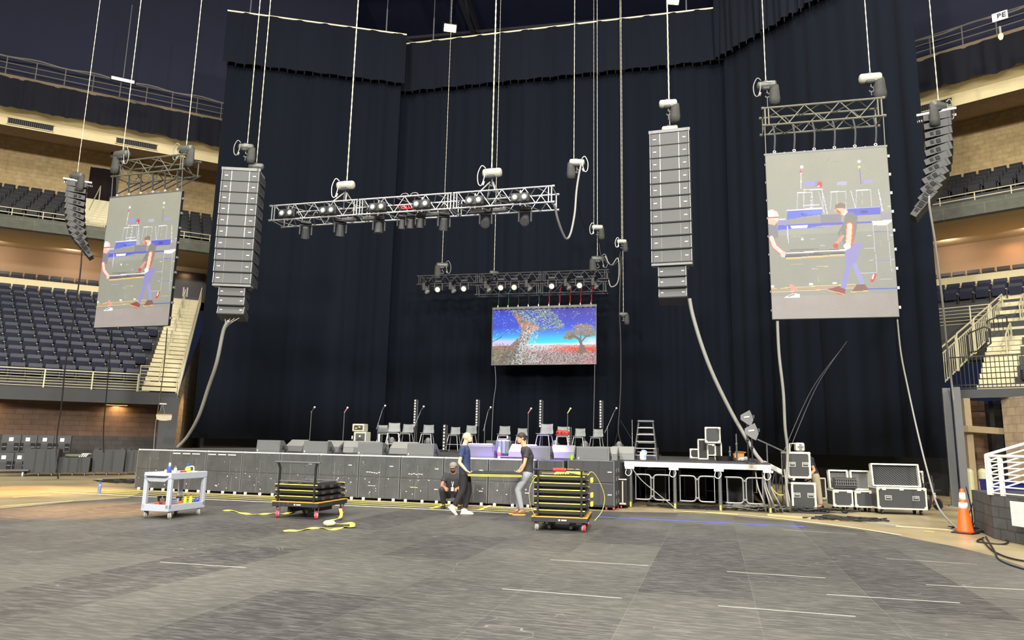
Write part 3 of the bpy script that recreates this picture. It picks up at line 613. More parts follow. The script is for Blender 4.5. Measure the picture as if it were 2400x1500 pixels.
# steel columns, brick piers and bollards beneath
for k, (px, py, w_, m_, h_) in enumerate(((2240, 1187, .17, DGREY, 3.45), (2264, 1190, .17, DGREY, 3.45))):
    p = atz(px, py); g = G(); g.at((p.x, p.y, 0), radians(-25)); g.box((0, 0, h_ / 2), (w_ * .3, w_, h_)); g.box((-.09, 0, h_ / 2), (.02, w_, h_)); g.box((.09, 0, h_ / 2), (.02, w_, h_)); g.box((0, -.1, h_ / 2), (.2, .02, h_)); g.box((0, 0, .02), (.34, .34, .04)); struct('column', g, mat('column_steel', (88, 90, 92), .55))
p = atz(2282, 1170); g = G(); g.box((p.x, p.y, 1.7), (.22, .22, 3.4)); struct('column', g, mat('pale_pier', (150, 134, 106), .7))
g = G(); a_, b_ = aty(2262, 1000, 24.2), aty(2345, 1000, 24.6); g.tube([(a_.x, a_.y, 2.35), (b_.x, b_.y, 2.3)], .15, 4); struct('beam', g, mat('pale_pier', (150, 134, 106), .7))
def vwall(p, q, z0, z1, name, m):
    g = G(); L = hypot(q[0] - p[0], q[1] - p[1]); g.v = [(p[0], p[1], z0), (q[0], q[1], z0), (q[0], q[1], z1), (p[0], p[1], z1)]; g.f = [(0, 1, 2, 3)]; g.mi = [0]; return struct(name, g, m, [(0, z0), (L, z0), (L, z1), (0, z1)])
a_, b_ = aty(2270, 1000, 27), aty(2312, 1000, 27); vwall(a_, b_, 0, 3.5, 'wall_right', M_BRNBLK)
a_, b_ = aty(2312, 1000, 28.5), aty(2370, 1000, 28); vwall(a_, b_, 0, 3.5, 'wall_right', BLACKM)
a_, b_ = aty(2352, 1000, 24.2), aty(2440, 1000, 22.5); vwall(a_, b_, 0, 3.42, 'wall_right', M_PINKBLK)
g = G(); a_ = aty(2335, 1000, 25.5); g.box((a_.x, a_.y, 1.7), (.25, .25, 3.4)); struct('column', g, BLACK)
for k, px in enumerate((2277, 2311)):
    p = atz(px, 1189); t = obj('bollard', G().lathe([(.13, 0), (.13, 1.0), (.115, 1.06), (.06, 1.10), (.005, 1.11)], 16, (0, 0, 0)), BOLL, smooth=False); t.location = p; tag(t, 'pale olive steel bollard, %s' % ('the one right behind the tall orange cone' if k == 0 else 'the one nearer the white-railed ramp'), 'bollard', 'bollards by the columns')
# ================================================================ RIGGING
def roofchain(g, x, y, z0, z1=33.0, r=.017, step=.12):
    r *= .78; n = int((z1 - z0) / step); pts = []; rs = []
    for i in range(n + 1): pts.append((x, y, z0 + (z1 - z0) * i / n)); rs.append(r * (1.0 if i % 2 else .62))
    return g.tube(pts, rs, 5)
hsn = {}
def hoist(label, p, rz=0.0, bag=1, loop=True, pale=False, r=.017, hook=.45, size=1.0, chain_dx=0.0, group='chain hoists'):
    size *= .86
    """electric chain hoist: horizontal motor shell, body, chain up to the roof, canvas chain bag, hook and pigtail"""
    t = thing('chain_hoist', label, 'hoist', p, rz, group); k = size; m = MOTORL if pale else MOTOR
    g = G(); g.tube([(-.30 * k, 0, 0), (-.28 * k, 0, 0), (-.24 * k, 0, 0), (.24 * k, 0, 0), (.28 * k, 0, 0), (.30 * k, 0, 0)], [.06 * k, .11 * k, .135 * k, .135 * k, .11 * k, .05 * k], 14); obj('motor_shell', g, m, t, True)
    g = G(); g.box((-.02, 0, -.1 * k), (.24 * k, .2 * k, .16 * k), .03); g.box((-.02, 0, .12 * k), (.1, .08, .06)); obj('gear_case', g, DGREY, t)
    g = G(); roofchain(g, chain_dx, 0, .12 * k, 33 - p[2], r); obj('chain', g, CHAIN, t)
    if hook: g = G(); g.tube([(0, 0, -.15 * k), (0, 0, -.28 * k)], .018, 6); g.tube(catm([(0, 0, -.26 * k), (.06, 0, -.32 * k), (.05, 0, -.4 * k), (-.02, 0, -.42 * k), (-.05, 0, -.37 * k)], 4), .015, 6); g.tube([(0, 0, -.4 * k), (0, 0, -hook)], .012, 6); obj('hook', g, STEEL, t)
    if bag:
        g = G(); s_ = 1 if bag > 0 else -1; bz = .85 * k
        pr = [(0, .05), (.13, .0), (.15, -.3), (.17, -.6), (.15, -.8), (.02, -.85)]
        vs = []; n = 14
        for j, (rr, z) in enumerate(pr):
            for i in range(n):
                a = 2 * pi * i / n; w = 1 + .10 * sin(a * 4 + j)
                vs.append((s_ * .22 * k + cos(a) * rr * k * w, sin(a) * rr * .75 * k * w, (z * .8 - .02) * k))
        g.add(vs, [(j * n + i, j * n + (i + 1) % n, (j + 1) * n + (i + 1) % n, (j + 1) * n + i) for j in range(len(pr) - 1) for i in range(n)] + [tuple(range(n)), tuple((len(pr) - 1) * n + i for i in range(n))])
        obj('chain_bag', g, BAG, t, True)
    if loop:
        s_ = -1 if bag >= 0 else 1; g = G(); g.tube(catm([(s_ * .18 * k, -.1, .12 * k), (s_ * .3 * k, -.13, .2 * k), (s_ * .42 * k, -.12, -.05 * k), (s_ * .40 * k, -.12, -.35 * k), (s_ * .3 * k, -.12, -.42 * k), (s_ * .22 * k, -.12, -.2 * k), (s_ * .2 * k, -.1, .05)], 4), .014, 6); g.cyl((s_ * .25 * k, -.12, -.42 * k), (s_ * .22 * k, -.12, -.3 * k), .03, 8); obj('pigtail_cable', g, CABLE if not pale else CAP, t, True)
    return t
def truss(name, label, p0, L, w, h, n, rz, m, sections=3, group=None, r=.025, rb=.013, bottom_wide=None):
    """box truss from p0 (top front corner line start) running along local x; y back, z down"""
    t = thing(name, label, 'truss', p0, rz, group); Ls = L / sections
    for s in range(sections):
        g = G(); x0, x1 = s * Ls + .02, (s + 1) * Ls - .02
        cs = [(0, 0), (w, 0), (w, -h), (0, -h)]
        for (y, z) in cs: g.tube([(x0, y, z), (x1, y, z)], r, 8)
        for x in (x0 + .03, x1 - .03):
            for i in range(4): a, b = cs[i], cs[(i + 1) % 4]; g.tube([(x, *a), (x, *b)], r * .8, 6)
        for x in (x0 + .12, x1 - .12): g.tube([(x, 0, 0), (x, 0, -h)], rb * 1.3, 6)
        q = n
        for i in range(q):
            xa = x0 + .16 + (x1 - x0 - .32) * i / q; xb = x0 + .16 + (x1 - x0 - .32) * (i + 1) / q; u = i % 2
            g.tube([(xa, 0, -h * u), (xb, 0, -h * (1 - u))], rb, 6); g.tube([(xa, w, -h * (1 - u)), (xb, w, -h * u)], rb, 6)
            g.tube([(xa, w * u, -h), (xb, w * (1 - u), -h)], rb, 6); g.tube([(xa, w * (1 - u), 0), (xb, w * u, 0)], rb, 6)
        obj('truss_section', g, m, t)
    for x in (0, L):
        for (y, z) in cs: g = G(); g.cyl((x - .04, y, z), (x + .04, y, z), r * 1.35, 8); obj('end_coupler', g, m, t)
    return t
def slings(t, x, w, h, up=.45, m=GREYSL):
    g = G()
    for (y, z) in ((0, 0), (w, 0)):
        for dx in (-.22, .22): g.tube([(x + dx, y, z), (x + dx * .2, w / 2, up)], .02, 6)
    return obj('lifting_sling', g, m, t)
# ---- moving head and blinder
def moving_head(label, p, rz, tilt, group, size=1.0, face=True):
    t = thing('moving_head_light', label, 'stage light', p, rz, group); k = size
    g = G(); g.box((0, 0, -.06 * k), (.34 * k, .24 * k, .11 * k), .02); obj('base', g, BLACK, t)
    g = G(); g.box((0, 0, -.14 * k), (.38 * k, .12 * k, .05 * k), .01)
    for s in (-1, 1): g.box((s * .18 * k, 0, -.30 * k), (.05 * k, .13 * k, .34 * k), .015)
    obj('yoke', g, DGREY, t)
    hd = Vector((0, 0, -.38 * k)); d = Vector((0, -sin(tilt), -cos(tilt)))
    g = G(); g.tube([hd - d * .20 * k, hd - d * .17 * k, hd + d * .02 * k, hd + d * .17 * k], [.07 * k, .105 * k, .125 * k, .14 * k], 14); obj('head', g, DGREY, t, False)
    g = G(); g.tube([hd + d * .168 * k, hd + d * .182 * k], [.118 * k, .112 * k], 14); obj('lens', g, LENSW if face else GRILLD, t)
    return t
def blinder(label, p, rz, group):
    t = thing('blinder_light', label, 'stage light', p, rz, group); g = G(); g.box((0, .07, 0), (.56, .16, .27), .02); obj('housing', g, BLACK, t)
    for s in (-1, 1): g = G(); g.cyl((s * .14, -.01, 0), (s * .14, -.05, 0), .115, 14); obj('reflector_rim', g, DGREY, t); g = G(); g.tube([(s * .14, -.045, 0), (s * .14, -.062, 0)], [.07, .055], 12); obj('lamp', g, mat('lit_lamp', (255, 252, 240), .3, emit=(255, 252, 238), estr=1.6, var=0), t)
    g = G(); g.box((0, .1, .17), (.04, .04, .14)); g.box((0, .1, -.17), (.05, .05, .1)); obj('clamp', g, ALUD, t); return t
# front truss
FT0, FT1 = Vector((-7.75, 21.51, 8.86)), Vector((1.11, 19.23, 8.86)); fd = FT1 - FT0; fa = atan2(fd.y, fd.x)
FT = truss('lighting_truss', 'bare silver box truss loaded with lamps, hanging over the stage front', FT0, fd.length, .72, .48, 8, fa, ALU, 3)
def on_ft(x, y, z=0): return Vector((FT0.x + x * cos(fa) - y * sin(fa), FT0.y + x * sin(fa) + y * cos(fa), FT0.z + z))
def ft_x(px): # distance along the truss under image column px
    lo, hi = 0, fd.length
    for _ in range(40):
        m = (lo + hi) / 2; q = on_ft(m, 0); v = q - Vector((0, 0, EYE)); c = Vector((v.dot(right), v.dot(down), v.dot(fwd)))
        if 1200 + FOC * c.x / c.z < px: lo = m
        else: hi = m
    return (lo + hi) / 2
for k, px in enumerate((676, 772, 888, 990, 1114, 1220)):
    x = ft_x(px); blinder('two-lamp blinder on the silver truss, %s from its left end' % ('first', 'second', 'third', 'fourth', 'fifth', 'sixth')[k], on_ft(x, -.08, -.30), fa, 'blinders on the silver truss')
for k, (px, til, f) in enumerate(((704, -.5, False), (786, -.3, False), (877, .1, False), (932, -.2, False), (952, -.2, False), (975, -.2, False), (1031, -.4, False), (1131, .9, True), (1224, .9, True))):
    x = ft_x(px); moving_head('moving-head lamp hanging under the silver truss, %s of nine from the left end' % ('first', 'second', 'third', 'fourth', 'fifth', 'sixth', 'seventh', 'eighth', 'ninth')[k], on_ft(x, .42, -.44), fa + (.5 if not f else .1), til, 'moving heads on the silver truss', 1.0 if k not in (3, 4, 5) else .8, False)
# cable looms and small boxes lying in the front truss
g = G()
rg = random.Random(3)
for k in range(26):
    x = rg.uniform(.3, 7.2); pts = [(x + i * .3, rg.uniform(.08, .6), -.36 + rg.uniform(-.04, .16)) for i in range(6)]; g.tube(catm(pts, 3), .015, 5)
loom = obj('cable_loom', g, CABLEB, FT, True)
for x in (3.3, 5.4, 6.8, 7.5, 2.6): g = G(); g.box((x, .3, -.52), (.42, .2, .09), .01); obj('power_box', g, MGREY, FT)
g = G()
for k in range(7): x = ft_x(935 + k * 6); g.tube(catm([(x - .1, .2, -.2), (x, .1, -.35), (x + .12, .2, -.3)], 3), .018, 5)
obj('red_cable', g, RED, FT)
g = G()
for px in (945, 968): x = ft_x(px); g.tube(catm([(x - .16, .1, .0), (x - .08, .1, .12), (x + .08, .1, .12), (x + .16, .1, 0)], 4), .014, 6)
obj('cable_hoop', g, CABLE, FT, True)
for px in (795, 1143):
    x = ft_x(px); slings(FT, x, .72, .48, .40, mat('pale_sling', (150, 148, 150), .7))
h = hoist('pale electric hoist on the silver truss, the left one of its two', on_ft(ft_x(797), .3, .62), fa, 0, True, True, .03, .2, 1.15, .03)
h = hoist('pale electric hoist on the silver truss, the right one of its two', on_ft(ft_x(1146), .3, .66), fa, 0, True, True, .03, .2, 1.15, -.02)
# back truss
BT0, BT1 = Vector((-4.59, 33.26, 9.43)), Vector((4.33, 31.24, 9.43)); bd = BT1 - BT0; ba = atan2(bd.y, bd.x)
BT = truss('lighting_truss', 'black box truss above the picture wall at the back of the stage', BT0, bd.length, .5, .42, 9, ba, BTRUSS, 3, r=.028, rb=.015)
def on_bt(x, y, z=0): return Vector((BT0.x + x * cos(ba) - y * sin(ba), BT0.y + x * sin(ba) + y * cos(ba), BT0.z + z))
T2 = truss('spreader_truss', 'second black truss slung right below the back lighting truss, holding the picture wall slings', on_bt(3.0, -.3, -.62), 6.1, .5, .45, 6, ba, BTRUSS, 2, r=.026, rb=.014)
def bt_x(px):
    lo, hi = 0, bd.length
    for _ in range(40):
        m = (lo + hi) / 2; q = on_bt(m, 0) - Vector((0, 0, EYE)); c = (q.dot(right), q.dot(fwd))
        if 1200 + FOC * c[0] / c[1] < px: lo = m
        else: hi = m
    return (lo + hi) / 2
for k, (px, f) in enumerate(((1006, 0), (1036, 1), (1067, 0), (1096, 1), (1148, 0), (1181, 1), (1212, 1), (1242, 0), (1298, 1), (1332, 0), (1362, 1), (1395, 0))):
    moving_head('moving head on the black back truss, %s of twelve from the left, %s' % (('first', 'second', 'third', 'fourth', 'fifth', 'sixth', 'seventh', 'eighth', 'ninth', 'tenth', 'eleventh', 'twelfth')[k], 'lens facing out' if f else 'turned side-on'), on_bt(bt_x(px), -.42, -.36), ba if f else ba + 1.35, 1.15 if f else .6, 'moving heads on the back truss', 1.05)
def wp(px, py, Y): return aty(px, py, Y)
hoist('dark hoist with canvas bag over the left end of the black back truss', wp(1037, 622, 33.1), 0, -1, True, False, .02, .4, 1.15, -.02)
hoist('small dark hoist over the middle of the black back truss, between its end hoists', wp(1158, 640, 32.8), .4, 0, False, False, .02, .2, .9)
hoist('dark hoist with long canvas bag over the right end of the black back truss', wp(1401, 607, 31.7), 0, -1, True, False, .02, .4, 1.2, -.02)
hoist('hoist hanging free above the right end of the back truss, holding its cables', wp(1400, 533, 31.3), 0, 1, True, True, .02, .3, 1.0)
hoist('hoist hanging free just right of the back truss, holding a cable loop', wp(1457, 566, 31.0), 0, 1, True, True, .018, .3, .85)
hoist('lowest free-hanging hoist, right of the picture wall', wp(1461, 737, 31.0), 0, 1, False, False, .016, .2, .8)
hoist('hoist hanging free right of the silver truss with cable coils', wp(1352, 381, 22.5), 0, -1, True, True, .018, .2, 1.0, -.1)
g = G(); q = wp(1175, 0, 27.0); g.tube([(q.x, q.y, 20), (q.x, q.y, 33)], .014, 5)
def wire(name, label, pts, r, m, cat='cable', n=8, group=None):
    g = G(); g.tube(catm(pts, n), r, 6); o = obj(name, g, m, smooth=True); return tag(o, label, cat, group)
# cable swags at the right of the two trusses
wire('cable_swag', 'bundle of pale cables looping from the silver truss end up to the free hoist', [wp(1300, 478, 19.6), wp(1306, 510, 19.9), wp(1318, 545, 20.4), wp(1328, 560, 20.8), wp(1338, 545, 21.2), wp(1347, 500, 21.6), wp(1351, 450, 22), wp(1356, 415, 22.3), wp(1362, 385, 22.4)], .035, CABLE)
wire('cable_swag', 'thin cable falling from the free hoist to the back truss, behind the pale bundle', [wp(1350, 445, 22.4), wp(1362, 510, 26), wp(1380, 550, 29), wp(1398, 568, 31)], .018, CABLEB)
wire('cable_swag', 'grey cable loop hanging at the right end of the back truss', [wp(1418, 600, 31.5), wp(1432, 622, 31.2), wp(1448, 605, 31), wp(1451, 640, 31), wp(1446, 665, 31.1), wp(1432, 672, 31.2), wp(1426, 655, 31.3)], .03, CABLE)
wire('cable_swag', 'cable looping between the two free hoists by the back truss', [wp(1404, 570, 31.4), wp(1410, 600, 31.3), wp(1432, 622, 31.1), wp(1448, 612, 31), wp(1455, 590, 31)], .022, CABLEB)
wire('drop_cable', 'long bundle of dark cables dropping from the lowest hoist to the stage floor', [wp(1456, 600, 31), wp(1452, 720, 31), wp(1455, 800, 31), wp(1455, 900, 30.5), wp(1452, 960, 30), wp(1449, 1010, 29.5), wp(1458, 1045, 29)], .035, CABLEB)
for k, (px, q) in enumerate(((1462, 1440), (1470, 1490))):
    wire('drop_cable', 'thin cable fanning out from the long bundle towards the stage floor, %s one' % ('left' if k == 0 else 'right'), [wp(1454, 985, 30), wp((1454 + q) / 2, 1015, 29.5), wp(q, 1046, 29)], .015, CABLEB)
wire('drop_cable', 'thin cable from the lower left corner of the picture wall down to the stage', [wp(1160, 858, 32.5), wp(1162, 900, 32.3), wp(1156, 950, 32), wp(1152, 1040, 31.5)], .02, STEEL)
wire('drop_cable', 'thin cable from the lower right corner of the picture wall down to the stage', [wp(1394, 855, 31.6), wp(1393, 920, 31.5), wp(1391, 1000, 31.2), wp(1390, 1045, 31)], .02, STEEL)
# ================================================================ VIDEO SCREENS
def inv_map(C4, pts):
    """pixel -> (u,v) in the quad TL,TR,BR,BL by Newton on the bilinear map"""
    out = []
    TLc, TRc, BRc, BLc = [np.array(c, float) for c in C4]
    for p in pts:
        u = v = .5; p = np.array(p, float)
        for _ in range(12):
            f = (1 - u) * (1 - v) * TLc + u * (1 - v) * TRc + u * v * BRc + (1 - u) * v * BLc - p
            du = (1 - v) * (TRc - TLc) + v * (BRc - BLc); dv = (1 - u) * (BLc - TLc) + u * (BRc - TRc)
            s = np.linalg.solve(np.array([du, dv]).T, -f); u += s[0]; v += s[1]
        out.append((u, v))
    return out
class Canvas:
    def __init__(s, w, h, c): s.w, s.h = w, h; s.a = np.zeros((h, w, 3)); s.a[:] = c; s.X, s.Y = np.meshgrid((np.arange(w) + .5) / w, (np.arange(h) + .5) / h)
    def mask(s, P):
        m = np.zeros((s.h, s.w), bool); n = len(P)
        for i in range(n):
            (x0, y0), (x1, y1) = P[i], P[(i + 1) % n]
            if y0 == y1: continue
            c = ((s.Y < y0) != (s.Y < y1)) & (s.X < (x1 - x0) * (s.Y - y0) / (y1 - y0) + x0); m ^= c
        return m
    def poly(s, P, c, al=1.0): m = s.mask(P); s.a[m] = s.a[m] * (1 - al) + np.array(c) * al
    def line(s, P, w, c, al=1.0):
        asp = s.h / s.w
        for i in range(len(P) - 1):
            (x0, y0), (x1, y1) = P[i], P[i + 1]; dx, dy = x1 - x0, (y1 - y0) * asp; L2 = dx * dx + dy * dy + 1e-12
            t = np.clip(((s.X - x0) * dx + (s.Y - y0) * asp * dy) / L2, 0, 1); d = np.hypot(s.X - x0 - t * dx, (s.Y - y0) * asp - t * dy); m = d < w / 2; s.a[m] = s.a[m] * (1 - al) + np.array(c) * al
    def dot(s, p, r, c, al=1.0, sy=1.0): asp = s.h / s.w; m = np.hypot(s.X - p[0], (s.Y - p[1]) * asp / sy) < r; s.a[m] = s.a[m] * (1 - al) + np.array(c) * al
def noise2(w, h, f, seed):
    r = np.random.default_rng(seed); out = np.zeros((h, w)); amp = 1; tot = 0
    for o in range(4):
        n = max(2, int(f * 2 ** o)); m = max(2, int(n * h / w)) + 1; gr = r.random((m + 1, n + 2)); x = np.linspace(0, n, w, endpoint=False); y = np.linspace(0, m - .001, h); xi = x.astype(int); yi = y.astype(int); fx = x - xi; fy = (y - yi)[:, None]
        fx = fx * fx * (3 - 2 * fx); a = gr[yi][:, xi]; b = gr[yi][:, xi + 1]; c = gr[np.minimum(yi + 1, m)][:, xi]; d = gr[np.minimum(yi + 1, m)][:, xi + 1]
        out += amp * ((a * (1 - fx) + b * fx) * (1 - fy) + (c * (1 - fx) + d * fx) * fy); tot += amp; amp *= .55
    return out / tot
def pixel_mesh(name, arr, W_, H_, parent, y=-.001):
    """LED face: a grid of cells, one colour per cell"""
    h, w, _ = arr.shape; xs = np.linspace(0, W_, w + 1); zs = np.linspace(0, -H_, h + 1); XX, ZZ = np.meshgrid(xs, zs)
    co = np.stack([XX, np.full_like(XX, y), ZZ], -1).reshape(-1, 3).astype(np.float32)
    I, J = np.meshgrid(np.arange(h), np.arange(w), indexing='ij'); a = (I * (w + 1) + J).ravel(); q = np.stack([a + w + 1, a + w + 2, a + 1, a], -1).astype(np.int32)
    me = bpy.data.meshes.new(name); me.vertices.add(len(co)); me.vertices.foreach_set('co', co.ravel()); nf = len(q); me.loops.add(nf * 4); me.loops.foreach_set('vertex_index', q.ravel()); me.polygons.add(nf); me.polygons.foreach_set('loop_start', np.arange(nf, dtype=np.int32) * 4); me.polygons.foreach_set('loop_total', np.full(nf, 4, dtype=np.int32))
    me.update(calc_edges=True); c = arr.reshape(-1, 3) / 255.0; c = np.where(c <= .04045, c / 12.92, ((c + .055) / 1.055) ** 2.4); c = np.concatenate([c, np.ones((nf, 1))], 1).astype(np.float32)
    at = me.color_attributes.new('pixels', 'FLOAT_COLOR', 'CORNER'); at.data.foreach_set('color', np.repeat(c, 4, axis=0).ravel())
    m = MATS.get('led_face')
    if m is None:
        m, nt, b = newmat('led_face', .6); vc = N(nt, 'ShaderNodeVertexColor', layer_name='pixels'); b.inputs['Base Color'].default_value = (.02, .02, .02, 1); nt.links.new(vc.outputs[0], b.inputs['Emission Color']); b.inputs['Emission Strength'].default_value = 0.97
    me.materials.append(m); return link(bpy.data.objects.new(name, me), parent)
def feed_image():
    Q = ((75, 118), (1037, 45), (1170, 1410), (153, 1432)); U = lambda *p: inv_map(Q, p)
    C = Canvas(190, 285, (170, 168, 148)); nz = noise2(190, 285, 5, 1)
    C.a += (nz[..., None] - .5) * np.array([14, 12, 14])
    C.a[:] = C.a * (1 - .06 * (C.Y > .5)[..., None]) 
    fl = C.Y > .868; C.a[fl] = np.array((170, 160, 152)) + (nz[fl][:, None] - .5) * 26
    up = C.Y[..., None]; C.a += (up > .2) * (up < .86) * np.array([-2, 0, 4])
    L = lambda P, w, c, al=1: C.line(U(*P), w / 1000., c, al)
    P_ = lambda P, c, al=1: C.poly(U(*P), c, al)
    V = (226, 224, 250); BL = (84, 92, 214); WH = (250, 246, 250)
    # stools and stands
    for (x0, x1, y0, sd) in ((342, 462, 425, 560), (395, 545, 400, 600), (612, 728, 418, 560), (812, 925, 405, 545)):
        L([(x0, y0), (x1, y0 - 4)], 9, WH); L([(x0 + 4, y0), (x0, sd)], 5, V, .8); L([(x1, y0), (x1 + 10, sd)], 5, V, .8); L([(x0 * .6 + x1 * .4, y0), (x0 * .6 + x1 * .4 + 6, sd - 30)], 4, V, .6)
    L([(770, 405), (808, 545)], 6, V); L([(985, 398), (1022, 575)], 7, WH); L([(540, 400), (588, 598)], 7, V); L([(513, 415), (568, 598)], 5, V, .7); L([(395, 530), (520, 524)], 9, V)
    P_([(400, 330), (478, 326), (478, 364), (402, 368)], (160, 156, 226)); P_([(478, 326), (540, 320), (540, 378), (478, 372)], (150, 142, 190), .5); P_([(660, 335), (735, 332), (735, 362), (662, 364)], (190, 184, 214)); P_([(868, 322), (940, 318), (940, 348), (868, 350)], (170, 162, 214))
    L([(370, 262), (370, 392)], 7, WH); C.dot(U((375, 212))[0], .014, WH); C.dot(U((366, 250))[0], .012, (238, 60, 130)); L([(836, 222), (848, 352)], 9, (110, 92, 200)); C.dot(U((829, 166))[0], .014, WH); C.dot(U((832, 211))[0], .013, (232, 220, 120))
    for yy in (460, 490, 518, 545): C.dot(U((455, yy))[0], .006, WH)
    C.dot(U((522, 358))[0], .021, (226, 40, 48), 1, 1.4); C.dot(U((516, 372))[0], .008, WH)
    for a_ in ((570, 170), (1000, 95)): L([(a_[0], a_[1]), (a_[0] + 30, a_[1] - 40)], 6, (150, 146, 124), .8); L([(a_[0] + 40, a_[1]), (a_[0] + 90, a_[1] - 4)], 5, (150, 146, 124), .7)
    # wedges
    P_([(262, 572), (540, 552), (545, 600), (262, 645)], (96, 112, 226)); L([(262, 570), (542, 552)], 13, WH); P_([(375, 600), (425, 584), (425, 608), (380, 612)], (60, 66, 170)); P_([(400, 575), (540, 565), (540, 596), (400, 606)], (130, 146, 240), .6)
    P_([(748, 556), (1000, 538), (1006, 600), (760, 614)], (88, 92, 216)); L([(748, 556), (1000, 540)], 7, (190, 196, 250)); P_([(850, 572), (905, 566), (905, 590), (855, 594)], (60, 60, 160))
    P_([(528, 604), (700, 600), (700, 690), (535, 690)], (140, 136, 148)); P_([(262, 645), (528, 615), (528, 680), (262, 686)], (146, 140, 140), .5); C.dot(U((558, 670))[0], .01, (110, 120, 220))
    P_([(188, 690), (830, 655), (830, 680), (560, 690), (430, 712), (188, 728)], BL); P_([(290, 694), (435, 686), (425, 712), (300, 716)], WH); L([(188, 728), (560, 705)], 6, (110, 130, 250)); P_([(188, 650), (262, 650), (262, 690), (188, 690)], (150, 146, 200)); L([(200, 644), (245, 640)], 10, WH)
    P_([(940, 655), (1100, 645), (1100, 655), (1055, 690), (950, 690)], WH); P_([(832, 660), (940, 655), (940, 672), (836, 678)], BL); L([(1062, 538), (1084, 536)], 7, WH); P_([(1010, 590), (1092, 580), (1095, 645), (1010, 650)], (158, 148, 168), .6)
    L([(950, 690), (990, 1060)], 5, V, .7); L([(1060, 690), (1105, 1060)], 5, V, .7); L([(960, 742), (1060, 738)], 7, (112, 112, 226)); L([(985, 972), (1085, 970)], 7, (130, 128, 222)); L([(860, 880), (970, 872)], 4, V, .7); L([(855, 1074), (990, 1070)], 5, V, .8); L([(266, 700), (276, 830)], 8, V, .9)
    for a_ in ((925, 773), (1098, 768), (942, 969), (1120, 962), (473, 800), (555, 852)): L([(a_[0] - 14, a_[1]), (a_[0] + 14, a_[1])], 8, V, .8)
    L([(300, 785), (350, 775), (400, 790)], 4, V, .5); C.dot(U((390, 803))[0], .011, WH); L([(300, 1005), (400, 1000)], 4, V, .4); L([(512, 1020), (602, 1018)], 6, (214, 200, 120)); L([(475, 1038), (515, 1038)], 10, (214, 206, 190), .7); L([(520, 1110), (530, 1140)], 10, (190, 190, 180), .6)
    for x in (262, 300, 1005): L([(x, 720), (x + 8, 860)], 2, (190, 190, 180), .4)
    # yellow floor lines
    for k, yy in enumerate((1195, 1210, 1224)): L([(136, yy), (822, yy - 36)], 6, ((250, 220, 120), (246, 160, 90), (250, 214, 150))[k])
    L([(925, 1197), (1150, 1188)], 10, (70, 96, 206)); L([(830, 1216), (925, 1206)], 6, (130, 150, 220))
    for x, yy in ((147, 1178), (467, 1160), (658, 1150)): L([(x - 8, yy), (x + 8, yy)], 20, WH)
    L([(955, 1130), (972, 1085)], 28, (220, 40, 50)); L([(956, 1115), (965, 1082)], 12, WH); L([(1010, 1118), (1105, 1116)], 4, V, .6)
    # left worker
    P_([(104, 680), (180, 675), (190, 740), (190, 790), (112, 800)], (134, 130, 142)); P_([(112, 800), (215, 800), (230, 900), (250, 1180), (190, 1200), (150, 1150)], (158, 156, 140)); P_([(98, 570), (140, 562), (180, 580), (196, 620), (188, 660), (160, 680), (104, 672)], (252, 226, 214)); L([(104, 630), (190, 625)], 13, (230, 40, 50)); P_([(110, 640), (150, 640), (185, 660), (160, 690), (110, 680)], (255, 200, 176)); C.dot(U((130, 600))[0], .028, WH)
    L([(132, 790), (160, 860), (230, 918)], 46, (236, 90, 70)); L([(134, 790), (162, 858), (232, 914)], 34, (255, 226, 214)); C.dot(U((238, 925))[0], .026, (250, 214, 200)); P_([(250, 1262), (320, 1232), (378, 1236), (376, 1262), (250, 1268)], WH); L([(306, 1175), (340, 1205)], 34, (250, 160, 150)); L([(286, 1256), (330, 1240)], 7, (60, 40, 90))
    # carried deck
    P_([(258, 905), (790, 872), (800, 890), (250, 940)], (120, 112, 104)); L([(290, 890), (520, 878)], 9, (112, 108, 100), .8); L([(262, 915), (790, 884)], 12, WH); L([(258, 942), (800, 905)], 14, (90, 84, 84)); L([(262, 962), (812, 925)], 10, (244, 176, 86)); L([(262, 956), (812, 919)], 5, (255, 236, 180))
    # right worker
    P_([(758, 838), (872, 828), (820, 1010), (740, 1020), (732, 930)], (150, 142, 206)); L([(760, 1020), (730, 1180)], 40, (148, 144, 214)); L([(815, 1010), (880, 1160)], 38, (160, 156, 222)); P_([(600, 1200), (690, 1175), (745, 1200), (742, 1242), (690, 1238)], (150, 60, 62)); L([(605, 1206), (738, 1238)], 9, (250, 176, 110)); P_([(835, 1160), (900, 1160), (928, 1206), (790, 1222)], (132, 84, 76)); L([(790, 1220), (925, 1210)], 8, (255, 196, 120))
    P_([(730, 600), (780, 580), (828, 620), (822, 720), (800, 830), (720, 840), (700, 740), (690, 780), (672, 760), (720, 660)], (132, 130, 126)); L([(770, 690), (768, 780), (762, 850)], 62, (240, 96, 50)); L([(766, 690), (764, 780), (758, 850)], 42, (255, 222, 196)); L([(715, 780), (650, 855)], 24, (250, 160, 130)); C.dot(U((660, 855))[0], .022, (214, 60, 50)); C.dot(U((752, 858))[0], .028, WH)
    P_([(660, 548), (720, 545), (745, 575), (725, 612), (690, 600), (640, 565)], (255, 214, 176)); P_([(640, 548), (690, 575), (700, 600), (668, 590)], (240, 100, 60)); P_([(650, 525), (690, 505), (730, 520), (728, 552), (650, 552)], (140, 118, 106)); P_([(730, 560), (748, 575), (735, 600), (715, 612)], WH)
    C.a += RNG.normal(0, 2.5, C.a.shape); return np.clip(C.a, 0, 255)
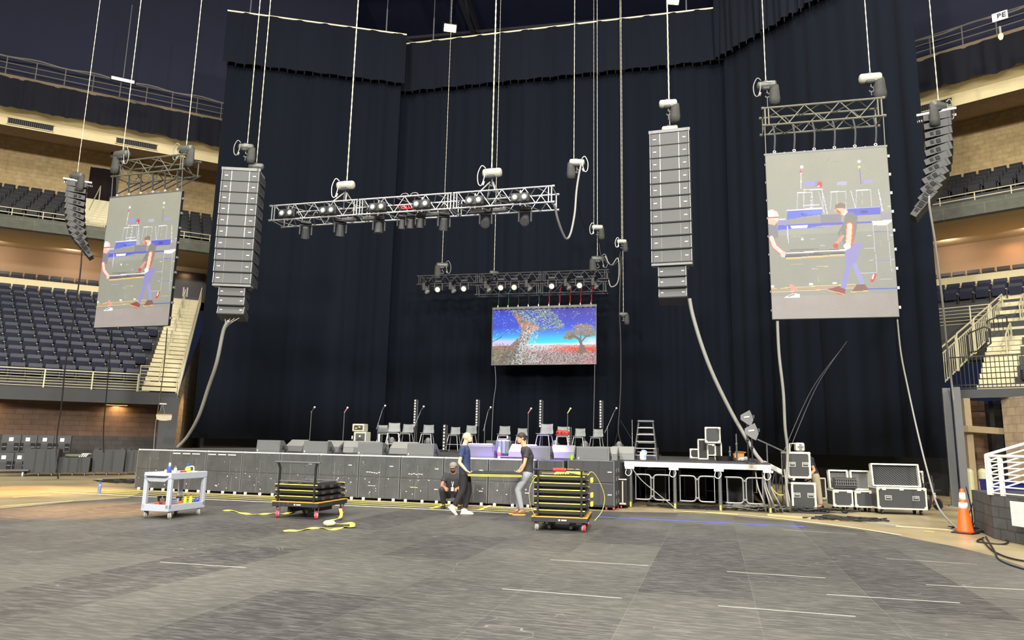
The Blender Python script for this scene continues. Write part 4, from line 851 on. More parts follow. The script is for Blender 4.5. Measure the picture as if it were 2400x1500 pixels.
def portrait_screen(label, p, rz, Wd, Hd, arr):
    t = thing('video_screen', label, 'screen', p, rz, 'hanging video screens')
    g = G(); g.box((Wd / 2, .05, -Hd / 2), (Wd, .09, Hd)); obj('panel_cabinets', g, BLACK, t)
    pixel_mesh('led_face', arr, Wd - .02, Hd - .02, t).location = (.01, 0, -.01)
    g = G(); g.box((Wd / 2, .06, .03), (Wd + .04, .08, .05)); obj('header_bar', g, STEEL, t)
    g = G()
    for k in range(9): g.box((Wd + .03, .05, -.25 - k * .5), (.05, .06, .07)); g.box((-.005, .08, -.25 - k * .5), (.01, .05, .05))
    obj('side_latches', g, ALUD, t)
    for k in range(6):
        x = .25 + k * .5; g = G(); g.tube(catm([(x - .035, .05, .10), (x, .05, .135), (x + .035, .05, .10), (x, .05, .065), (x - .035, .05, .10)], 4), .012, 6, False); obj('eye_bolt', g, CASEE, t)
        if k < 5: g = G(); g.ball((x + .25, .04, .05), .022, 8, 5); obj('pin_knob', g, CASEE, t)
    return t
feed = feed_image()
RS0, RSa = Vector((6.74, 17.95, 9.36)), radians(-13.8); LS0, LSa = Vector((-13.85, 23.07, 9.55)), radians(-16.5)
portrait_screen('upright video screen on the right showing two workers carrying a deck panel', RS0, RSa, 3.0, 4.5, feed)
portrait_screen('upright video screen on the left, before the seats, showing two workers carrying a deck panel', LS0, LSa, 3.0, 4.5, feed)
def rig_for(p, rz, lab, L, vstraps, tz, h, w):
    t = truss('screen_truss', 'grey box truss holding up the ' + lab + ' video screen', Vector(p) + Vector((0, 0, tz)), L, w, h, 6, rz, mat('grey_truss_paint', (100, 100, 90), .4, .2), 1, r=.03, rb=.016)
    for k in range(6):
        x = .25 + k * .5; g = G()
        if vstraps: g.strap([(x - .03, 0, tz - tz - h + .02), (x, .04, -tz + .14)], .06, (0, 1, 0), .012); g.strap([(x + .28, w, -h + .02), (x, .05, -tz + .14)], .06, (0, 1, 0), .012)
        else: g.strap(catm([(x - .02, 0, -h + .02), (x + .02, -.03, -h - .35), (x + .0, .02, -tz + .14)], 4), .045, (1, .3, 0), .012)
        obj('sling', g, GREYSL, t)
    g = G()
    for x in (.03, L - .03): g.tube([(x, 0, -h), (x, .04, -tz + .05)], .014, 6)
    obj('safety_wire', g, STEEL, t); return t
rig_for(RS0, RSa, 'right', 3.0, False, 1.36, .50, .62); rig_for(LS0, LSa, 'left', 2.95, True, 1.30, .52, .72)
hoist('left hoist of the right screen truss, bag hanging on its right', wp(1797, 200, 18.1), RSa, 1, True, False, .022, .7, 1.0, -.02); hoist('right hoist of the right screen truss, with large grey bag', wp(2040, 183, 17.5), RSa, 1, False, True, .022, .5, 1.1)
hoist('left hoist of the left screen truss, big black bag on its left', wp(286, 362, 22.9), LSa, -1, True, False, .022, .6, 1.15, .02); hoist('right hoist of the left screen truss, big black bag on its right', wp(436, 350, 22.4), LSa, 1, True, False, .022, .5, 1.1)
# picture wall at the back
def tree_image():
    w, h = 340, 186; C = Canvas(w, h, (0, 0, 0)); X, Y = C.X, C.Y; n1 = noise2(w, h, 6, 3); n3 = noise2(w, h, 34, 8)
    R = np.random.default_rng(77); wn = R.random((h, w)); n2 = np.clip((noise2(w, h, 120, 4) - .5) * 1.9 + .5, 0, 1)
    def lerp(a, b, t): t = np.clip(t, 0, 1)[..., None]; return np.array(a) * (1 - t) + np.array(b) * t
    sky = lerp((40, 24, 176), (0, 60, 214), Y * 4.5 + (.45 - X) * 1.0); sky = np.where((Y > .32)[..., None], lerp((0, 64, 222), (0, 170, 246), (Y - .32) * 6), sky); sky = np.where((Y > .48)[..., None], lerp((0, 172, 246), (0, 226, 240), (Y - .48) * 9), sky)
    hz = np.clip((Y - .60) * 22, 0, 1)[..., None]; sky = sky * (1 - hz) + np.array((240, 240, 255)) * hz
    side = np.clip((.40 - X) * 6, 0, 1) * np.clip((Y - .47 - .04 * n1) * 12, 0, 1); sky = sky * (1 - side[..., None]) + np.array((214, 206, 250)) * side[..., None]
    rs = np.clip((X - .78) * 6, 0, 1) * np.clip((Y - .46) * 8, 0, 1); sky = sky * (1 - rs[..., None] * .85) + np.array((244, 232, 248)) * rs[..., None] * .85
    C.a[:] = sky
    for k in range(230): C.dot((R.random(), R.random() * .46), R.uniform(.0016, .0042), (130, 226, 236) if k % 3 else (200, 240, 250), .9)
    g0 = .655 + .03 * (n1 - .5); ground = Y > g0
    gc = lerp((228, 206, 214), (150, 128, 128), (Y - .66) * 7) + (n2[..., None] - .5) * 120 + (wn[..., None] > .93) * 110
    red = np.clip((X - .50) * 3.4, 0, 1) * np.clip(1.15 - abs(Y - .73 - .03 * (X - .7)) * 13, 0, 1); gc = gc * (1 - red[..., None]) + (np.array((224, 84, 66)) + (n2[..., None] - .5) * 70) * red[..., None]
    pk = np.clip((X - .8) * 5, 0, 1) * np.clip((Y - .82) * 6, 0, 1); gc = gc * (1 - pk[..., None] * .6) + np.array((206, 90, 104)) * pk[..., None] * .6
    gl = np.clip((.40 - X) * 5, 0, 1); gc = gc * (1 - gl[..., None]) + (np.array((128, 120, 98)) + (n2[..., None] - .5) * 90) * gl[..., None]; C.a[ground] = gc[ground]
    # foliage of the big tree: strokes of leaf colour
    for k in range(1500):
        a = R.uniform(0, 2 * pi); q = sqrt(R.random()); x = .44 + cos(a) * q * .24 + .04 * sin(3 * a); y = .17 + sin(a) * q * .22 + (x - .44) * .25
        if y > .42: continue
        c = [(120, 128, 108), (96, 104, 92), (150, 160, 140), (120, 210, 196), (200, 226, 210), (84, 92, 84)][int(R.integers(0, 6))]; C.line([(x, y), (x + R.uniform(-.016, .016), y + R.uniform(-.02, .02))], .0045, c, .9)
    trunk = [(.205, .0), (.23, .0), (.25, .10), (.31, .16), (.36, .24), (.43, .30), (.46, .35), (.40, .42), (.37, .50), (.34, .60), (.31, .74), (.30, 1.0), (.03, 1.0), (.09, .84), (.15, .70), (.23, .56), (.285, .44), (.285, .34), (.25, .24), (.225, .12)]
    m = C.mask(trunk); tc = np.array((130, 116, 104)) + (n2[..., None] - .5) * 110; C.a[m] = tc[m]
    hl = m & (X > .29 + (Y - .45) * -.35) & (n2 > .5) & (Y > .3); C.a[hl] = C.a[hl] * .3 + np.array((214, 222, 230)) * .7
    og = m & (Y < .42) & (n3 > .5); C.a[og] = C.a[og] * .45 + np.array((230, 140, 110)) * .55
    dk = C.mask([(.13, .76), (.22, .62), (.28, .56), (.26, .72), (.19, 1.0), (.04, 1.0)]); C.a[dk] = C.a[dk] * .45 + np.array((104, 94, 82)) * .55
    for k in range(150): x, y = R.uniform(.26, .46), R.uniform(.30, 1.0); C.line([(x, y), (x + R.uniform(-.03, .04), y - R.uniform(.0, .07))], .0045, [(220, 232, 238), (110, 190, 190), (236, 240, 244), (190, 150, 150)][k % 4], .85)
    for k in range(22): x = .01 + k * .009; C.line([(x, .76), (x + R.uniform(-.01, .03), .60 + R.uniform(0, .06))], .004, (172, 118, 104), .9)
    C.line([(.0, .58), (.06, .52), (.09, .50)], .006, (40, 60, 110)); C.line([(.05, .54), (.10, .46)], .005, (60, 80, 120))
    # smaller tree on the right
    for k in range(900):
        a = R.uniform(0, 2 * pi); q = sqrt(R.random()); cx, cy, rx, ry = [(.79, .45, .085, .055), (.91, .38, .08, .085), (.93, .47, .065, .05), (.745, .52, .045, .035), (.86, .34, .07, .04)][k % 5]
        x, y = cx + cos(a) * q * rx, cy + sin(a) * q * ry; c = [(140, 126, 108), (118, 106, 92), (160, 148, 132), (244, 158, 140)][0 if k % 9 else 3] if y < .42 and k % 3 == 0 else [(140, 126, 108), (118, 106, 92), (152, 142, 124)][k % 3]; C.line([(x, y), (x + R.uniform(-.012, .012), y + R.uniform(-.012, .012))], .007, c)
    C.line([(.865, .80), (.865, .66), (.845, .56), (.79, .50), (.75, .52)], .024, (110, 98, 90)); C.line([(.86, .62), (.90, .53), (.94, .49)], .014, (112, 100, 92)); C.line([(.858, .6), (.86, .44)], .010, (112, 100, 92)); m = C.mask([(.825, .80), (.852, .66), (.885, .66), (.92, .80)]); C.a[m] = (126, 104, 96)
    return np.clip(C.a + RNG.normal(0, 7, C.a.shape), 0, 255)
CS0 = Vector((-.93, 33.30, 7.90)); CSa = atan2(32.0 - 33.36, 3.92 + .9)
t = thing('picture_wall', 'wide video wall above the stage back showing a leaning tree under blue sky', 'screen', CS0, CSa, 'hanging video screens')
g = G(); g.box((2.5, .05, -1.36), (5.0, .09, 2.72)); obj('panel_cabinets', g, BLACK, t); pixel_mesh('led_face', tree_image(), 4.96, 2.62, t).location = (.02, 0, -.09)
g = G(); g.box((2.5, .04, .0), (5.04, .1, .12)); obj('header_bar', g, MGREY, t); g = G()
for k in range(20): g.box((.18 + k * .247, -.015, -.07), (.1, .01, .05))
obj('header_clamps', g, BLACKM, t)
g = G(); g.box((2.5, .0, -2.72), (5.02, .08, .03)); g.box((0, 0, -1.36), (.02, .08, 2.72)); g.box((5.0, 0, -1.36), (.02, .08, 2.72)); obj('edge_trim', g, MGREY, t)
for k in range(10):
    x = .25 + .5 * k; q = Vector(CS0) + Vector((x * cos(CSa), x * sin(CSa), 0)); o = thing('picture_wall_sling', '%s lifting sling of the picture wall, %s of ten from the left' % ('green' if k < 5 else 'red', ('first', 'second', 'third', 'fourth', 'fifth', 'sixth', 'seventh', 'eighth', 'ninth', 'tenth')[k]), 'sling', q, CSa, 'slings of the picture wall')
    g = G(); w_ = .035 if k < 5 else .06; g.tube(catm([(0, 0, .1), (.03, 0, .3), (.02, .02, .5), (.05, -.06, .72), (.09, .04, .95)], 3), w_ * .55, 6); obj('webbing', g, PURPLEROPE if k > 4 else (GREENSL if k in (0, 1, 4) else GREYSL), o, True); g = G(); g.tube([(0, 0, .04), (0, 0, .14)], .035, 8); obj('shackle', g, ALU, o)
# ================================================================ LINE ARRAYS
def cab(t, w, h, d, m, c, tilt, small=False, seam=MGREY):
    """one line-array cabinet whose front lower hinge sits at c (y,z), tilted down"""
    M = Matrix.Translation((0, c[0], c[1])) @ Matrix.Rotation(-tilt, 4, 'X')
    g = G(); g.M = M; k = h * .16
    g.prism([(.02, 0), (.02, -h), (d, -h + k), (d, -k)], -w / 2, w / 2, 'x'); ca = obj('speaker_cabinet', g, DGREY, t)
    g = G(); g.M = M
    g.box((0, .012, -h / 2), (w * .92, .03, h * .92), .006); obj('grille', g, GRILL, ca)
    for s in (-1, 1):
        g = G(); g.M = M; g.box((s * (w / 2 - .018), .0, -h / 2), (.03, .05, h * .95)); obj('front_rail', g, MGREY, ca)
        if not small: g = G(); g.M = M; g.box((s * w * .235, -.006, -h / 2), (.012, .01, h * .9)); obj('grille_seam', g, seam, ca)
        g = G(); g.M = M; g.box((s * w * .37, -.008, -h * .5), (.085 if not small else .07, .012, .028)); obj('badge', g, CAP, ca)
        for yy in (.35, .68): g = G(); g.M = M; g.box((s * (w / 2 + .004), d * yy, -h * .42), (.02, .055, h * .36), .004); obj('rigging_pocket', g, BLACKM, ca)
    return ca
def main_array(label, p, rz, tl0, dt, h0=.355):
    t = thing('line_array', label, 'loudspeaker', p, rz, 'main speaker towers'); y = z = 0.0; h = h0
    g = G(); g.box((0, .02, .05), (1.16, .06, .09)); g.box((-.5, .35, .05), (.06, .72, .08)); g.box((.5, .35, .05), (.06, .72, .08)); g.box((0, .4, .06), (.9, .08, .1)); obj('flying_frame', g, MGREY, t)
    for i in range(10):
        a = radians(tl0 + dt * i); cab(t, 1.12, h - .012, .72, None, (y, z), a, False, ALU if i < 6 else MGREY); y += h * sin(a) ; z -= h * cos(a)
    g = G(); g.at((0, y, z)); g.box((0, .1, -.03), (1.12, .3, .06)); g.box((0, .4, -.03), (.9, .4, .04)); obj('adaptor_frame', g, MGREY, t); z -= .07; y += .06; h = .285 * h0 / .355
    for i in range(3): a = radians((6, 14, 22)[i]); cab(t, .78, h - .012, .5, None, (y, z), a, True); y += h * sin(a); z -= h * cos(a)
    return t, (y, z)
LP = aty(565, 400, 20.5); RP = aty(1568, 310, 19.0)
lt, le = main_array('tall black speaker tower hanging on the left, in front of the drape', LP, radians(5), -1.0, .6)
rt, re_ = main_array('tall black speaker tower hanging on the right, in front of the drape', RP, radians(-17), -1.0, .6, .385)
hoist('upper hoist of the left speaker tower, pale bag in front', wp(577, 345, 20.8), radians(5), 1, True, False, .02, .45, .9, .03)
hoist('lower hoist sitting right on top of the left speaker tower', LP + Vector((.28, .45, .32)), radians(5), 0, False, False, .022, .2, .9)
hoist('upper hoist of the right speaker tower, pale bag in front', wp(1566, 243, 19.2), radians(-10), 1, False, True, .022, .5, 1.0, .02)
hoist('lower hoist sitting right on top of the right speaker tower', RP + Vector((.12, .4, .28)), radians(-17), 0, False, True, .02, .2, .9)
def side_array(label, p, rz, n=12, h=.215, w=.62, d=.60):
    t = thing('line_array', label, 'loudspeaker', p, rz, 'small side speaker columns'); y = z = 0.0; g = G()
    for k in range(16): g.box((-.0, -.1 + k * .055, .05), (.5, .03, .03))
    g.box((.22, .3, .05), (.04, .9, .06)); g.box((-.22, .3, .05), (.04, .9, .06)); obj('flying_frame', g, ALUD, t)
    for i in range(n):
        a = radians((0, 2, 5, 8, 12, 16, 21, 27, 34, 41, 48, 54)[i]) * .95; M = Matrix.Translation((0, y, z)) @ Matrix.Rotation(-a, 4, 'X')
        g = G(); g.M = M; g.prism([(0, 0), (0, -h * .96), (d, -h * .86), (d, -h * .12)], -w / 2, w / 2, 'x'); ca = obj('speaker_cabinet', g, mat('side_cabinet', (52, 54, 56), .55), t)
        g = G(); g.M = M; g.box((0, -.005, -h * .48), (w * .94, .02, h * .86)); obj('grille', g, GRILLD, ca)
        g = G(); g.M = M
        for s in (-1, 1): g.box((s * (w / 2 + .006), d * .5, -h * .5), (.02, .10, h * .55), .01); g.box((s * (w / 2 + .006), d * .74, -h * .45), (.02, .07, h * .4))
        obj('rigging_slot', g, BLACKM, ca); g = G(); g.M = M
        for s in (-1, 1): g.box((s * (w / 2 + .01), d * .62, -h * .5), (.02, .025, h * .8)); g.box((s * (w / 2 + .01), .04, -h * .5), (.015, .02, h * .9))
        obj('rigging_link', g, DGREY, ca)
        y += h * sin(a); z -= h * cos(a)
    return t
SLp = aty(160, 427, 24.5); side_array('curved side speaker column hanging far left, above the seats', SLp, radians(-62))
hoist('hoist with black bag on top of the far left speaker column', SLp + Vector((.32, -.05, .22)), radians(-10), 1, False, False, .02, .3, 1.0)
SRp = aty(2226, 268, 17.3); side_array('curved side speaker column hanging far right, at the edge of the drape', SRp, radians(58))
hoist('hoist with bag on top of the far right speaker column', SRp + Vector((-.30, -.05, .2)), radians(20), -1, True, False, .02, .3, 1.0)
# long multicore cables down to the floor
wire('speaker_multicore', 'thick grey cable bundle curving from the left speaker tower down to the stage corner', [wp(537, 752, 20.6), wp(524, 775, 20.7), wp(508, 850, 21), wp(488, 910, 21.6), wp(466, 975, 22.2), wp(440, 1022, 22.8), wp(415, 1049, 23)], .055, CABLE)
for k in range(4): wire('speaker_tail', 'thin tail joining the bottom of the left tower to its cable bundle, strand ' + ('shortest', 'second', 'third', 'longest')[k], [wp(528 + 11 * k, 748 - k, 20.8), wp(528 + 4 * k, 758, 20.7), wp(524, 775, 20.7)], .014, CABLE, n=5)
wire('speaker_multicore', 'thick grey cable bundle running from the right speaker tower down to the platform', [wp(1616, 700, 19.2), wp(1624, 740, 19.2), wp(1645, 810, 19.2), wp(1672, 880, 19.2), wp(1712, 962, 19.2), wp(1745, 1020, 19.1), wp(1770, 1062, 18.9), wp(1788, 1085, 18.4)], .055, CABLE)
wire('screen_cable', 'pale cable bundle falling from the right video screen to the rack stack', [wp(1822, 752, 18), wp(1826, 830, 18.1), wp(1836, 920, 18.2), wp(1840, 1000, 18.3), wp(1846, 1060, 18.4), wp(1843, 1150, 18.3), wp(1850, 1200, 18.2)], .04, CABLE)
wire('screen_cable', 'single pale cable from the right video screen corner slanting down to the orange cones', [wp(2103, 748, 17.4), wp(2112, 830, 17.6), wp(2128, 910, 17.6), wp(2150, 1010, 17.2), wp(2175, 1110, 16.4), wp(2200, 1190, 15.6), wp(2245, 1240, 14.6)], .022, CABLE)
wire('screen_cable', 'cable pair dropping from the far right speaker column past the stair railing', [wp(2180, 450, 17.4), wp(2178, 480, 17.4), wp(2192, 570, 17.8), wp(2208, 700, 18.5), wp(2218, 800, 19.5), wp(2228, 880, 20.5), wp(2240, 980, 20.8), wp(2250, 1120, 21), wp(2262, 1185, 21)], .03, CABLE)
wire('screen_cable', 'thin cable dropping from the far left speaker column past the seats to the cases', [wp(193, 562, 24.4), wp(188, 640, 24.6), wp(170, 760, 25), wp(154, 850, 25.4), wp(144, 950, 25.8), wp(134, 1020, 26), wp(133, 1090, 26), wp(138, 1132, 25.4)], .026, CABLEB)
wire('screen_cable', 'thin cable dropping behind the left video screen to the road cases', [wp(262, 772, 24), wp(256, 850, 24.6), wp(250, 920, 25), wp(243, 1000, 26), wp(243, 1060, 26.5)], .02, CABLEB)
wire('screen_cable', 'pale cable pair dropping along the grey corner pier', [wp(392, 770, 25), wp(384, 860, 27), wp(372, 950, 29), wp(364, 1000, 29.6), wp(360, 1056, 29.8)], .022, CABLE)
for k, (a_, b_) in enumerate((((1985, 800), (1845, 1008)), ((1972, 818), (1832, 1010)))):
    wire('guy_wire', 'thin dark guy wire slanting in front of the right drape, %s one' % ('upper' if k == 0 else 'lower'), [wp(*a_, 26), wp((a_[0] + b_[0]) / 2, (a_[1] + b_[1]) / 2, 24), wp(b_[0], b_[1] + 60, 22)], .012, STEEL)
# extra empty pick chains seen against the drape
for k, (px, py, Y) in enumerate(((1397, 525, 30), (1462, 560, 30.8))):
    g = G(); q = wp(px, py, Y); roofchain(g, q.x - .1, q.y, q.z, 33, .013); tag(obj('spare_chain', g, CHAIN), 'extra hoist chain running beside the free hoists, %s one' % ('left' if k == 0 else 'right'), 'chain')
# roof flood lamps
def flood(label, p, w, h, rz, tilt, power, glow):
    t = thing('flood_lamp', label, 'lamp', p, rz, 'lit roof lamps'); g = G(); g.at((0, 0, 0), 0, tilt); g.box((0, .12, 0), (w + .16, .2, h + .14), .03); obj('housing', g, BLACK, t)
    g = G(); g.at((0, 0, 0), 0, tilt); g.box((0, .0, 0), (w, .05, h), .01); obj('glass', g, mat('lit_glass_' + glow, (255, 245, 220), .2, emit=(255, 232, 180) if glow == 'warm' else (255, 240, 232), estr=9, var=0), t)
    g = G(); g.tube([(0, .15, 0), (0, .15, 4.5)], .03, 6); obj('drop_rod', g, STEEL, t)
    l = spot('flood_light', (p[0], p[1] - .2, p[2] - .3), (p[0] * .5, p[1] - 14, 0), power, (1, .85, .62), 120, .8, .3); l.parent = None; return t
flood('glowing rectangular roof lamp above the drapes, near the picture centre', atz(1055, 66, 26.5), .72, .42, .2, radians(38), 2600, 'warm')
flood('glowing roof lamp cut by the top edge of the picture', atz(1578, 2, 25.5), .62, .36, .1, radians(38), 2600, 'warm')
flood('long glowing tube lamp in front of the left catwalk', aty(288, 187, 35.0), 1.05, .13, radians(27), radians(20), 1200, 'cool')
t = thing('banner_sign', 'small white sign with black letters BE on the upper right catwalk', 'sign', wp(2340, 40, 25.6), TR); g = G(); g.box((.05, 0, .02), (.52, .03, .36), .005); obj('board', g, WHITE, t)
def text(body, size, loc, parent, m, rz=0, rx=pi / 2, name='lettering', ext=.004):
    c = bpy.data.curves.new(name, 'FONT'); c.body = body; c.size = size; c.extrude = ext; c.offset = .012; c.align_x = 'CENTER'; c.align_y = 'CENTER'; o = bpy.data.objects.new(name, c); link(o); dg = bpy.context.evaluated_depsgraph_get(); me = bpy.data.meshes.new_from_object(o.evaluated_get(dg)); bpy.data.objects.remove(o); me.materials.clear(); me.materials.append(m)
    q = bpy.data.objects.new(name, me); link(q, parent); q.location = loc; q.rotation_euler = (rx, 0, rz); return q
text('BE', .28, (.10, -.02, .02), t, BLACK)
t2 = bpy.data.objects.new('lamp_holder', None); link(t2, t); t2.location = (0, .1, -.62); g = G(); g.cyl((0, 0, -.1), (0, 0, .25), .05, 8); obj('stem', g, ALUD, t2); g = G(); g.lathe([(.05, 0), (.09, .1), (.07, .22), (.02, .25)], 10, (0, 0, -.3)); obj('bulb', g, mat('amber_glow', (255, 210, 90), .3, emit=(255, 214, 110), estr=4, var=0), t2)
# ================================================================ STAGE
DECK = mat('stage_deck_top', (60, 60, 62), .6, var=.25, scale=2); WEDGE = mat('wedge_black', (98, 100, 102), .5, var=.08); WGR = mat('wedge_grille', (126, 128, 126), .5, .1, var=.06, scale=50)
st = thing('stage_platform', 'wide black stage platform with a silver-edged railed wing on its right end', 'stage', SO, SA)
def L(a, b, z=0): return (a, b, z)
g = G(); g.box((7.15, 7.4, 1.165), (14.5, 12.2, .07)); obj('deck', g, DECK, st)
g = G(); g.box((16.15, 5.4, 1.165), (3.5, 8.2, .07)); obj('wing_deck', g, DECK, st)
g = G(); g.box((16.1, 1.34, 1.10), (3.6, .09, .13)); obj('edge_beam', g, mat('white_aluminium', (238, 238, 232), .4, .15, var=.03), st)
g = G(); g.box((7.1, 1.3, .58), (14.3, .04, 1.1)); g.box((14.4, 4, .58), (.04, 5.4, 1.1)); obj('skirt_cloth', g, BLACKM, st)
g = G(); g.box((16.15, 9.4, .6), (3.6, .05, 1.15)); g.box((18.0, 6.5, .6), (.05, 5.5, 1.15)); obj('rear_masking', g, BLACKM, st)
LEGA = [14.45, 15.57, 16.68, 17.85]
for k, a in enumerate(LEGA):
    for b in (1.38, 3.8):
        g = G(); g.tube([(a, b, .02), (a, b, 1.04)], .045, 10); g.box((a, b, .01), (.12, .12, .02)); lg = obj('leg', g, STEEL, st)
        if b < 2:
            g = G(); g.box((a - .02, b - .03, 1.0), (.24, .12, .06), .01); g.tube(catm([(a - .1, b - .05, .97), (a - .12, b - .09, .85), (a - .03, b - .09, .80), (a + .04, b - .07, .9), (a, b - .05, .98)], 3), .01, 6); obj('bracket', g, WHITE, lg)
            g = G(); g.box((a + .0, b - .05, .08), (.04, .01, .13)); obj('tape_wrap', g, YEL, lg)
for k in range(3):
    x0, x1 = LEGA[k] + .1, LEGA[k + 1] - .1; xm = (x0 + x1) / 2; b = 1.30
    t = thing('guard_frame', 'grey tubular double-loop guard frame between the platform legs, %s of three' % ('left', 'middle', 'right')[k], 'barrier', S(xm, b, 0), SA, 'guard frames under the platform edge')
    for sgn in (-1, 1):
        g = G(); w = (x1 - x0) / 2 - .02; o_ = .02 * sgn; e = sgn * w
        g.tube(catm([(e, 0, .84), (sgn * .12, 0, .84), (sgn * .05, 0, .80), (sgn * .035, 0, .74), (sgn * .035, 0, .32), (sgn * .05, 0, .26), (sgn * .12, 0, .22), (e, 0, .22)], 4), .02, 8); obj('loop', g, ALUD, t, True)
    for xx in (-.42, .42): g = G(); g.tube([(xx, .01, .22), (xx, .01, .84)], .012, 6); obj('upright', g, ALUD, t)
    g = G(); g.box((0, 0, .76), (.12, .05, .05), .01); g.box((0, 0, .30), (.12, .05, .05), .01); obj('collar', g, MGREY, t)
tag(obj('slack_rope', G().tube(catm([S(14.5, 1.22, 1.0), S(14.75, 1.18, .7), S(15.1, 1.15, .42), S(15.45, 1.15, .15), S(15.6, 1.1, .03)], 5), .012, 6), CABLE), 'pale rope sagging diagonally across the left guard frame', 'rope')
# amp racks glimpsed under the wing
for k, (a, b, w, h) in enumerate(((14.95, 3.4, .55, .9), (16.0, 4.4, .6, .7), (17.2, 2.9, .62, .75))):
    t = thing('under_stage_case', 'dark equipment case in the shadow under the railed platform, %s one' % ('left', 'middle', 'right')[k], 'case', S(a, b, 0), SA); g = G(); g.box((0, 0, h / 2 + .06), (w, .6, h - .06), .01); obj('body', g, BLACKM, t); g = G()
    for sx in (-1, 1): g.box((sx * w / 2, -.3, h / 2 + .06), (.025, .025, h - .06))
    for zz in (.1, h + .02): g.box((0, -.3, zz), (w, .025, .025))
    obj('edging', g, STEEL, t); g = G()
    for sx in (-1, 1): g.cyl((sx * (w / 2 - .08), -.2, .03), (sx * (w / 2 - .08), -.24, .03), .03, 8)
    obj('caster', g, DGREY, t)
# stage front cabinets
NAMES = ['first', 'second', 'third', 'fourth', 'fifth', 'sixth', 'seventh', 'eighth', 'ninth', 'tenth', 'eleventh']
def subcab(t, w, h, z, d, cab_m, detail=1, badge=True, edge=MGREY, rows=1):
    g = G(); g.box((0, d / 2, z + h / 2), (w, d, h), .008); ca = obj('cabinet', g, cab_m, t)
    g = G(); q = w / 3
    for r in range(2 if detail else 1):
        for k in range(3): hh = h / (2 if detail else 1); g.box((-w / 2 + q * (k + .5), -.004, z + hh * (r + .5)), (q - .03, .012, hh - .035), .004)
    obj('grille_panel', g, cab_m if detail else GRILLD, ca)
    g = G()
    for s in (-1, 1): g.box((s * (w / 2 - .008), -.002, z + h / 2), (.016, .02, h))
    g.box((0, -.002, z + h - .006), (w, .02, .014)); obj('edge_trim', g, edge, ca)
    if badge:
        g = G()
        for (bx_, bz) in badge: g.box((bx_, -.014, z + bz), (.10, .006, .022))
        obj('badge', g, CAP, ca)
    return ca
for k in range(10):
    w = 1.19; a = .03 + 1.22 * k + .6; t = thing('stage_front_cabinet', 'scuffed black cabinet in the row along the stage front, %s from the left' % NAMES[k], 'cabinet', S(a, .0, 0), SA, 'cabinets along the stage front')
    subcab(t, w, 1.10, .05, 1.0, M_SCUFF, 1, [(.42, .82), (.42, .30)] if k > 6 else [(.35, .85)] if k > 3 else False)
    g = G(); g.box((-.55, .0, 1.158), (.05, .02, .05)); g.box((0, .12, 1.16), (w, .22, .03)); obj('white_top_edge', g, mat('worn_white_edge', (216, 216, 212), .6, var=.35, scale=12), t)
    for x in (-.42, .05, .45): g = G(); g.box((x, -.02, .035), (.07, .06, .07), .01); obj('foot_block', g, WHITE, t)
    if k in (1, 2):
        g = G()
        for x in (-.42, -.08, .25): g.box((x, -.012, 1.08), (.26, .01, .03))
        obj('pale_label_strip', g, CAP, t)
    g = G()
    for x, z in ((random.uniform(-.5, .5), random.uniform(.15, .6)) for _ in range(6)): g.box((x, -.013, z), (random.uniform(.015, .04), .004, random.uniform(.015, .035)), .006)
    obj('tape_scraps', g, CAP, t)
    g = G()
    for q in range(8): x = -.5 + q * .14 + random.uniform(-.03, .03); g.box((x, -.0135, random.choice((.08, .4, .58, .9))), (random.uniform(.03, .1), .003, .006))
    g.box((random.uniform(-.3, .3), -.0135, .7), (.008, .003, .5)); g.box((random.uniform(-.3, .3), -.0135, .3), (.008, .003, .4)); obj('paint_scratches', g, mat('scratch_grey', (124, 124, 124), .7), t)
    if k in (6, 7, 8):
        g = G(); g.box((.0 - .2, -.014, .38), (.22, .004, .014)); obj('yellow_mark', g, YEL, t)
        g = G(); rg = random.Random(k)
        for q in range(6): x = -.35 + .07 * q; g.box((x, -.014, .72 + rg.uniform(-.01, .02)), (.05, .004, .018))
        obj('tape_scrawl', g, WHITE, t)
t = thing('subwoofer_stack', 'two black subwoofers stacked flush with the row, just left of the taller closer stack', 'loudspeaker', S(12.60, .12, 0), SA); subcab(t, .66, .56, .04, 1.0, GRILLD, 0, [(.2, .12)]); subcab(t, .66, .55, .61, 1.0, GRILLD, 0, [(.2, .12)])
t = thing('subwoofer_stack', 'two big black subwoofers stacked on a red-wheeled dolly at the right end of the row', 'loudspeaker', S(13.60, .22, 0), SA - .02)
for z in (.10, .645): subcab(t, 1.17, .54, z, 1.05, GRILLD, 0, [(-.47, .27), (.47, .27)])
g = G(); g.box((0, .5, .085), (1.15, 1.0, .03)); obj('dolly_board', g, BLACK, t)
g = G()
for x in (.38, .56): g.cyl((x - .02, .05, .045), (x + .02, .05, .045), .045, 12); g.cyl((x - .02, .8, .045), (x + .02, .8, .045), .045, 12)
g.cyl((-.5, .05, .045), (-.46, .05, .045), .045, 12); obj('wheel', g, WHEELR, t)
g = G()
for z in (.2, .4, .75, .95): g.box((.59, .3, z), (.012, .05, .1)); g.box((.59, .7, z), (.012, .05, .1))
obj('side_latch', g, ALUD, t)
t = thing('flight_case', 'narrow upright flight case tucked between the subwoofer stack and the platform leg', 'case', S(14.30, .9, 0), SA); g = G(); g.box((0, .2, .40), (.22, .4, .66), .01); obj('body', g, BLACK, t); g = G(); g.box((-.0, -.01, .4), (.03, .02, .56)); g.box((0, -.01, .72), (.2, .02, .03)); g.box((0, -.01, .12), (.16, .02, .04)); obj('edging', g, CASEE, t); g = G(); g.cyl((-.05, 0, .035), (-.02, 0, .035), .035, 8); obj('caster', g, WHEELR, t)
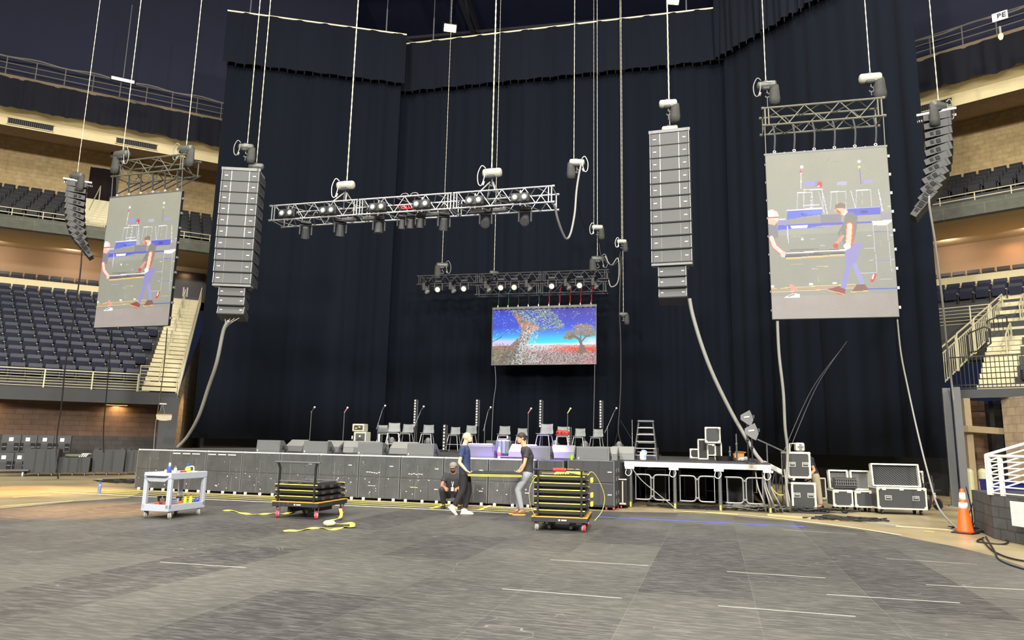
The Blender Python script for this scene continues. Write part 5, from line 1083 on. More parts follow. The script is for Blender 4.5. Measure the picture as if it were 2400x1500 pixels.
# ---- floor monitors
def online(px, b, z): s_, _, _ = hit(px, 1045, (SO.x, SO.y), SA, b); return S(s_, b, z)
def wedge(label, px, py, w, rz, face, h=.34, d=.5, grp='floor monitors on the stage'):
    p = online(px, 1.36, ST + .002) if (face and px != 1418) or px == 1459 else online(px, .95 if px == 1418 else .32, 1.187 if px > 1350 else 1.177); t = thing('floor_monitor', label, 'loudspeaker', p, rz, grp)
    g = G(); g.prism([(0, 0), (d, 0), (d, h * .45), (d * .62, h), (.05, h * .28) if False else (.03, h * .42)], -w / 2, w / 2, 'x') if face else g.prism([(0, 0), (d, 0), (d - .02, h * .35), (.22, h), (.03, h)], -w / 2, w / 2, 'x')
    ca = obj('cabinet', g, WEDGE, t)
    if face:
        y0, z0, y1, z1 = .03, h * .42, d * .62, h; g = G(); nx = Vector((0, -(z1 - z0), (y1 - y0))).normalized() * .008
        g.add([(-w / 2 + .02, y0 + nx.y + .01, z0 + nx.z + .01), (w / 2 - .02, y0 + nx.y + .01, z0 + nx.z + .01), (w / 2 - .02, y1 + nx.y - .01, z1 + nx.z - .005), (-w / 2 + .02, y1 + nx.y - .01, z1 + nx.z - .005)] + [(-w / 2 + .02, y0 + .01, z0), (w / 2 - .02, y0 + .01, z0), (w / 2 - .02, y1 - .01, z1 - .01), (-w / 2 + .02, y1 - .01, z1 - .01)], [(0, 1, 2, 3), (0, 4, 5, 1), (1, 5, 6, 2), (2, 6, 7, 3), (3, 7, 4, 0)]); obj('grille', g, WGR, t)
    else:
        g = G(); g.box((0, -.004 + .012, h * .5), (w - .06, .02, h * .82), .004); obj('rear_panel', g, WEDGE, t)
        g = G(); g.box((-w * .43, -.005, .05), (.02, .006, .05)); obj('badge', g, CAP, t)
    g = G(); s = w / 2 + .012
    g.box((s, d * .35, h * .42), (.03, .16, .09), .01); g.box((s, d * .62, h * .2), (.03, .1, .08), .01); obj('side_handle', g, DGREY, t)
    return t
WD = [(628, 1058, .74, SA + .05, 0), (687, 1057, .66, SA - .15, 1), (739, 1060, .74, SA + .05, 0), (772, 1057, .66, SA - .2, 1), (822, 1057, .42, SA + .5, 1), (852, 1059, .78, SA - .1, 1), (867, 1064, .72, SA + .05, 0), (943, 1063, .78, SA + .1, 1), (985, 1067, .76, SA + .03, 0),
      (1118, 1062, .72, SA, 1), (1124, 1070, .78, SA + .02, 0), (1221, 1074, .72, SA - .05, 1), (1264, 1075, .56, SA, 0), (1318, 1076, .64, SA + .04, 1), (1389, 1081, .82, SA + .02, 0), (1418, 1078, .62, SA, 1), (1459, 1074, .60, SA + .05, 1)]
WL = ['backside of the first low black floor monitor at the left end of the stage edge', 'second floor monitor from the left, slanted face with pale panel', 'third floor monitor from the left, back turned out', 'floor monitor half hidden behind the third, slanted face showing', 'small floor monitor behind, fourth group from the left', 'slanted floor monitor behind a dark one, below the cream amplifier stack', 'dark monitor turned away, below the cream amplifier stack', 'large slanted floor monitor left of the stool legs', 'dark floor monitor turned away, left of the seated capped person', 'purple-lit slanted monitor behind the bald walker', 'purple-lit monitor turned away right beside the bald walker', 'purple-lit slanted monitor left of the grey-trousered man', 'purple-lit monitor turned away right of the grey-trousered man', 'purple-lit slanted monitor above the small subwoofer stack', 'wide monitor lying on top of the tall subwoofer stack', 'slanted monitor behind the one on the tall subwoofer stack', 'grey slanted monitor at the right end of the row, before the stepladder']
for k, (px, py, w, rz, f) in enumerate(WD):
    wedge(WL[k], px, py, w, rz, f)
# ---- stools
CHAIRG = mat('stool_shell', (116, 120, 122), .5, var=.05); CHROME = mat('chrome_tube', (214, 214, 212), .3, .6, var=.03)
def onY(px, Y):
    p = aty(px, 1040, Y); p.z = ST; return p
def stool(label, px, Y, rz, h=.64):
    p = onY(px, Y); t = thing('bar_stool', label, 'stool', p, rz, 'bar stools at the back of the stage')
    g = G(); nx = 9; vs = []
    for j, (y, z) in enumerate(((-.19, h), (0, h - .02), (.17, h), (.21, h + .05), (.23, h + .18), (.25, h + .30))):
        for i in range(nx): x = (i / (nx - 1) - .5) * (.42 if j < 4 else .38); vs.append((x, y - (.03 * (x / .2) ** 2 if j > 3 else 0), z + (.015 * (x / .2) ** 2)))
    g.add(vs, [(j * nx + i, j * nx + i + 1, (j + 1) * nx + i + 1, (j + 1) * nx + i) for j in range(5) for i in range(nx - 1)])
    se = obj('seat_shell', g, CHAIRG, t, True); so = se.modifiers.new('s', 'SOLIDIFY'); so.thickness = .018
    for sx in (-1, 1):
        for sy in (-1, 1): g = G(); g.tube([(sx * .17, sy * .15, h - .03), (sx * .26, sy * .24, .0)], .012, 6); obj('leg', g, CHROME, t)
    g = G(); z = .26; x = .235; y = .215; g.tube([(-x, -y, z), (x, -y, z), (x, y, z), (-x, y, z), (-x, -y, z)], .010, 6); obj('foot_ring', g, CHROME, t)
    g = G(); g.tube([(-.17, -.15, h - .03), (.17, -.15, h - .03), (.17, .15, h - .03), (-.17, .15, h - .03), (-.17, -.15, h - .03)], .012, 6); obj('seat_rail', g, CHROME, t); return t
SX = [(898, 28, 'with the lowest back, behind the left microphone boom', 3.4), (921, 23.5, 'tallest of the left three', .35), (951, 25, 'rightmost of the left three', .1), (1000, 25.5, 'standing alone over the gap between monitor rows', .15), (1063, 28.5, 'left of the bald man, beside the short light bar', .05), (1099, 25, 'right above the bald head', -.05), (1180, 25, 'between the two carriers', .1), (1222, 28.4, 'behind the dark-haired head', .1), (1276, 21, 'tallest one, right of the dark-haired man', -.1), (1318, 24, 'with the red bag on its seat', .1), (1357, 26.5, 'left of the last pair', -.05), (1398, 27, 'rightmost stool, below the last tall light bar', -.15)]
for k, (px, py, lb, rz) in enumerate(SX): stool('grey-shelled bar stool with chrome legs, ' + lb, px, py, SA + rz)
p = onY(1318, 24); t = thing('red_bag', 'bright red bag lying on one of the bar stools', 'bag', p + Vector((0, -.02, .655)), SA); g = G(); g.ball((-.1, 0, .09), .10, 12, 8, (1.3, .9, .95)); g.ball((.08, 0, .08), .11, 12, 8, (1.5, .9, .8)); obj('body', g, RED, t, True); g = G()
for x in (-.14, -.02, .1): g.box((x, -.1, .09), (.04, .02, .05), .01)
obj('buckles', g, BLACK, t)
# ---- microphone stands
def mic(label, px, pyb, pyt, lean=0.0, m2=None, grp='microphone stands'):
    p = onY(px, 24); top = aty(px, pyt, p.y).z - ST; t = thing('microphone_stand', label, 'microphone stand', p, 0, grp)
    g = G(); g.lathe([(.13, 0), (.13, .015), (.02, .035)], 14); g.tube([(0, 0, .03), (0, 0, top * .62 if lean else top - .12)], .012, 6); obj('pole', g, STEEL, t)
    zt = top * .62 if lean else top - .12; e = Vector((lean, 0, top - .1)) if lean else Vector((.01, 0, top - .1))
    g = G(); g.tube([(-lean * .45, 0, zt - (top - .1 - zt) * .4), (0, 0, zt), e], .009, 6) if lean else g.tube([(0, 0, zt), e], .009, 6); g.ball((0, 0, zt), .022, 8, 6); obj('boom', g, ALUD, t)
    d = Vector((.5 if lean >= 0 else .5, 0, .8)).normalized(); g = G(); g.tube([e - d * .04, e + d * .13], [.014, .02], 8); obj('microphone_body', g, m2 or DGREY, t); g = G(); g.ball(e + d * .16, .036, 10, 8); obj('microphone_head', g, mat('mic_mesh', (226, 226, 224), .35, .4, var=.03), t); return t
for px, pb, pt, ln, m2, lb in ((725, 1042, 957, 0, None, 'straight one, furthest left on the stage'), (803, 1045, 958, 0, mat('pink_grip', (196, 110, 130), .5), 'straight one with pinkish grip, second from the left'), (884, 1050, 953, .12, None, 'booming one left of the stools'), (971, 1050, 955, .18, None, 'booming one beside the first tall light bar'), (1135, 1046, 957, .1, None, 'booming one between the two carriers, nearer the bald man'), (1237, 1048, 960, -.0, MATS['pink_grip'], 'one with pink ring right above the dark-haired man'), (1330, 1050, 960, 0, YEL, 'one with yellow ring beside the red bag'), (1424, 1050, 959, .22, None, 'strongly tilted boom furthest right')):
    mic('silver microphone on a stand, ' + lb, px, pb, pt, ln, m2)
def pole(label, px, pyb, pyt, cat='stand', r=.012, z=ST, nm='empty_stand', m=ALUD, rz=0):
    p = aty(px, 1040, {1482: 25, 1726: 21, 1710: 20.3}[px]); p.z = z; h = aty(px, pyt, p.y).z - z; t = thing(nm, label, cat, p, rz); g = G(); g.tube([(0, 0, 0), (0, 0, h * .62)], r * 1.3, 6); g.tube([(0, 0, h * .6), (0, 0, h)], r, 6); g.ball((0, 0, h * .61), r * 2, 8, 6); obj('pole', g, m, t); g = G(); g.lathe([(.15, 0), (.14, .02), (.03, .03)], 14); obj('base', g, BLACK, t); return t
pole('thin bare stand pole between the last monitor and the stepladder', 1482, 1061, 984)
pole('thin bare pole stand behind the cardboard box', 1726, 1082, 1017, r=.02, m=STEEL)
pole('short double-headed stand with clamp left of the cardboard box', 1710, 1086, 1046, r=.02, m=STEEL)
# ---- LED bars
def ledbar(label, px, y0, y1, pb, stand=True, n=10):
    p = onY(px, 28.3 if stand else 26.3 if n > 0 else 26); z1 = aty(px, y0, p.y).z - ST; z0 = max(.04, aty(px, y1, p.y).z - ST); t = thing('light_bar', label, 'stage light', p, SA, 'upright light bars'); h = z1 - z0
    g = G(); g.box((0, 0, (z0 + z1) / 2), (.11, .08, h), .01); obj('housing', g, DGREY, t)
    g = G()
    for k in range(n): zz = z0 + h * (k + .5) / n; g.cyl((0, -.04, zz), (0, -.052, zz), .033, 10)
    obj('lenses', g, LENSW, t); g = G(); g.box((.085, .03, (z0 + z1) / 2), (.02, .03, h * .96)); obj('side_rail', g, STEEL, t)
    g = G()
    if stand: g.tube([(.06, .08, 0), (.06, .08, z1 - .1)], .03, 8); g.box((.06, .08, .02), (.4, .4, .03))
    else: g.box((0, 0, .02), (.2, .2, .04))
    obj('stand', g, BLACK, t); return t
for px, a_, b_, lb, sd, pb in ((970, 936, 1000, 'first tall one from the left', 1, 1050), (1116, 936, 1000, 'second tall one from the left', 1, 1050), (1266, 937, 1002, 'third tall one from the left', 1, 1050), (1408, 938, 1004, 'fourth and last tall one', 1, 1050), (1041, 995, 1056, 'short one left of the bald man', 0, 1057), (1333, 1000, 1050, 'short one right of the red bag', 0, 1052), (889, 1018, 1042, 'shortest one beside the left stools', 0, 1048), (1190, 1022, 1056, 'short one partly behind the green drum case', 0, 1057)):
    ledbar('upright row of round white lamps, ' + lb, px, a_, b_, pb, sd, 10 if sd else 8)
# small moving heads on deck
for k, (px, py) in enumerate(((1003, 27.5), (918, 28), (1301, 27), (1371, 26.5), (1451, 26))):
    p = onY(px, py); t = thing('deck_spotlight', 'small grey moving head standing on the deck, %s' % ('below the lone stool', 'below the left three stools', 'left of the red bag stool', 'between the last two stools', 'behind the last monitors')[k], 'stage light', p, random.uniform(-.5, .5), 'moving heads on the deck')
    g = G(); g.box((0, 0, .06), (.3, .25, .12), .02); obj('base', g, BLACK, t); g = G(); g.box((-.13, 0, .25), (.04, .12, .3), .01); g.box((.13, 0, .25), (.04, .12, .3), .01); obj('yoke', g, DGREY, t); g = G(); g.tube([(0, 0, .24), (0, 0, .30), (0, 0, .42), (0, 0, .5)], [.08, .11, .11, .05], 12); obj('head', g, MGREY, t)
# amplifier stack, drum case, clothes etc.
OLIVE = mat('olive_case', (104, 118, 96), .6, var=.2, scale=8)
p = atz(838, 1035, ST)
p = Vector((p.x * .85, p.y * .85, ST)) if p.y > 30 else p
p = aty(838, 1040, 25.5); p.z = ST; t = thing('amplifier', 'cream-edged speaker cabinet carrying a smaller amplifier head', 'amplifier', p, SA); g = G(); g.box((.06, .2, .34), (.48, .4, .62), .02); obj('cabinet', g, CASEE, t); g = G(); g.box((.09, -.005, .36), (.36, .02, .48), .01); obj('grille', g, GRILL, t); g = G(); g.cyl((.09, -.02, .3), (.09, -.03, .3), .15, 20); obj('speaker_cone', g, DGREY, t); g = G(); g.box((.08, -.02, .5), (.06, .01, .06)); g.box((-.22, -.01, .45), (.04, .02, .12)); g.box((-.22, -.01, .2), (.04, .02, .12)); obj('badge', g, CAP, t)
t2 = thing('guitar_amplifier', 'small cream amplifier head on top of the cream-edged cabinet', 'amplifier', p + Vector((-.02, .0, .66)), SA); g = G(); g.box((0, .17, .14), (.46, .34, .27), .02); obj('cabinet', g, CASEE, t2); g = G(); g.box((.02, -.005, .14), (.34, .02, .16), .01); obj('front_panel', g, DGREY, t2); g = G(); g.box((-.06, -.02, .12), (.08, .01, .04)); obj('badge', g, YEL, t2); g = G(); g.box((.07, -.02, .16), (.08, .01, .04)); obj('badge', g, YEL, t2)
p = aty(1175, 1064, 20.8); p.z = ST; t = thing('drum_case', 'olive green rounded case with ribs standing between the purple monitors', 'case', p, SA); g = G(); g.box((0, .2, .25), (.40, .38, .46), .06); obj('body', g, OLIVE, t); g = G()
for x in (-.12, 0, .12): g.box((x, .005, .25), (.02, .02, .40))
g.box((0, .2, .485), (.3, .3, .03), .01); obj('ribs', g, mat('dark_olive', (72, 84, 66), .6), t)
p = online(1170, .5, 1.177); t = thing('water_bottle', 'small pink-labelled bottle in front of the olive case', 'bottle', p, 0); g = G(); g.lathe([(.04, 0), (.045, .12), (.04, .2), (.018, .26)], 10); obj('body', g, mat('clear_plastic', (190, 190, 200), .2), t); g = G(); g.lathe([(.047, .05), (.047, .15)], 10); obj('label_band', g, mat('pink_label', (214, 96, 110), .6), t); g = G(); g.lathe([(.02, .26), (.02, .29)], 8); obj('cap', g, WHITE, t)
p = aty(1155, 1048, 24); p.z = ST; t = thing('bass_cabinet', 'low wide dark green cabinet behind the purple monitors', 'amplifier', p, SA); g = G(); g.box((.2, .2, .22), (.9, .4, .44), .02); obj('body', g, mat('green_black', (48, 56, 50), .7), t); g = G(); g.box((.2, -.004, .22), (.8, .02, .36)); obj('grille', g, GRILLD, t)
p = S(13.07, .45, 1.187); t = thing('green_cup', 'lime green cup on the edge left of the monitor on the subwoofers', 'cup', p, 0); obj('body', G().lathe([(.03, 0), (.035, .1), (.036, .11), (.03, .105)], 10), mat('lime', (160, 210, 50), .5), t)
# step ladder, jug
p = aty(1513, 1060, 19.2); p.z = ST; t = thing('stepladder', 'black stepladder with chrome rungs standing on the right wing', 'ladder', p + Vector((.0, 0, 0)), SA)
g = G()
for s in (-1, 1): g.tube([(s * .30, -.1, 0), (s * .19, .18, 1.02)], .025, 4); g.tube([(s * .30, .55, 0), (s * .19, .26, 1.02)], .02, 4)
obj('side_rails', g, BLACK, t); g = G()
for k in range(5): f = (k + .5) / 5.6; g.box((0, -.1 + .28 * f, 1.02 * f + .03), (.58 - .2 * f, .08, .02))
obj('treads', g, CHROME, t); g = G(); g.box((0, .22, 1.03), (.44, .2, .05), .01); g.box((0, .2, .86), (.34, .14, .04), .01); obj('top_tray', g, STEEL, t)
g = G()
for k in range(3): g.tube([(-.27 + .02 * k, .5 - .07 * k, .2 + .25 * k), (.27 - .02 * k, .5 - .07 * k, .2 + .25 * k)], .01, 6)
obj('rear_braces', g, CHROME, t)
p = aty(1507, 1060, 18.85); p.z = ST; t = thing('water_jug', 'white gallon jug standing at the foot of the stepladder', 'jug', p, .2); g = G(); g.lathe([(.075, 0), (.085, .03), (.085, .17), (.06, .22), (.025, .255)], 14); g.tube(catm([(.03, 0, .25), (.09, 0, .23), (.095, 0, .15)], 3), .012, 6); obj('body', g, WHITE, t, True); g = G(); g.lathe([(.03, .25), (.03, .28)], 10); obj('cap', g, BLUE, t); g = G(); g.box((.02, -.082, .1), (.06, .01, .07)); obj('label_patch', g, mat('blue_patch', (120, 170, 214), .6), t)
p = aty(1537, 1066, 21); p.z = ST; t = thing('stage_box', 'small dark connector box standing right of the stepladder', 'box', p, SA); g = G(); g.box((0, .1, .16), (.14, .2, .32), .01); obj('body', g, DGREY, t); g = G(); g.box((.02, -.004, .28), (.05, .01, .03)); obj('socket_plate', g, CAP, t)
# cases on wing
def fcase(name, label, p, rz, w, h, d, m=CASEB, handles=0, casters=False, z0=0.0, edge=.035, group=None, dish=False, cr=.05, latch=0, corner=True, cat='case'):
    t = thing(name, label, cat, p, rz, group); g = G(); g.box((0, d / 2, z0 + h / 2), (w - .01, d - .01, h - .01)); obj('body', g, m, t); e = edge; g = G()
    for sx in (-1, 1):
        g.box((sx * (w - e) / 2, 0, z0 + h / 2), (e, .02, h)); g.box((sx * (w - e) / 2, d, z0 + h / 2), (e, .02, h)); g.box((sx * w / 2, 0 + e / 2, z0 + h / 2), (.012, e, h))
        for zz in (z0 + e / 2, z0 + h - e / 2): g.box((sx * w / 2, d / 2, zz), (.012, d, e))
    for zz in (z0 + e / 2, z0 + h - e / 2): g.box((0, 0, zz), (w, .02, e))
    for zz in (z0, z0 + h): g.box((0, e / 2, zz), (w, e, .012))
    obj('edging', g, CASEE, t)
    if corner:
        g = G()
        for sx in (-1, 1):
            for zz in (z0 + .035, z0 + h - .035): g.ball((sx * (w / 2 - .03), -.0, zz), .045, 8, 6, (1, .5, 1))
        obj('ball_corner', g, CASEE, t)
    for k in range(handles):
        x = (k - (handles - 1) / 2) * w * .56 if handles > 1 else 0; g = G(); g.box((x, -.006, z0 + h * .52), (.17, .012, .12), .004); ob = obj('handle_dish', g, ALU, t); g = G(); g.box((x, -.014, z0 + h * .52), (.12, .012, .075)); obj('recess', g, DGREY, ob); g = G(); g.tube([(x - .05, -.025, z0 + h * .54), (x + .05, -.025, z0 + h * .54)], .01, 6); obj('grip', g, CASEE, ob)
    for k in range(latch):
        x = (k - (latch - 1) / 2) * w * (.62 if latch > 1 else 0) / (max(latch - 1, 1)) * (1 if latch < 3 else 1.15); g = G(); g.box((x, -.008, z0 + h - .03), (.10, .014, .08), .01); obj('latch', g, CASEE, t)
    if casters:
        for sx in (-1, 1):
            for yy in (.1, d - .1): g = G(); g.cyl((sx * (w / 2 - .12) - .02, yy, cr), (sx * (w / 2 - .12) + .02, yy, cr), cr, 12); g.box((sx * (w / 2 - .12), yy, cr * 1.8), (.05, .06, cr * .7)); obj('caster', g, BLACK if cr > .05 else MGREY, t)
    return t
def onst(px, py, Y=None):
    if Y is None: return atz(px, py, ST)
    p = aty(px, py, Y); p.z = ST; return p
fcase('flight_case', 'small black case with pale label, lowest and leftmost of the group on the right wing', onst(1630, 1074), SA, .34, .30, .3, BLACK, 0)
tag_ = MATS
t = fcase('flight_case', 'grey-fronted case with two latches at the bottom of the stacked group on the right wing', onst(1664, 1071), SA, .44, .42, .34, MGREY and DGREY, 0, False, .05, latch=2)
t = fcase('flight_case', 'open-fronted case on top of the stacked group, facing out with dark inside', onst(1673, 1070, 21) + Vector((.0, .05, .49)), SA, .44, .46, .34, DGREY, 0)
t = fcase('flight_case', 'narrow white-edged case standing behind the stacked group', onst(1648, 1070, 21.6), SA, .3, .6, .3, BLACK, 0, corner=False)
t = fcase('flight_case', 'dark narrow case right of the stacked group', onst(1684, 1072, 21.2), SA, .2, .5, .34, BLACK, 0, corner=False)
g = G(); g.box((0, .15, .02), (.06, .02, .02))
p = onst(1698, 1080); t = thing('black_tub', 'low round black tub beside the stacked cases on the wing', 'tub', p, 0); g = G(); g.lathe([(.22, 0), (.25, .12), (.26, .13), (.23, .12), (.2, .02)], 20); obj('body', g, BLACK, t)
p = onst(1733, 1073); t = thing('cardboard_box', 'open brown cardboard box on the right wing', 'box', p, SA + .2); g = G(); g.box((0, .12, .08), (.34, .24, .16)); obj('body', g, mat('cardboard', (196, 140, 78), .8, var=.1), t); g = G(); g.at((0, 0, .16), 0, radians(-40)); g.box((0, -.05, 0), (.33, .1, .008)); g.at((.17, .12, .16), 0, 0, radians(-30)); g.box((.05, 0, 0), (.1, .22, .008)); obj('flap', g, MATS['cardboard'], t)
p = onst(1742, 1082); t = thing('plastic_bag', 'crumpled clear plastic bag in front of the cardboard box', 'bag', p, 0); g = G(); g.ball((0, 0, .06), .1, 12, 8, (1.5, .9, .65)); g.ball((.08, .02, .08), .06, 10, 6); g.ball((-.07, 0, .05), .07, 9, 5, (1.2, 1, .7)); obj('body', g, mat('milky_plastic', (180, 184, 186), .3, var=.3, scale=20, bump=.8), t)
# antenna paddles
for k, (px, pb, tp_, m_) in enumerate(((1754, 1083, 980, 0), (1764, 1086, 1012, 1))):
    p = onst(px, pb); h = aty(px, tp_, p.y).z - ST; t = thing('antenna_paddle', 'grey arrow-shaped antenna on a stand by the ramp, %s one' % ('higher and further left' if k == 0 else 'lower'), 'antenna', p, .1)
    g = G(); g.tube([(0, 0, 0), (0, 0, h)], .022, 8); g.lathe([(.16, 0), (.15, .02), (.03, .03)], 12); g.ball((0, 0, h * .5), .04, 8, 6); obj('stand', g, BLACK, t)
    g = G(); g.at((0, -.03, h), 0, 0, radians(-8)); g.prism([(-.17, .10), (.10, .20), (.13, .1), (.16, -.06), (.06, -.22), (-.03, -.16), (-.19, -.02)], -.012, .012, 'y'); obj('paddle', g, MGREY, t)
    g = G(); g.at((0, -.03, h), 0, 0, radians(-8)); g.box((-.02, -.02, .03), (.15, .01, .035), .005); obj('label_bar', g, CAP, t); g = G(); g.box((.17, -.03, h + .04), (.05, .06, .09), .01); obj('clamp', g, DGREY, t)
# ramp with handrail
t = thing('access_ramp', 'aluminium ramp with a sloping handrail leading off the right wing', 'ramp', (0, 0, 0)); a_, b_ = aty(1788, 1083, 20.5), aty(1862, 1122, 20.5); a_.z = 1.16; g = G(); dv = (b_ - a_); g.tube([a_, b_], .09, 4); g.tube([a_ + Vector((.3, 1.2, 0)), b_ + Vector((.3, 1.2, 0))], .07, 4); obj('beam', g, MATS['white_aluminium'], t)
g = G(); g.quad(tuple(a_), tuple(b_), tuple(b_ + Vector((.3, 1.2, 0))), tuple(a_ + Vector((.3, 1.2, 0)))); o = obj('tread_plate', g, ALUD, t); so = o.modifiers.new('s', 'SOLIDIFY'); so.thickness = .03
g = G(); g.tube([aty(1775, 1030, 20.5), aty(1845, 1062, 20.5)], .025, 6); q = aty(1797, 1040, 20.5); g.tube([q, q + Vector((0, 0, -.65))], .022, 6); q = aty(1840, 1060, 20.5); g.tube([q, q + Vector((0, 0, -1.0))], .022, 6); obj('handrail', g, STEEL, t)
g = G()
for k in range(4): q = a_.lerp(b_, .2 + k * .2); g.tube([q, (q.x, q.y, 0)], .02, 6); g.tube([q, a_.lerp(b_, .05 + k * .2) - Vector((0, 0, .55))], .015, 6)
obj('leg_bracing', g, STEEL, t)
# rack stacks
p = atz(1886, 1199)
rk = fcase('rack_case', 'upright flight-case rack with two dish handles, lower one of the tall stack', p, radians(-8), .60, .66, .62, CASEB, 2, False, .06, .045)
g = G(); g.box((0, .3, .03), (.5, .5, .06)); obj('castor_board', g, BLACK, rk)
p2 = p + Vector((-.08, .03, .0)); rk2 = fcase('rack_case', 'upright flight-case rack on casters, standing on top of the other rack', p2 + Vector((0, 0, .76)), radians(-8), .58, .66, .6, CASEB, 2, True, .07, .045, cr=.032)
p3 = p2 + Vector((.04, .1, 1.50)); t = thing('cable_box', 'small pale box with a carry frame on top of the tall rack stack', 'box', p3, radians(-8)); g = G(); g.box((.06, .1, .12), (.22, .24, .22), .03); obj('body', g, CASEE, t); g = G(); g.box((.06, -.03, .12), (.06, .02, .16)); g.box((.06, -.03, .12), (.14, .02, .05)); obj('front_marks', g, MGREY, t); g = G(); g.tube([(-.18, .1, 0), (-.18, .1, .2), (-.05, .1, .21)], .015, 6); obj('frame', g, CASEE, t)
# open cases on the right
def opencase(label, px, py, w, h, d, lid_h, rz, inner, handles=0, latch=2, cr=.055):
    p = atz(px, py); t = fcase('open_flight_case', label, p, rz, w, h, d, CASEB, handles, True, cr * 2.2, .035, latch=latch, cr=cr); z = cr * 2.2 + h
    g = G(); g.at((0, d * .55, z), 0, radians(-8)); g.box((0, .06, lid_h / 2), (w - .02, .05, lid_h - .02)); ld = obj('lid', g, inner, t); g = G(); g.at((0, d * .55, z), 0, radians(-8)); e = .035
    for sx in (-1, 1): g.box((sx * (w - e) / 2, .0, lid_h / 2), (e, .14, lid_h))
    for zz in (e / 2, lid_h - e / 2): g.box((0, 0, zz), (w, .14, e))
    obj('lid_frame', g, CASEE, ld); return t
m, nt, b = newmat('wavy_foam', .9); tc = N(nt, 'ShaderNodeTexCoord'); wv = N(nt, 'ShaderNodeTexWave'); wv.bands_direction = 'DIAGONAL'; wv.inputs['Scale'].default_value = 9; wv.inputs['Distortion'].default_value = .6; nt.links.new(tc.outputs['Object'], wv.inputs['Vector']); nt.links.new(mixc(nt, wv.outputs['Fac'], lin((20, 21, 24)), lin((92, 94, 98))), b.inputs['Base Color']); bp = N(nt, 'ShaderNodeBump'); bp.inputs['Strength'].default_value = .8; bp.inputs['Distance'].default_value = .03; nt.links.new(wv.outputs['Fac'], bp.inputs['Height']); nt.links.new(bp.outputs[0], b.inputs['Normal']); FOAM = m
FELT = mat('grey_felt', (92, 94, 94), .9)
opencase('left one of two small open flight cases on casters, black rack gear before its lid', 1978, 1199, .49, .42, .5, .50, radians(-6), FELT)
opencase('right one of two small open flight cases on casters, plain grey lid lining', 2030, 1201, .49, .42, .5, .50, radians(-6), FELT)
opencase('long open flight case with wavy black foam in its raised lid', 2117, 1207, 1.16, .53, .6, .58, radians(-8), FOAM, 2, 3, .06)
p = aty(1980, 1150, 18.7); p.z = .56; t = thing('rack_unit', 'black rack gear panel lying against the lid of the small open cases', 'equipment', p, radians(-6)); g = G(); g.at((0, 0, 0), 0, radians(-8)); g.box((.05, .1, .17), (.58, .06, .28), .01); obj('chassis', g, BLACK, t); g = G()
for k in range(3): g.box((.05, .05, .1 + k * .08), (.54, .02, .012))
for k in range(9): g.box((-.18 + k * .055, .05, .17), (.012, .02, .14))
obj('grille_bars', g, MGREY, t)
p = aty(2120, 1090, 19.6); t = thing('white_shelf_bar', 'short pale bar seen above the raised lid of the long case', 'bar', (p.x, p.y, p.z), 0); g = G(); g.box((0, 0, 0), (.42, .06, .03)); obj('bar', g, ALU, t); g = G(); g.box((0, .02, -.5), (.03, .03, 1.0)); obj('post', g, DGREY, t)
t = fcase('flight_case', 'small rack case end-on behind the crouching worker, ribbed black front', atz(1927, 1175), radians(8), .3, .62, .4, BLACK, 0, True, .08, .03, corner=False)
# junk right of the long case: trunk, chair, cone, hoop
p = atz(2160, 1180); t = fcase('flight_case', 'pale-edged case stack behind the right end of the long case', p + Vector((.25, .7, 0)), radians(-10), .5, .9, .5, BLACK, 0, False, .05, .05)
p = atz(2185, 1190); t = thing('office_chair', 'black office chair turned away beside the steel columns', 'chair', p + Vector((.15, .3, 0)), radians(40)); g = G(); g.box((0, 0, .45), (.48, .46, .08), .03); obj('seat', g, BLACKM, t); g = G(); g.at((0, .22, .48), 0, radians(-12)); g.box((0, .02, .3), (.44, .07, .52), .03); obj('backrest', g, BLACKM, t); g = G(); g.tube([(0, 0, .1), (0, 0, .42)], .03, 8)
for k in range(5): a = k * 2 * pi / 5; g.tube([(0, 0, .1), (.27 * cos(a), .27 * sin(a), .06)], .02, 6)
obj('star_base', g, BLACK, t); g = G()
for k in range(5): a = k * 2 * pi / 5; g.ball((.27 * cos(a), .27 * sin(a), .03), .03, 8, 6)
obj('caster', g, DGREY, t); g = G(); g.tube([(-.26, 0, .45), (-.28, -.02, .64), (-.28, .2, .66)], .02, 6); g.tube([(.26, 0, .45), (.28, -.02, .64), (.28, .2, .66)], .02, 6); obj('armrest', g, BLACK, t)
p = atz(2172, 1196); t = thing('hand_truck', 'black wheeled trolley with large tyre at the right end of the long case', 'trolley', p, radians(10)); g = G(); g.tube([(-.05, 0, .16), (.03, 0, .16)], .15, 18); g.tube([(.35, .02, .16), (.4, .02, .16)], .15, 18); obj('wheel', g, BLACKM, t); g = G(); g.tube([(0, .0, .16), (.4, 0, .16)], .02, 6); g.tube([(.0, .1, .1), (.0, .15, .9), (.36, .15, .9), (.36, .1, .1)], .018, 6); obj('frame', g, DGREY, t)
def cone(label, px, py, h, grp='orange traffic cones', ry=0):
    p = atz(px, py); t = thing('traffic_cone', label, 'cone', p, random.uniform(0, 1), grp); s = h / .9
    g = G(); g.box((0, 0, .015 * s), (.40 * s, .40 * s, .03 * s), .01); obj('base', g, BLACK if s > .7 else ORANGE, t)
    def R(z): return (.155 - .118 * z / .9) * s
    g = G(); g.lathe([(R(0) + .02 * s, .03 * s), (R(.05), .06 * s), (R(.9), .89 * s), (R(.9) * .7, .9 * s)], 20); obj('cone_body', g, ORANGE, t, True)
    for z0, z1 in ((.50, .62), (.68, .82)): g = G(); g.lathe([(R(z0) + .003, z0 * s), (R(z1) + .003, z1 * s)], 20); obj('reflective_band', g, WHITE, t, True)
    return t
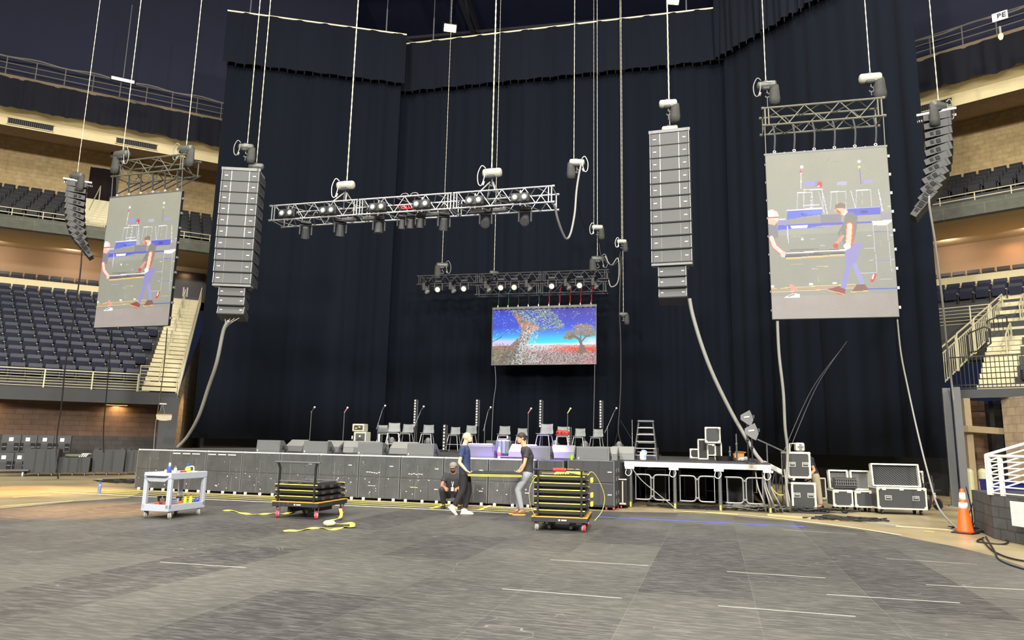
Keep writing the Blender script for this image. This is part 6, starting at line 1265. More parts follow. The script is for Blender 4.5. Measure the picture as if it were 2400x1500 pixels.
cone('large orange traffic cone with two white bands, in front of the bollards', 2263, 1250, .86); cone('orange traffic cone beside the charcoal block ramp', 2331, 1244, .68); cone('small orange cone behind the trolley, by the steel columns', 2192, 1184, .42)
# coil of wire by the cone etc.
for k, pts in enumerate((((2266, 1225), (2276, 1190), (2285, 1170), (2287, 1210), (2279, 1236)), ((2264, 1140), (2274, 1180), (2279, 1215), (2277, 1238)))):
    P_ = [aty(x, y, 15.2) for x, y in pts]; wire('hanging_cable', 'black cable loop standing up behind the large orange cone, %s one' % ('wider' if k == 0 else 'narrower'), P_, .014, CABLEB)
# steel ramp block + white railing at right edge
p0, p1 = atz(2331, 1262), atz(2408, 1276); g = G(); M2 = (p1 - p0).normalized(); nrm = Vector((-M2.y, M2.x, 0)); nrm = nrm if nrm.x > 0 else -nrm
RB = [atz(2331, 1263), Vector((8.95, 10.5, 0)), Vector((14.0, 10.5, 0)), Vector((14.0, 15.2, 0)), Vector((9.75, 15.2, 0))]
g = G(); n = len(RB); H_ = .80; uvs = []; L_ = 0
for i in range(n):
    a_, b_ = RB[i], RB[(i + 1) % n]; l = (b_ - a_).length; k0 = len(g.v); g.v += [(a_.x, a_.y, 0), (b_.x, b_.y, 0), (b_.x, b_.y, H_), (a_.x, a_.y, H_)]; g.f.append((k0, k0 + 1, k0 + 2, k0 + 3)); g.mi.append(0); uvs += [(L_, 0), (L_ + l, 0), (L_ + l, H_), (L_, H_)]; L_ += l
k0 = len(g.v); g.v += [(q.x, q.y, H_) for q in RB]; uvs += [(0, 0)] * n; g.f.append(tuple(range(k0, k0 + n))); g.mi.append(0)
o = obj('ramp_block', g, mat_blocks('ramp_block_grey', (84, 86, 88), (76, 78, 80), (62, 62, 62), .4, .2), uvs=uvs); tag(o, 'charcoal painted concrete-block ramp base at the right edge, topped by white railing', 'ramp')
p = aty(2392, 1205, 12.55); t = thing('notice_board', 'blank white rectangular plate fixed to the charcoal block ramp', 'sign', (p.x - .03, p.y, p.z - .2), radians(-83)); g = G(); g.box((.12, -.03, .2), (.5, .02, .42), .005); obj('plate', g, mat('plate_white', (214, 220, 222), .5), t)
t = thing('ramp_railing', 'white multi-bar railing standing on the charcoal block ramp at the right edge', 'railing', (0, 0, 0)); c0 = aty(2318, 1160, 13.6); A0 = Vector((c0.x, c0.y, H_)); A1 = Vector((9.5, 11.0, H_)); B1 = Vector((A0.x + .85, A0.y + 1.3, H_))
g = G(); hh = .72; g.tube([A0, A0 + Vector((0, 0, hh)), A1 + Vector((0, 0, hh)), A1], .028, 8)
for k in range(6): z = .04 + k * .115; g.tube([A0 + Vector((0, 0, z)), A1 + Vector((0, 0, z))], .014, 6)
obj('front_rails', g, RAILW, t); C1 = Vector((A0.x + 3.2, A0.y + .9, H_ + 1.5)); g = G()
for k in range(7): z = .04 + k * .115; g.tube([A0 + Vector((0, 0, z)), C1 + Vector((0, 0, z - hh))], .016 if k < 6 else .028, 6)
obj('sloped_rails', g, RAILW, t); g = G()
for f in (.02, .12, .40): q = A0.lerp(A1, f); g.box((q.x, q.y, H_ + hh / 2), (.06, .06, hh))
obj('post', g, RAILW, t)
for k, (px, c_, h_) in enumerate(((2338, (30, 30, 110), .95), (2372, (26, 28, 96), .9))):
    p = aty(px, 1160, 15.9 + .1 * k); t = thing('waste_bin', 'dark blue plastic bin behind the white ramp railing, %s one' % ('left' if k == 0 else 'right'), 'bin', (p.x, p.y, 0), 0); g = G(); g.prism([(-.2, 0), (.2, 0), (.24, h_), (-.24, h_)], -.2, .2, 'y'); obj('body', g, mat('bin_blue', c_, .5), t); g = G(); g.box((0, 0, h_ + .02), (.5, .46, .05), .015); obj('lid', g, MATS['bin_blue'], t)
# ================================================================ LEFT ROAD CASES
DOL = mat('moulded_black', (58, 60, 62), .6, var=.1, scale=3)
def covered(label, px0, px1, yb, ht, open_=False):
    a_, b_ = atz(px0, yb), atz(px1, yb + .01); w = (b_ - a_).length; c = (a_ + b_) / 2; rz = atan2(b_.y - a_.y, b_.x - a_.x); t = thing('road_trunk', label, 'case', c, rz, 'moulded trunks along the left wall'); w *= .97; z0 = .12
    g = G(); pr = [(-w / 2, z0), (w / 2, z0), (w / 2 + .02, z0 + ht * .94), (w / 2 - .05, z0 + ht), (w * .36, z0 + ht), (w * .33, z0 + ht * .95), (-w * .33, z0 + ht * .95), (-w * .36, z0 + ht), (-w / 2 + .05, z0 + ht), (-w / 2 - .02, z0 + ht * .94)]; g.prism(pr, 0, .8, 'y'); obj('tub', g, DOL, t)
    g = G()
    for x in (-w * .17, w * .13): g.box((x, -.01, z0 + ht * .48), (.045, .03, ht * .86), .01)
    obj('moulded_rib', g, DGREY, t)
    for k in range(3): g = G(); x = -w * .42 + k * w * .4; g.cyl((x - .02, .08, .06), (x + .02, .08, .06), .06, 10); g.box((x, .08, .11), (.05, .06, .05)); obj('caster', g, MGREY, t)
    return t
covered('tall black moulded trunk in front of the labelled cases', 50, 130, 1116, .92); covered('lower black moulded trunk with folded cloths on top', 132, 207, 1115, .58); covered('tall black moulded trunk between the low trunk and the last one', 212, 288, 1114, .90); covered('partly hidden black moulded trunk at the left end of the stage boxes', 290, 345, 1113, .90)
p = aty(180, 1072, 28.1); t = thing('folded_cloth', 'pale folded cloth and straps lying on the low trunk', 'cloth', (p.x, p.y, .69), .4); g = G(); g.box((-.12, .2, .05), (.6, .4, .1), .03); obj('cloth', g, mat('olive_cloth', (112, 118, 96), .9, var=.2), t); g = G()
for k in range(4): g.tube(catm([(.08 + k * .07, -.02, .0), (.16 + k * .07, .12, .12), (.28 + k * .06, .28, .1)], 4), .022, 6)
obj('straps', g, CAP, t)
def lcase(label, px, py, w, h, z, Y):
    p = aty(px, 1060, Y); t = thing('labelled_case', label, 'case', (p.x, p.y, z), TL, 'labelled black cases by the wall'); g = G(); g.prism([(0, 0), (.5, 0), (.5, h), (.06, h), (0, h * .45)], -w / 2, w / 2, 'x'); obj('body', g, DOL, t)
    g = G(); g.at((0, .03, h * .73), 0, radians(-7)); g.box((0, -.006, 0), (.15, .012, .15), .02); obj('label_plate', g, CAP, t)
    g = G()
    for x in (-.2, .2): g.box((x, .0, h * .42), (.16, .05, .14), .01); g.box((x, -.01, h * .18), (.15, .02, .12), .01)
    obj('recess', g, BLACKM, t); g = G()
    for x in (-.2, .2): g.box((x, -.02, h * .30), (.12, .02, .02))
    obj('catch', g, ALUD, t); return t
for k, px in enumerate((22, 61, 101, 142)): lcase('black case with white label square in the upper row, %s from the left' % NAMES[k], px, 0, .62, .68, .82, 28.6 + k * .35)
for k, px in enumerate((10, 47)): lcase('black case with white label square, lower row, %s' % ('left one' if k == 0 else 'half hidden by the tall trunk'), px, 0, .64, .70, .1, 28.3 + k * .35)
t = thing('platform_truck', 'low grey flat trolley at the far left edge in front of the labelled cases', 'trolley', atz(12, 1117), TL); g = G(); g.box((.1, .2, .22), (1.2, .5, .06), .01); obj('deck', g, STEEL, t); g = G()
for x in (-.4, .5): g.cyl((x, 0, .08), (x + .04, 0, .08), .08, 12)
obj('wheel', g, WHITE, t)
# wall lamp shelf: the boat-like wooden speaker box on the pier
p = aty(384, 978, 29.4); t = thing('hanging_tray', 'small pale tray hung by two cords on the grey corner pier', 'tray', p, TL); g = G(); g.prism([(-.30, .08), (-.26, -.10), (-.1, -.14), (.1, -.14), (.28, -.10), (.30, .08)], -.2, .1, 'y'); obj('tray', g, mat('pale_tray', (186, 180, 158), .6), t); g = G(); g.box((0, -.05, .1), (.58, .26, .05), .01); obj('rim', g, mat('wood_rim', (176, 136, 84), .6), t); g = G()
for s in (-1, 1): g.tube([(s * .13 - .1, 0, .1), (-.08, 0, .52)], .01, 6)
obj('cord', g, CABLE, t); g = G(); g.box((-.1, .05, .55), (.3, .16, .05)); obj('bracket', g, CAP, t)
# warm wall lights tucked under the left fascia and beside the brick
warmm = mat('warm_tube', (255, 200, 110), .4, emit=(255, 196, 110), estr=3, var=0)
for k, s in enumerate((-.8, 4.1)):
    t = thing('wall_light', 'warm strip light under the left fascia, %s one' % ('outer' if k == 0 else 'inner, towards the corner pier'), 'lamp', B('L', s, 1.0, 2.93), TL); g = G(); g.box((0, 0, 0), (.9, .12, .06), .01); obj('housing', g, STEEL, t); g = G(); g.box((0, -.01, -.035), (.84, .07, .015)); obj('tube', g, warmm, t)
    a = area('warm_strip', B('L', s, .95, 2.85), .5, 34, (1, .62, .25)); 
q = B('L', 7.0, 1.6, 3.3); spot('brick_wash', q + Vector((1.2, .6, .8)), aty(440, 960, 34), 700, (1, .62, .28), 50, .7, .2)
q = B('L', 6.7, 12.0, 12.0); area('door_light', q, .4, 30, (1, .6, .3))
for sd, ss in (('L', (-3.5, .5, 4.0)), ('R', (-1.5, 2.0, 5.0))):
    for s_ in ss: area('box_row_fill', B(sd, s_, 11.6, 12.05), .5, 75, (1, .84, .66), target=B(sd, s_, 13.4, 10.6))  # fill added under the soffit to brighten the brown rear walls
q = B('R', 1.0, 12.8, 12.1); area('box_light', q, .4, 40, (1, .6, .3))
q = B('R', -1.0, 2.5, 3.2); area('under_stand_light', (15.6, 26.4, 3.2), .5, 60, (1, .85, .65))
# floor cables
def tangle(name, label, c, rx_, ry_, n, r, m, seed, h=.05, grp=None):
    rg = random.Random(seed); g = G()
    for k in range(n):
        P_ = []; a = rg.uniform(0, 6.28); cx, cy = rg.gauss(0, rx_ * .35), rg.gauss(0, ry_ * .35)
        for i in range(7): a += rg.uniform(.5, 1.3); rr = rg.uniform(.25, 1.0); P_.append((cx + cos(a) * rr * rx_ * .6, cy + sin(a) * rr * ry_ * .6, r + rg.uniform(0, h)))
        g.tube(catm(P_, 5), r, 5)
    o = obj(name, g, m, smooth=True); o.location = c; o.rotation_euler = (0, 0, SA); tag(o, label, 'cable'); o['kind'] = 'stuff'; return o
tangle('cable_tangle', 'large black cable tangle on the floor at the foot of the rack stack', atz(1845, 1198), 1.5, .5, 26, .014, CABLEB, 3, .12); tangle('cable_tangle', 'grey cable tangle beside the right platform leg', atz(1780, 1196), .8, .4, 18, .014, CABLE, 4, .14); tangle('cable_tangle', 'black cable run spreading on the floor before the open flight cases', atz(1985, 1219), .9, .35, 22, .014, CABLEB, 5, .05); tangle('cable_tangle', 'black coils between the two orange cones', atz(2303, 1247), .55, .5, 14, .012, CABLEB, 6, .06); tangle('cable_tangle', 'black cables on the floor left of the stage boxes', atz(262, 1130), 1.3, .8, 9, .016, CABLEB, 7, .04); tangle('cable_tangle', 'cables lying under the railed platform edge', S(16, 1.9), 1.5, .5, 12, .013, CABLEB, 9, .03)
for k, (pts) in enumerate(([(2300, 1262), (2320, 1285), (2345, 1300), (2375, 1310), (2420, 1318)], [(2310, 1258), (2330, 1290), (2340, 1310), (2370, 1325), (2420, 1340)], [(2345, 1262), (2362, 1268), (2352, 1275), (2310, 1272), (2290, 1268), (2305, 1260)])):
    wire('floor_cable', 'black cable snaking from the cones towards the right edge, %s' % ('upper strand', 'lower strand', 'closed loop')[k], [atz(x, y, .02) for x, y in pts], .014, CABLEB)
for k, (x0, x1) in enumerate(((1790, 1818), (1800, 1835), (1786, 1806), (1838, 1852), (1770, 1796))):
    wire('standing_cable', 'grey cable hanging from the wing corner to the floor, %s' % ('inner', 'outer', 'against the leg', 'next to the racks', 'looping left')[k], [aty(x0, 1100, 18), aty(x0 + 6, 1140, 17.8), aty((x0 + x1) / 2 + 6, 1175, 17.6), atz(x1, 1199, .03)], .02, CABLE)
wire('yellow_cable', 'thin yellow cable sagging between the wing corner and the racks', [aty(1798, 1112, 18.5), aty(1806, 1138, 18.4), aty(1822, 1158, 18.3), aty(1836, 1160, 18.2)], .014, YEL)
wire('red_cable_piece', 'red cable lying on the wing corner at the top of the ramp', [aty(1778, 1085, 18.6), aty(1784, 1088, 18.5), aty(1790, 1091, 18.4)], .035, RED)
# plank along the curved matting edge, drain cover strip
g = tape('p', atz(1800, 1208), atz(1990, 1222), .10, None, .0, .03); tag(obj('floor_plank', g, mat('raw_plank', (190, 168, 112), .7, var=.15)), 'long pale wooden plank on the floor before the racks', 'plank')
g = tape('p', atz(2024, 1222), atz(2100, 1232), .22, None, .001, .012); tag(obj('cable_cover', g, mat('grey_plate', (150, 152, 148), .6)), 'flat grey cover strip on the concrete right of the black cable run', 'cover')
g = tape('p', atz(2100, 1233), atz(2235, 1243), .22, None, .001, .004); tag(obj('floor_stain', g, mat('pale_stain', (190, 180, 150), .7, var=.3, scale=8)), 'pale rough patch on the concrete left of the large cone', 'patch')
for k, (a_, b_, c_, d_) in enumerate(((2068, 1215, 2080, 1222), (2165, 1245, 2190, 1247), (2018, 1222, 2028, 1220))): tag(obj('yellow_mark', tape('y', atz(a_, b_), atz(c_, d_), .05, None, .003, .003), YEL), 'small yellow tape scrap on the concrete, %s' % ('near the grey cover strip', 'left of the large cone', 'at the end of the black cable run')[k], 'tape')
tag(obj('sign_board_sheet', tape('s', Vector((-11.4, 24.2, 0)), Vector((-9.9, 24.6, 0)), .5, None, .001, .004), mat('dull_sheet', (120, 112, 92), .6)), 'flat sheet on the floor behind the left stage corner', 'sheet') if False else None
p = atz(232, 1157); t = thing('spray_bottle', 'small clear blue bottle standing alone on the floor left of the utility cart', 'bottle', p, 0); g = G(); g.lathe([(.04, 0), (.045, .2), (.02, .27)], 10); obj('body', g, mat('blue_clear', (110, 130, 180), .2), t); g = G(); g.lathe([(.022, .27), (.025, .33)], 8); obj('cap', g, BLUE, t)
for k, (a_, b_, c_, d_) in enumerate(((0, 1187, 170, 1174), (30, 1166, 120, 1160), (95, 1153, 205, 1158))): tag(obj('floor_line', tape('l', atz(a_, b_), atz(c_, d_), .05, None, .003, .003), mat('cream_tape', (228, 220, 180), .6)), 'cream tape line on the warm concrete at the left, %s' % ('nearest the matting', 'short middle one', 'furthest one')[k], 'tape')
# ================================================================ CARTS ON THE FLOOR
def wheel(t, x, y, r, m, hubm, rz=0.0, w=.04, stem=None, name='caster'):
    g = G(); g.at((x, y, r), rz); g.cyl((-w / 2, 0, 0), (w / 2, 0, 0), r, 20); ca = obj(name, g, m, t)
    g = G(); g.at((x, y, r), rz); g.cyl((-w / 2 - .006, 0, 0), (w / 2 + .006, 0, 0), r * .62, 16); obj('hub', g, hubm, ca)
    g = G(); g.at((x, y, r), rz); z1 = (stem or r * 1.9) - r
    for s in (-1, 1): g.box((s * (w / 2 + .012), .01, z1 * .4), (.006, .05, z1 * 1.1))
    g.box((0, .02, z1), (w + .05, .08, .012)); g.cyl((-w / 2 - .02, 0, 0), (w / 2 + .02, 0, 0), .012, 8); obj('fork', g, ALUD, ca); return ca
Mp = atz(397, 1218); crz = radians(-14); cx, sx_ = cos(crz), sin(crz)
cc0 = Vector((Mp.x - .27 * cx - .42 * sx_ * 1, Mp.y - .27 * sx_ + .42 * cx, .012))
ct = thing('utility_cart', 'pale grey plastic two-shelf utility cart loaded with bottles and tools', 'cart', cc0, crz)
g = G(); W2, D2 = .30, .52
for z, lip in ((.80, .07), (.20, .07)):
    g.box((0, 0, z), (2 * W2, 2 * D2, .025))
    for s in (-1, 1): g.box((s * W2, 0, z + lip / 2 - .03), (.025, 2 * D2 + .02, lip + .06), .008); g.box((0, s * D2, z + lip / 2 - .03), (2 * W2 + .02, .025, lip + .06), .008)
g.prism([(-W2, .78), (W2, .78), (W2 * .6, .70), (-W2 * .6, .70)], -D2 - .02, -D2 + .04, 'y')
obj('shelves', g, CARTG, ct)
for sx in (-1, 1):
    for sy in (-1, 1): g = G(); g.box((sx * (W2 - .03), sy * (D2 - .03), .48), (.085, .085, .60), .015); obj('corner_leg', g, CARTG, ct)
g = G(); g.box((W2 - .06, -D2 + .10, .45), (.02, .09, .5)); obj('blue_sleeve', g, BLUE, ct)
for x, y in ((-.27, -.42), (.27, -.42), (.27, .42), (-.27, .42)): wheel(ct, x, y, .074, WHEELG, WHITE, .3, .034, .17)
g = G(); g.box((0, -D2 - .05, .82), (.5, .09, .03), .01); obj('handle_shelf', g, CARTG, ct)
def oncart(x, y, z=.8145): return Vector((cc0.x + x * cx - y * sx_, cc0.y + x * sx_ + y * cx, .012 + z))
def bottle(name, label, p, prof, m, capm=None, capz=None, rz=0, cat='bottle', grp=None):
    t = thing(name, label, cat, p, rz, grp); obj('body', G().lathe(prof, 14), m, t, True)
    if capm: obj('cap', G().lathe(capz, 10), capm, t)
    return t
SB = mat('blue_can', (62, 84, 150), .35, var=.1)
bottle('spray_can', 'tall blue spray can with white cap standing on the cart top', oncart(.06, -.30), [(.04, 0), (.042, .02), (.042, .15), (.035, .18)], SB, WHITE, [(.02, .18), (.022, .23), (.012, .24)], cat='can')
bottle('spray_can', 'pale capped can beside the tall blue spray can on the cart', oncart(.15, -.24), [(.03, 0), (.03, .12), (.024, .14)], CAP, MGREY, [(.02, .14), (.02, .18)], cat='can')
t = bottle('spray_jug', 'clear jug with yellow label, blue trigger and handle on the cart top', oncart(.05, .25), [(.05, 0), (.055, .02), (.055, .11), (.03, .15)], mat('yellow_liquid', (226, 222, 60), .3), BLUE, [(.03, .15), (.028, .2), (.012, .21)], cat='jug'); g = G(); g.tube(catm([(.03, 0, .15), (.11, 0, .15), (.12, 0, .08), (.10, 0, .02)], 4), .012, 6); obj('handle', g, CAP, t)
for k, (x, y, s, m_, nm, lb) in enumerate(((-.2, -.05, (.09, .07, .09), CAP, 'tape_roll_box', 'small olive-lidded tub on the cart top, left one'), (-.1, -.02, (.09, .07, .08), CAP, 'tape_roll_box', 'small olive-lidded tub on the cart top, right one'), (.16, -.02, (.12, .06, .07), RED, 'red_tool_box', 'small red box behind the spray can on the cart top'), (.24, .36, (.08, .06, .05), ORANGE, 'orange_tape', 'orange-red lump at the far end of the cart top'), (.0, -.40, (.12, .08, .06), WHITE, 'white_cup', 'white crumpled cup beside the spray can'))):
    t = thing(nm, lb, 'box' if k < 3 else 'item', oncart(x, y), crz + .2 * k); g = G(); g.box((0, 0, s[2] / 2), s, .012); obj('body', g, m_, t); g = G(); g.box((0, 0, s[2] + .005), (s[0] * .9, s[1] * .9, .012), .004); obj('lid', g, OLIVE if k < 2 else m_, t)
YB = mat('yellow_bottle', (226, 226, 40), .4)
for k, (x, y) in enumerate(((.12, .16), (.17, .26))): bottle('yellow_bottle', 'bright yellow bottle with dark cap on the cart lower shelf, %s one' % ('left' if k == 0 else 'right'), oncart(x, y, .2145), [(.03, 0), (.035, .02), (.035, .13), (.015, .17)], YB, ORANGE if k else DGREY, [(.015, .17), (.016, .2)])
for k, (x, y) in enumerate(((-.2, -.2), (-.1, -.12), (.1, .05))):
    t = thing('power_drill', 'orange and black hand tool on the cart lower shelf, %s' % ('furthest left', 'second from left', 'behind the blue sleeve')[k], 'tool', oncart(x, y, .2145), k); g = G(); g.box((0, 0, .04), (.06, .08, .08), .01); obj('battery', g, ORANGE, t); g = G(); g.box((0, .0, .11), (.035, .04, .09), .01); g.cyl((-.0, -.04, .16), (0, .08, .16), .022, 8); obj('grip', g, BLACK, t)
for k, (x, y) in enumerate(((.2, .38), (.22, .46))): bottle('blue_bottle', 'small blue bottle at the right end of the lower shelf, %s one' % ('left' if k == 0 else 'right'), oncart(x, y, .2145), [(.025, 0), (.028, .08), (.012, .11)], BLUE, RED if k else BLUE, [(.013, .11), (.013, .14)])
t = thing('red_tray', 'flat red tray lying on the cart lower shelf', 'tray', oncart(.02, .05, .2145), crz); g = G(); g.box((0, 0, .006), (.3, .5, .012)); obj('body', g, RED, t)
# panel trolleys
PBLK = mat('panel_black', (30, 30, 31), .55, var=.15); YEDGE = mat('yellow_edge', (232, 212, 92), .55, var=.12, scale=25)
def panel(label, p, rz, w=.98, d=1.2, h=.085, edge=None, grp=None, ez=.95):
    t = thing('staging_board', label, 'panel', p, rz, grp); g = G(); g.box((0, 0, h * .62), (w, d, h * .5), .006); g.box((0, 0, h * .3), (w - .14, d - .14, h * .55)); obj('frame', g, PBLK, t)
    g = G(); g.box((0, -d / 2 + .004, h * ez), (w, .02, .016)); g.box((0, d / 2 - .004, h * ez), (w, .02, .016))
    obj('yellow_edge', g, edge or YEDGE, t)
    g = G()
    for s in (-1, 1):
        for yy in (-.35, 0, .35): g.box((s * (w / 2 + .004), yy, h * .55), (.02, .12, h * .5), .006)
    obj('side_latch', g, DGREY, t)
    g = G(); g.box((0, 0, h * .9), (w - .03, d - .03, .01)); obj('top_sheet', g, M_SCUFF2, t); return t
def trolley(label, A, Bp, n, ph, z0, hh, rz, which):
    A = Vector(A); Bp = Vector(Bp); c = (A + Bp) / 2; y_ = Vector((-sin(rz), cos(rz), 0)); c = c + y_ * .58; t = thing('panel_trolley', label, 'trolley', (c.x, c.y, .012), rz, 'panel trolleys')
    W_, D_ = 1.02, 1.26; g = G(); g.box((0, 0, z0 - .055), (W_, D_, .085), .008); obj('chassis', g, M_SCUFF2, t); g = G(); g.box((0, 0, z0 - .006), (W_ + .01, D_ + .01, .014)); obj('ply_deck', g, WOODY, t)
    for x, y in ((-.43, -.52), (.43, -.52), (.43, .54), (-.43, .54)): wheel(t, x, y, .08, WHEELR if (which == 'A' or x > 0) else WHEELG, WHITE, .35 if y < 0 else -.2, .045, z0 - .10)
    for sx in (-1, 1):
        g = G(); x = sx * .40; g.tube([(x, -.60, z0 - .12), (x, -.60, z0 + .5), (x, -.60, hh - .12), (x + (.03 * sx if which == 'A' else 0), -.62, hh)], .026, 4); obj('upright', g, BLACK, t)
    g = G(); g.tube([(-.50, -.62, hh), (.50, -.62, hh)], .02, 8); obj('push_handle', g, STEEL if which == 'A' else BLACK, t)
    if which == 'A': g = G(); g.tube([(-.40, -.60, z0 + .40), (.40, -.60, z0 + .40)], .015, 6); obj('cross_bar', g, STEEL, t)
    else: g = G(); g.tube([(-.12, -.62, hh), (.12, -.62, hh)], .036, 10); obj('grip_sleeve', g, RED, t)
    g = G(); g.box((.0, -D_ / 2 - .002, z0 - .055), (.03, .004, .03)); obj('stencil_mark', g, WHITE, t)
    g = G(); g.box((.085, -D_ / 2 - .002, z0 - .055), (.095, .004, .022)); obj('stencil_mark', g, WHITE, t)
    g = G()
    for x in (-.2, .2): g.box((x, 0, z0 - .16), (.05, 1.0, .12))
    obj('fork_pocket', g, BLACK, t)
    for k in range(n):
        zz = .012 + z0 + .002 + k * ph; j = Vector((random.uniform(-.015, .015), random.uniform(-.02, .02), 0))
        panel('black deck panel with yellow edges, %s on the %s trolley' % (('bottom one' if k == 0 else 'topmost one' if k == n - 1 else ('second', 'third', 'fourth', 'fifth')[k - 1] + ' from the bottom'), 'lower' if which == 'A' else 'taller'), (c.x + j.x, c.y + j.y, zz), rz, .94, 1.18, ph - .006, None, 'panels on the %s trolley' % ('lower' if which == 'A' else 'taller'))
    return t, c
tA, cA = trolley('low wheeled trolley with red wheels and push frame, carrying few deck panels', atz(643, 1215), atz(740, 1220), 3, .115, .33, 1.10, radians(-14), 'A')
tB, cB = trolley('taller wheeled trolley with red handle grip, carrying a high pile of deck panels', atz(1250, 1245), atz(1373, 1250), 6, .122, .26, 1.10, radians(-10), 'B')
t = thing('folded_trestle', 'flat black folding frame lying on top of the low trolley panels', 'frame', (cA.x, cA.y, .012 + .33 + .345), radians(-14)); g = G()
for x in (-.3, .0, .3): g.box((x, .0, .02), (.05, 1.0, .04), .006)
for y in (-.4, .4): g.box((0, y, .03), (.8, .05, .03), .006)
obj('bars', g, STEEL, t)
# webbing straps
def ribbon(name, label, pts, w, m, vertical=False, side=None, parent=None):
    c = catm(pts, 6); n = len(c); sd = []
    for i in range(n):
        T = (c[min(i + 1, n - 1)] - c[max(i - 1, 0)]).normalized(); s = Vector((0, 0, 1)).cross(T)
        if s.length < .1: s = Vector((0, 1, 0))
        tw = .5 * sin(i * .55) if not vertical else 0; s = s.normalized(); s = (s * cos(tw) + Vector((0, 0, 1)) * sin(tw) * .5)
        sd.append(side if side else s)
    g = G(); g.strap(c, w, sd, .005); o = obj(name, g, m, parent, True); return tag(o, label, 'strap')
F = lambda x, y, z=.02: atz(x, y, z)
ribbon('ratchet_strap', 'yellow webbing strap lying on the matting left of the low trolley', [F(524, 1196), F(545, 1197), F(566, 1202), F(590, 1206), F(612, 1205), F(640, 1203, .03), F(668, 1204), F(684, 1198, .05), F(690, 1190, .06)], .09, YSTRAP)
ribbon('ratchet_strap', 'long yellow webbing strap trailing on the matting before the low trolley', [F(664, 1244), F(700, 1243), F(725, 1239), F(752, 1237), F(780, 1241), F(802, 1236), F(824, 1233, .05), F(822, 1226, .08), F(790, 1228, .05), F(765, 1230, .04)], .10, YSTRAP)
ribbon('ratchet_strap', 'yellow strap falling from the low trolley down to the matting', [aty(797, 1192, 14.9), aty(800, 1205, 14.7), F(796, 1214, .06), F(782, 1218, .04), F(772, 1222, .06)], .06, YSTRAP)
o = obj('strap_coil', G().ball((0, 0, 0), .09, 12, 8, (1.3, .8, .6)), mat('pale_webbing', (226, 222, 170), .8, var=.25, scale=30, bump=.8), smooth=True); o.location = F(772, 1226, .07); tag(o, 'crumpled pale yellow strap bundle beside the low trolley wheel', 'strap')
zt = .012 + .26 + 6 * .122
ribbon('ratchet_strap', 'yellow strap hanging as a bow down the left side of the taller trolley', [(cB.x - .40, cB.y - .45, zt - .0), (cB.x - .56, cB.y - .5, zt - .05), (cB.x - .66, cB.y - .55, zt - .28), (cB.x - .63, cB.y - .55, zt - .55), (cB.x - .54, cB.y - .55, zt - .74)], .06, YSTRAP, True, (0, 1, 0))
ribbon('ratchet_strap', 'yellow strap hanging as a wide bow down the right side of the taller trolley', [(cB.x + .42, cB.y - .42, zt), (cB.x + .50, cB.y - .45, zt + .08), (cB.x + .62, cB.y - .42, zt - .05), (cB.x + .74, cB.y - .4, zt - .35), (cB.x + .70, cB.y - .4, zt - .62), (cB.x + .55, cB.y - .45, zt - .80)], .05, YSTRAP, True, (0, 1, 0))
t = thing('strap_heap', 'heap of yellow webbing on top of the taller trolley panels', 'strap', (cB.x + .1, cB.y - .2, zt + .0), 0); g = G()
for k in range(8): g.tube(catm([(-.28 + .05 * k, -.1 + .02 * k, .02), (-.15 + .04 * k, .0, .06 + .012 * (k % 4)), (.05 + .03 * k, -.02, .05 + .02 * (k % 3)), (.22, .03 * k - .1, .02)], 4), .022, 5)
obj('webbing', g, YSTRAP, t, True)
t = thing('yellow_tag_pad', 'yellow edge pads showing on the right side of the taller trolley pile', 'pad', (cB.x + .0, cB.y - .3, 0), radians(-10))
for z in (.93, .66, .50): g = G(); g.box((.52, -.02, z), (.05, .22, .09), .01); obj('pad', g, YEL, t)
# ================================================================ PEOPLE
SKIN1 = mat('fair_skin', (236, 184, 152), .55, var=.04); SKIN2 = mat('tan_skin', (214, 158, 122), .55, var=.04); SKIN3 = mat('ruddy_skin', (170, 118, 98), .6, var=.05)
def V3(p): return Vector(p)
def limb(g, pts, rs, n=12):
    g.tube([V3(p) for p in pts], list(rs), n)
    g.ball(V3(pts[0]), rs[0] * .98, n, 8); g.ball(V3(pts[-1]), rs[-1] * .98, n, 8)
def stack(g, secs, n=20):
    """secs: (center, rx, ry, lean) horizontal-ish ellipses"""
    vs = []
    for c, rx, ry, ln in secs:
        for i in range(n):
            a = 2 * pi * i / n; x, y = rx * cos(a), ry * sin(a); vs.append((c[0] + x * cos(ln), c[1] + y, c[2] - x * sin(ln)))
    m = len(secs); g.add(vs, [(j * n + i, j * n + (i + 1) % n, (j + 1) * n + (i + 1) % n, (j + 1) * n + i) for j in range(m - 1) for i in range(n)] + [tuple(range(n - 1, -1, -1)), tuple((m - 1) * n + i for i in range(n))])
def remesh(o, vox=.010, sm=4):
    r = o.modifiers.new('skin', 'REMESH'); r.mode = 'VOXEL'; r.voxel_size = vox; r.use_smooth_shade = True
    s = o.modifiers.new('soft', 'SMOOTH'); s.factor = .5; s.iterations = sm; return o
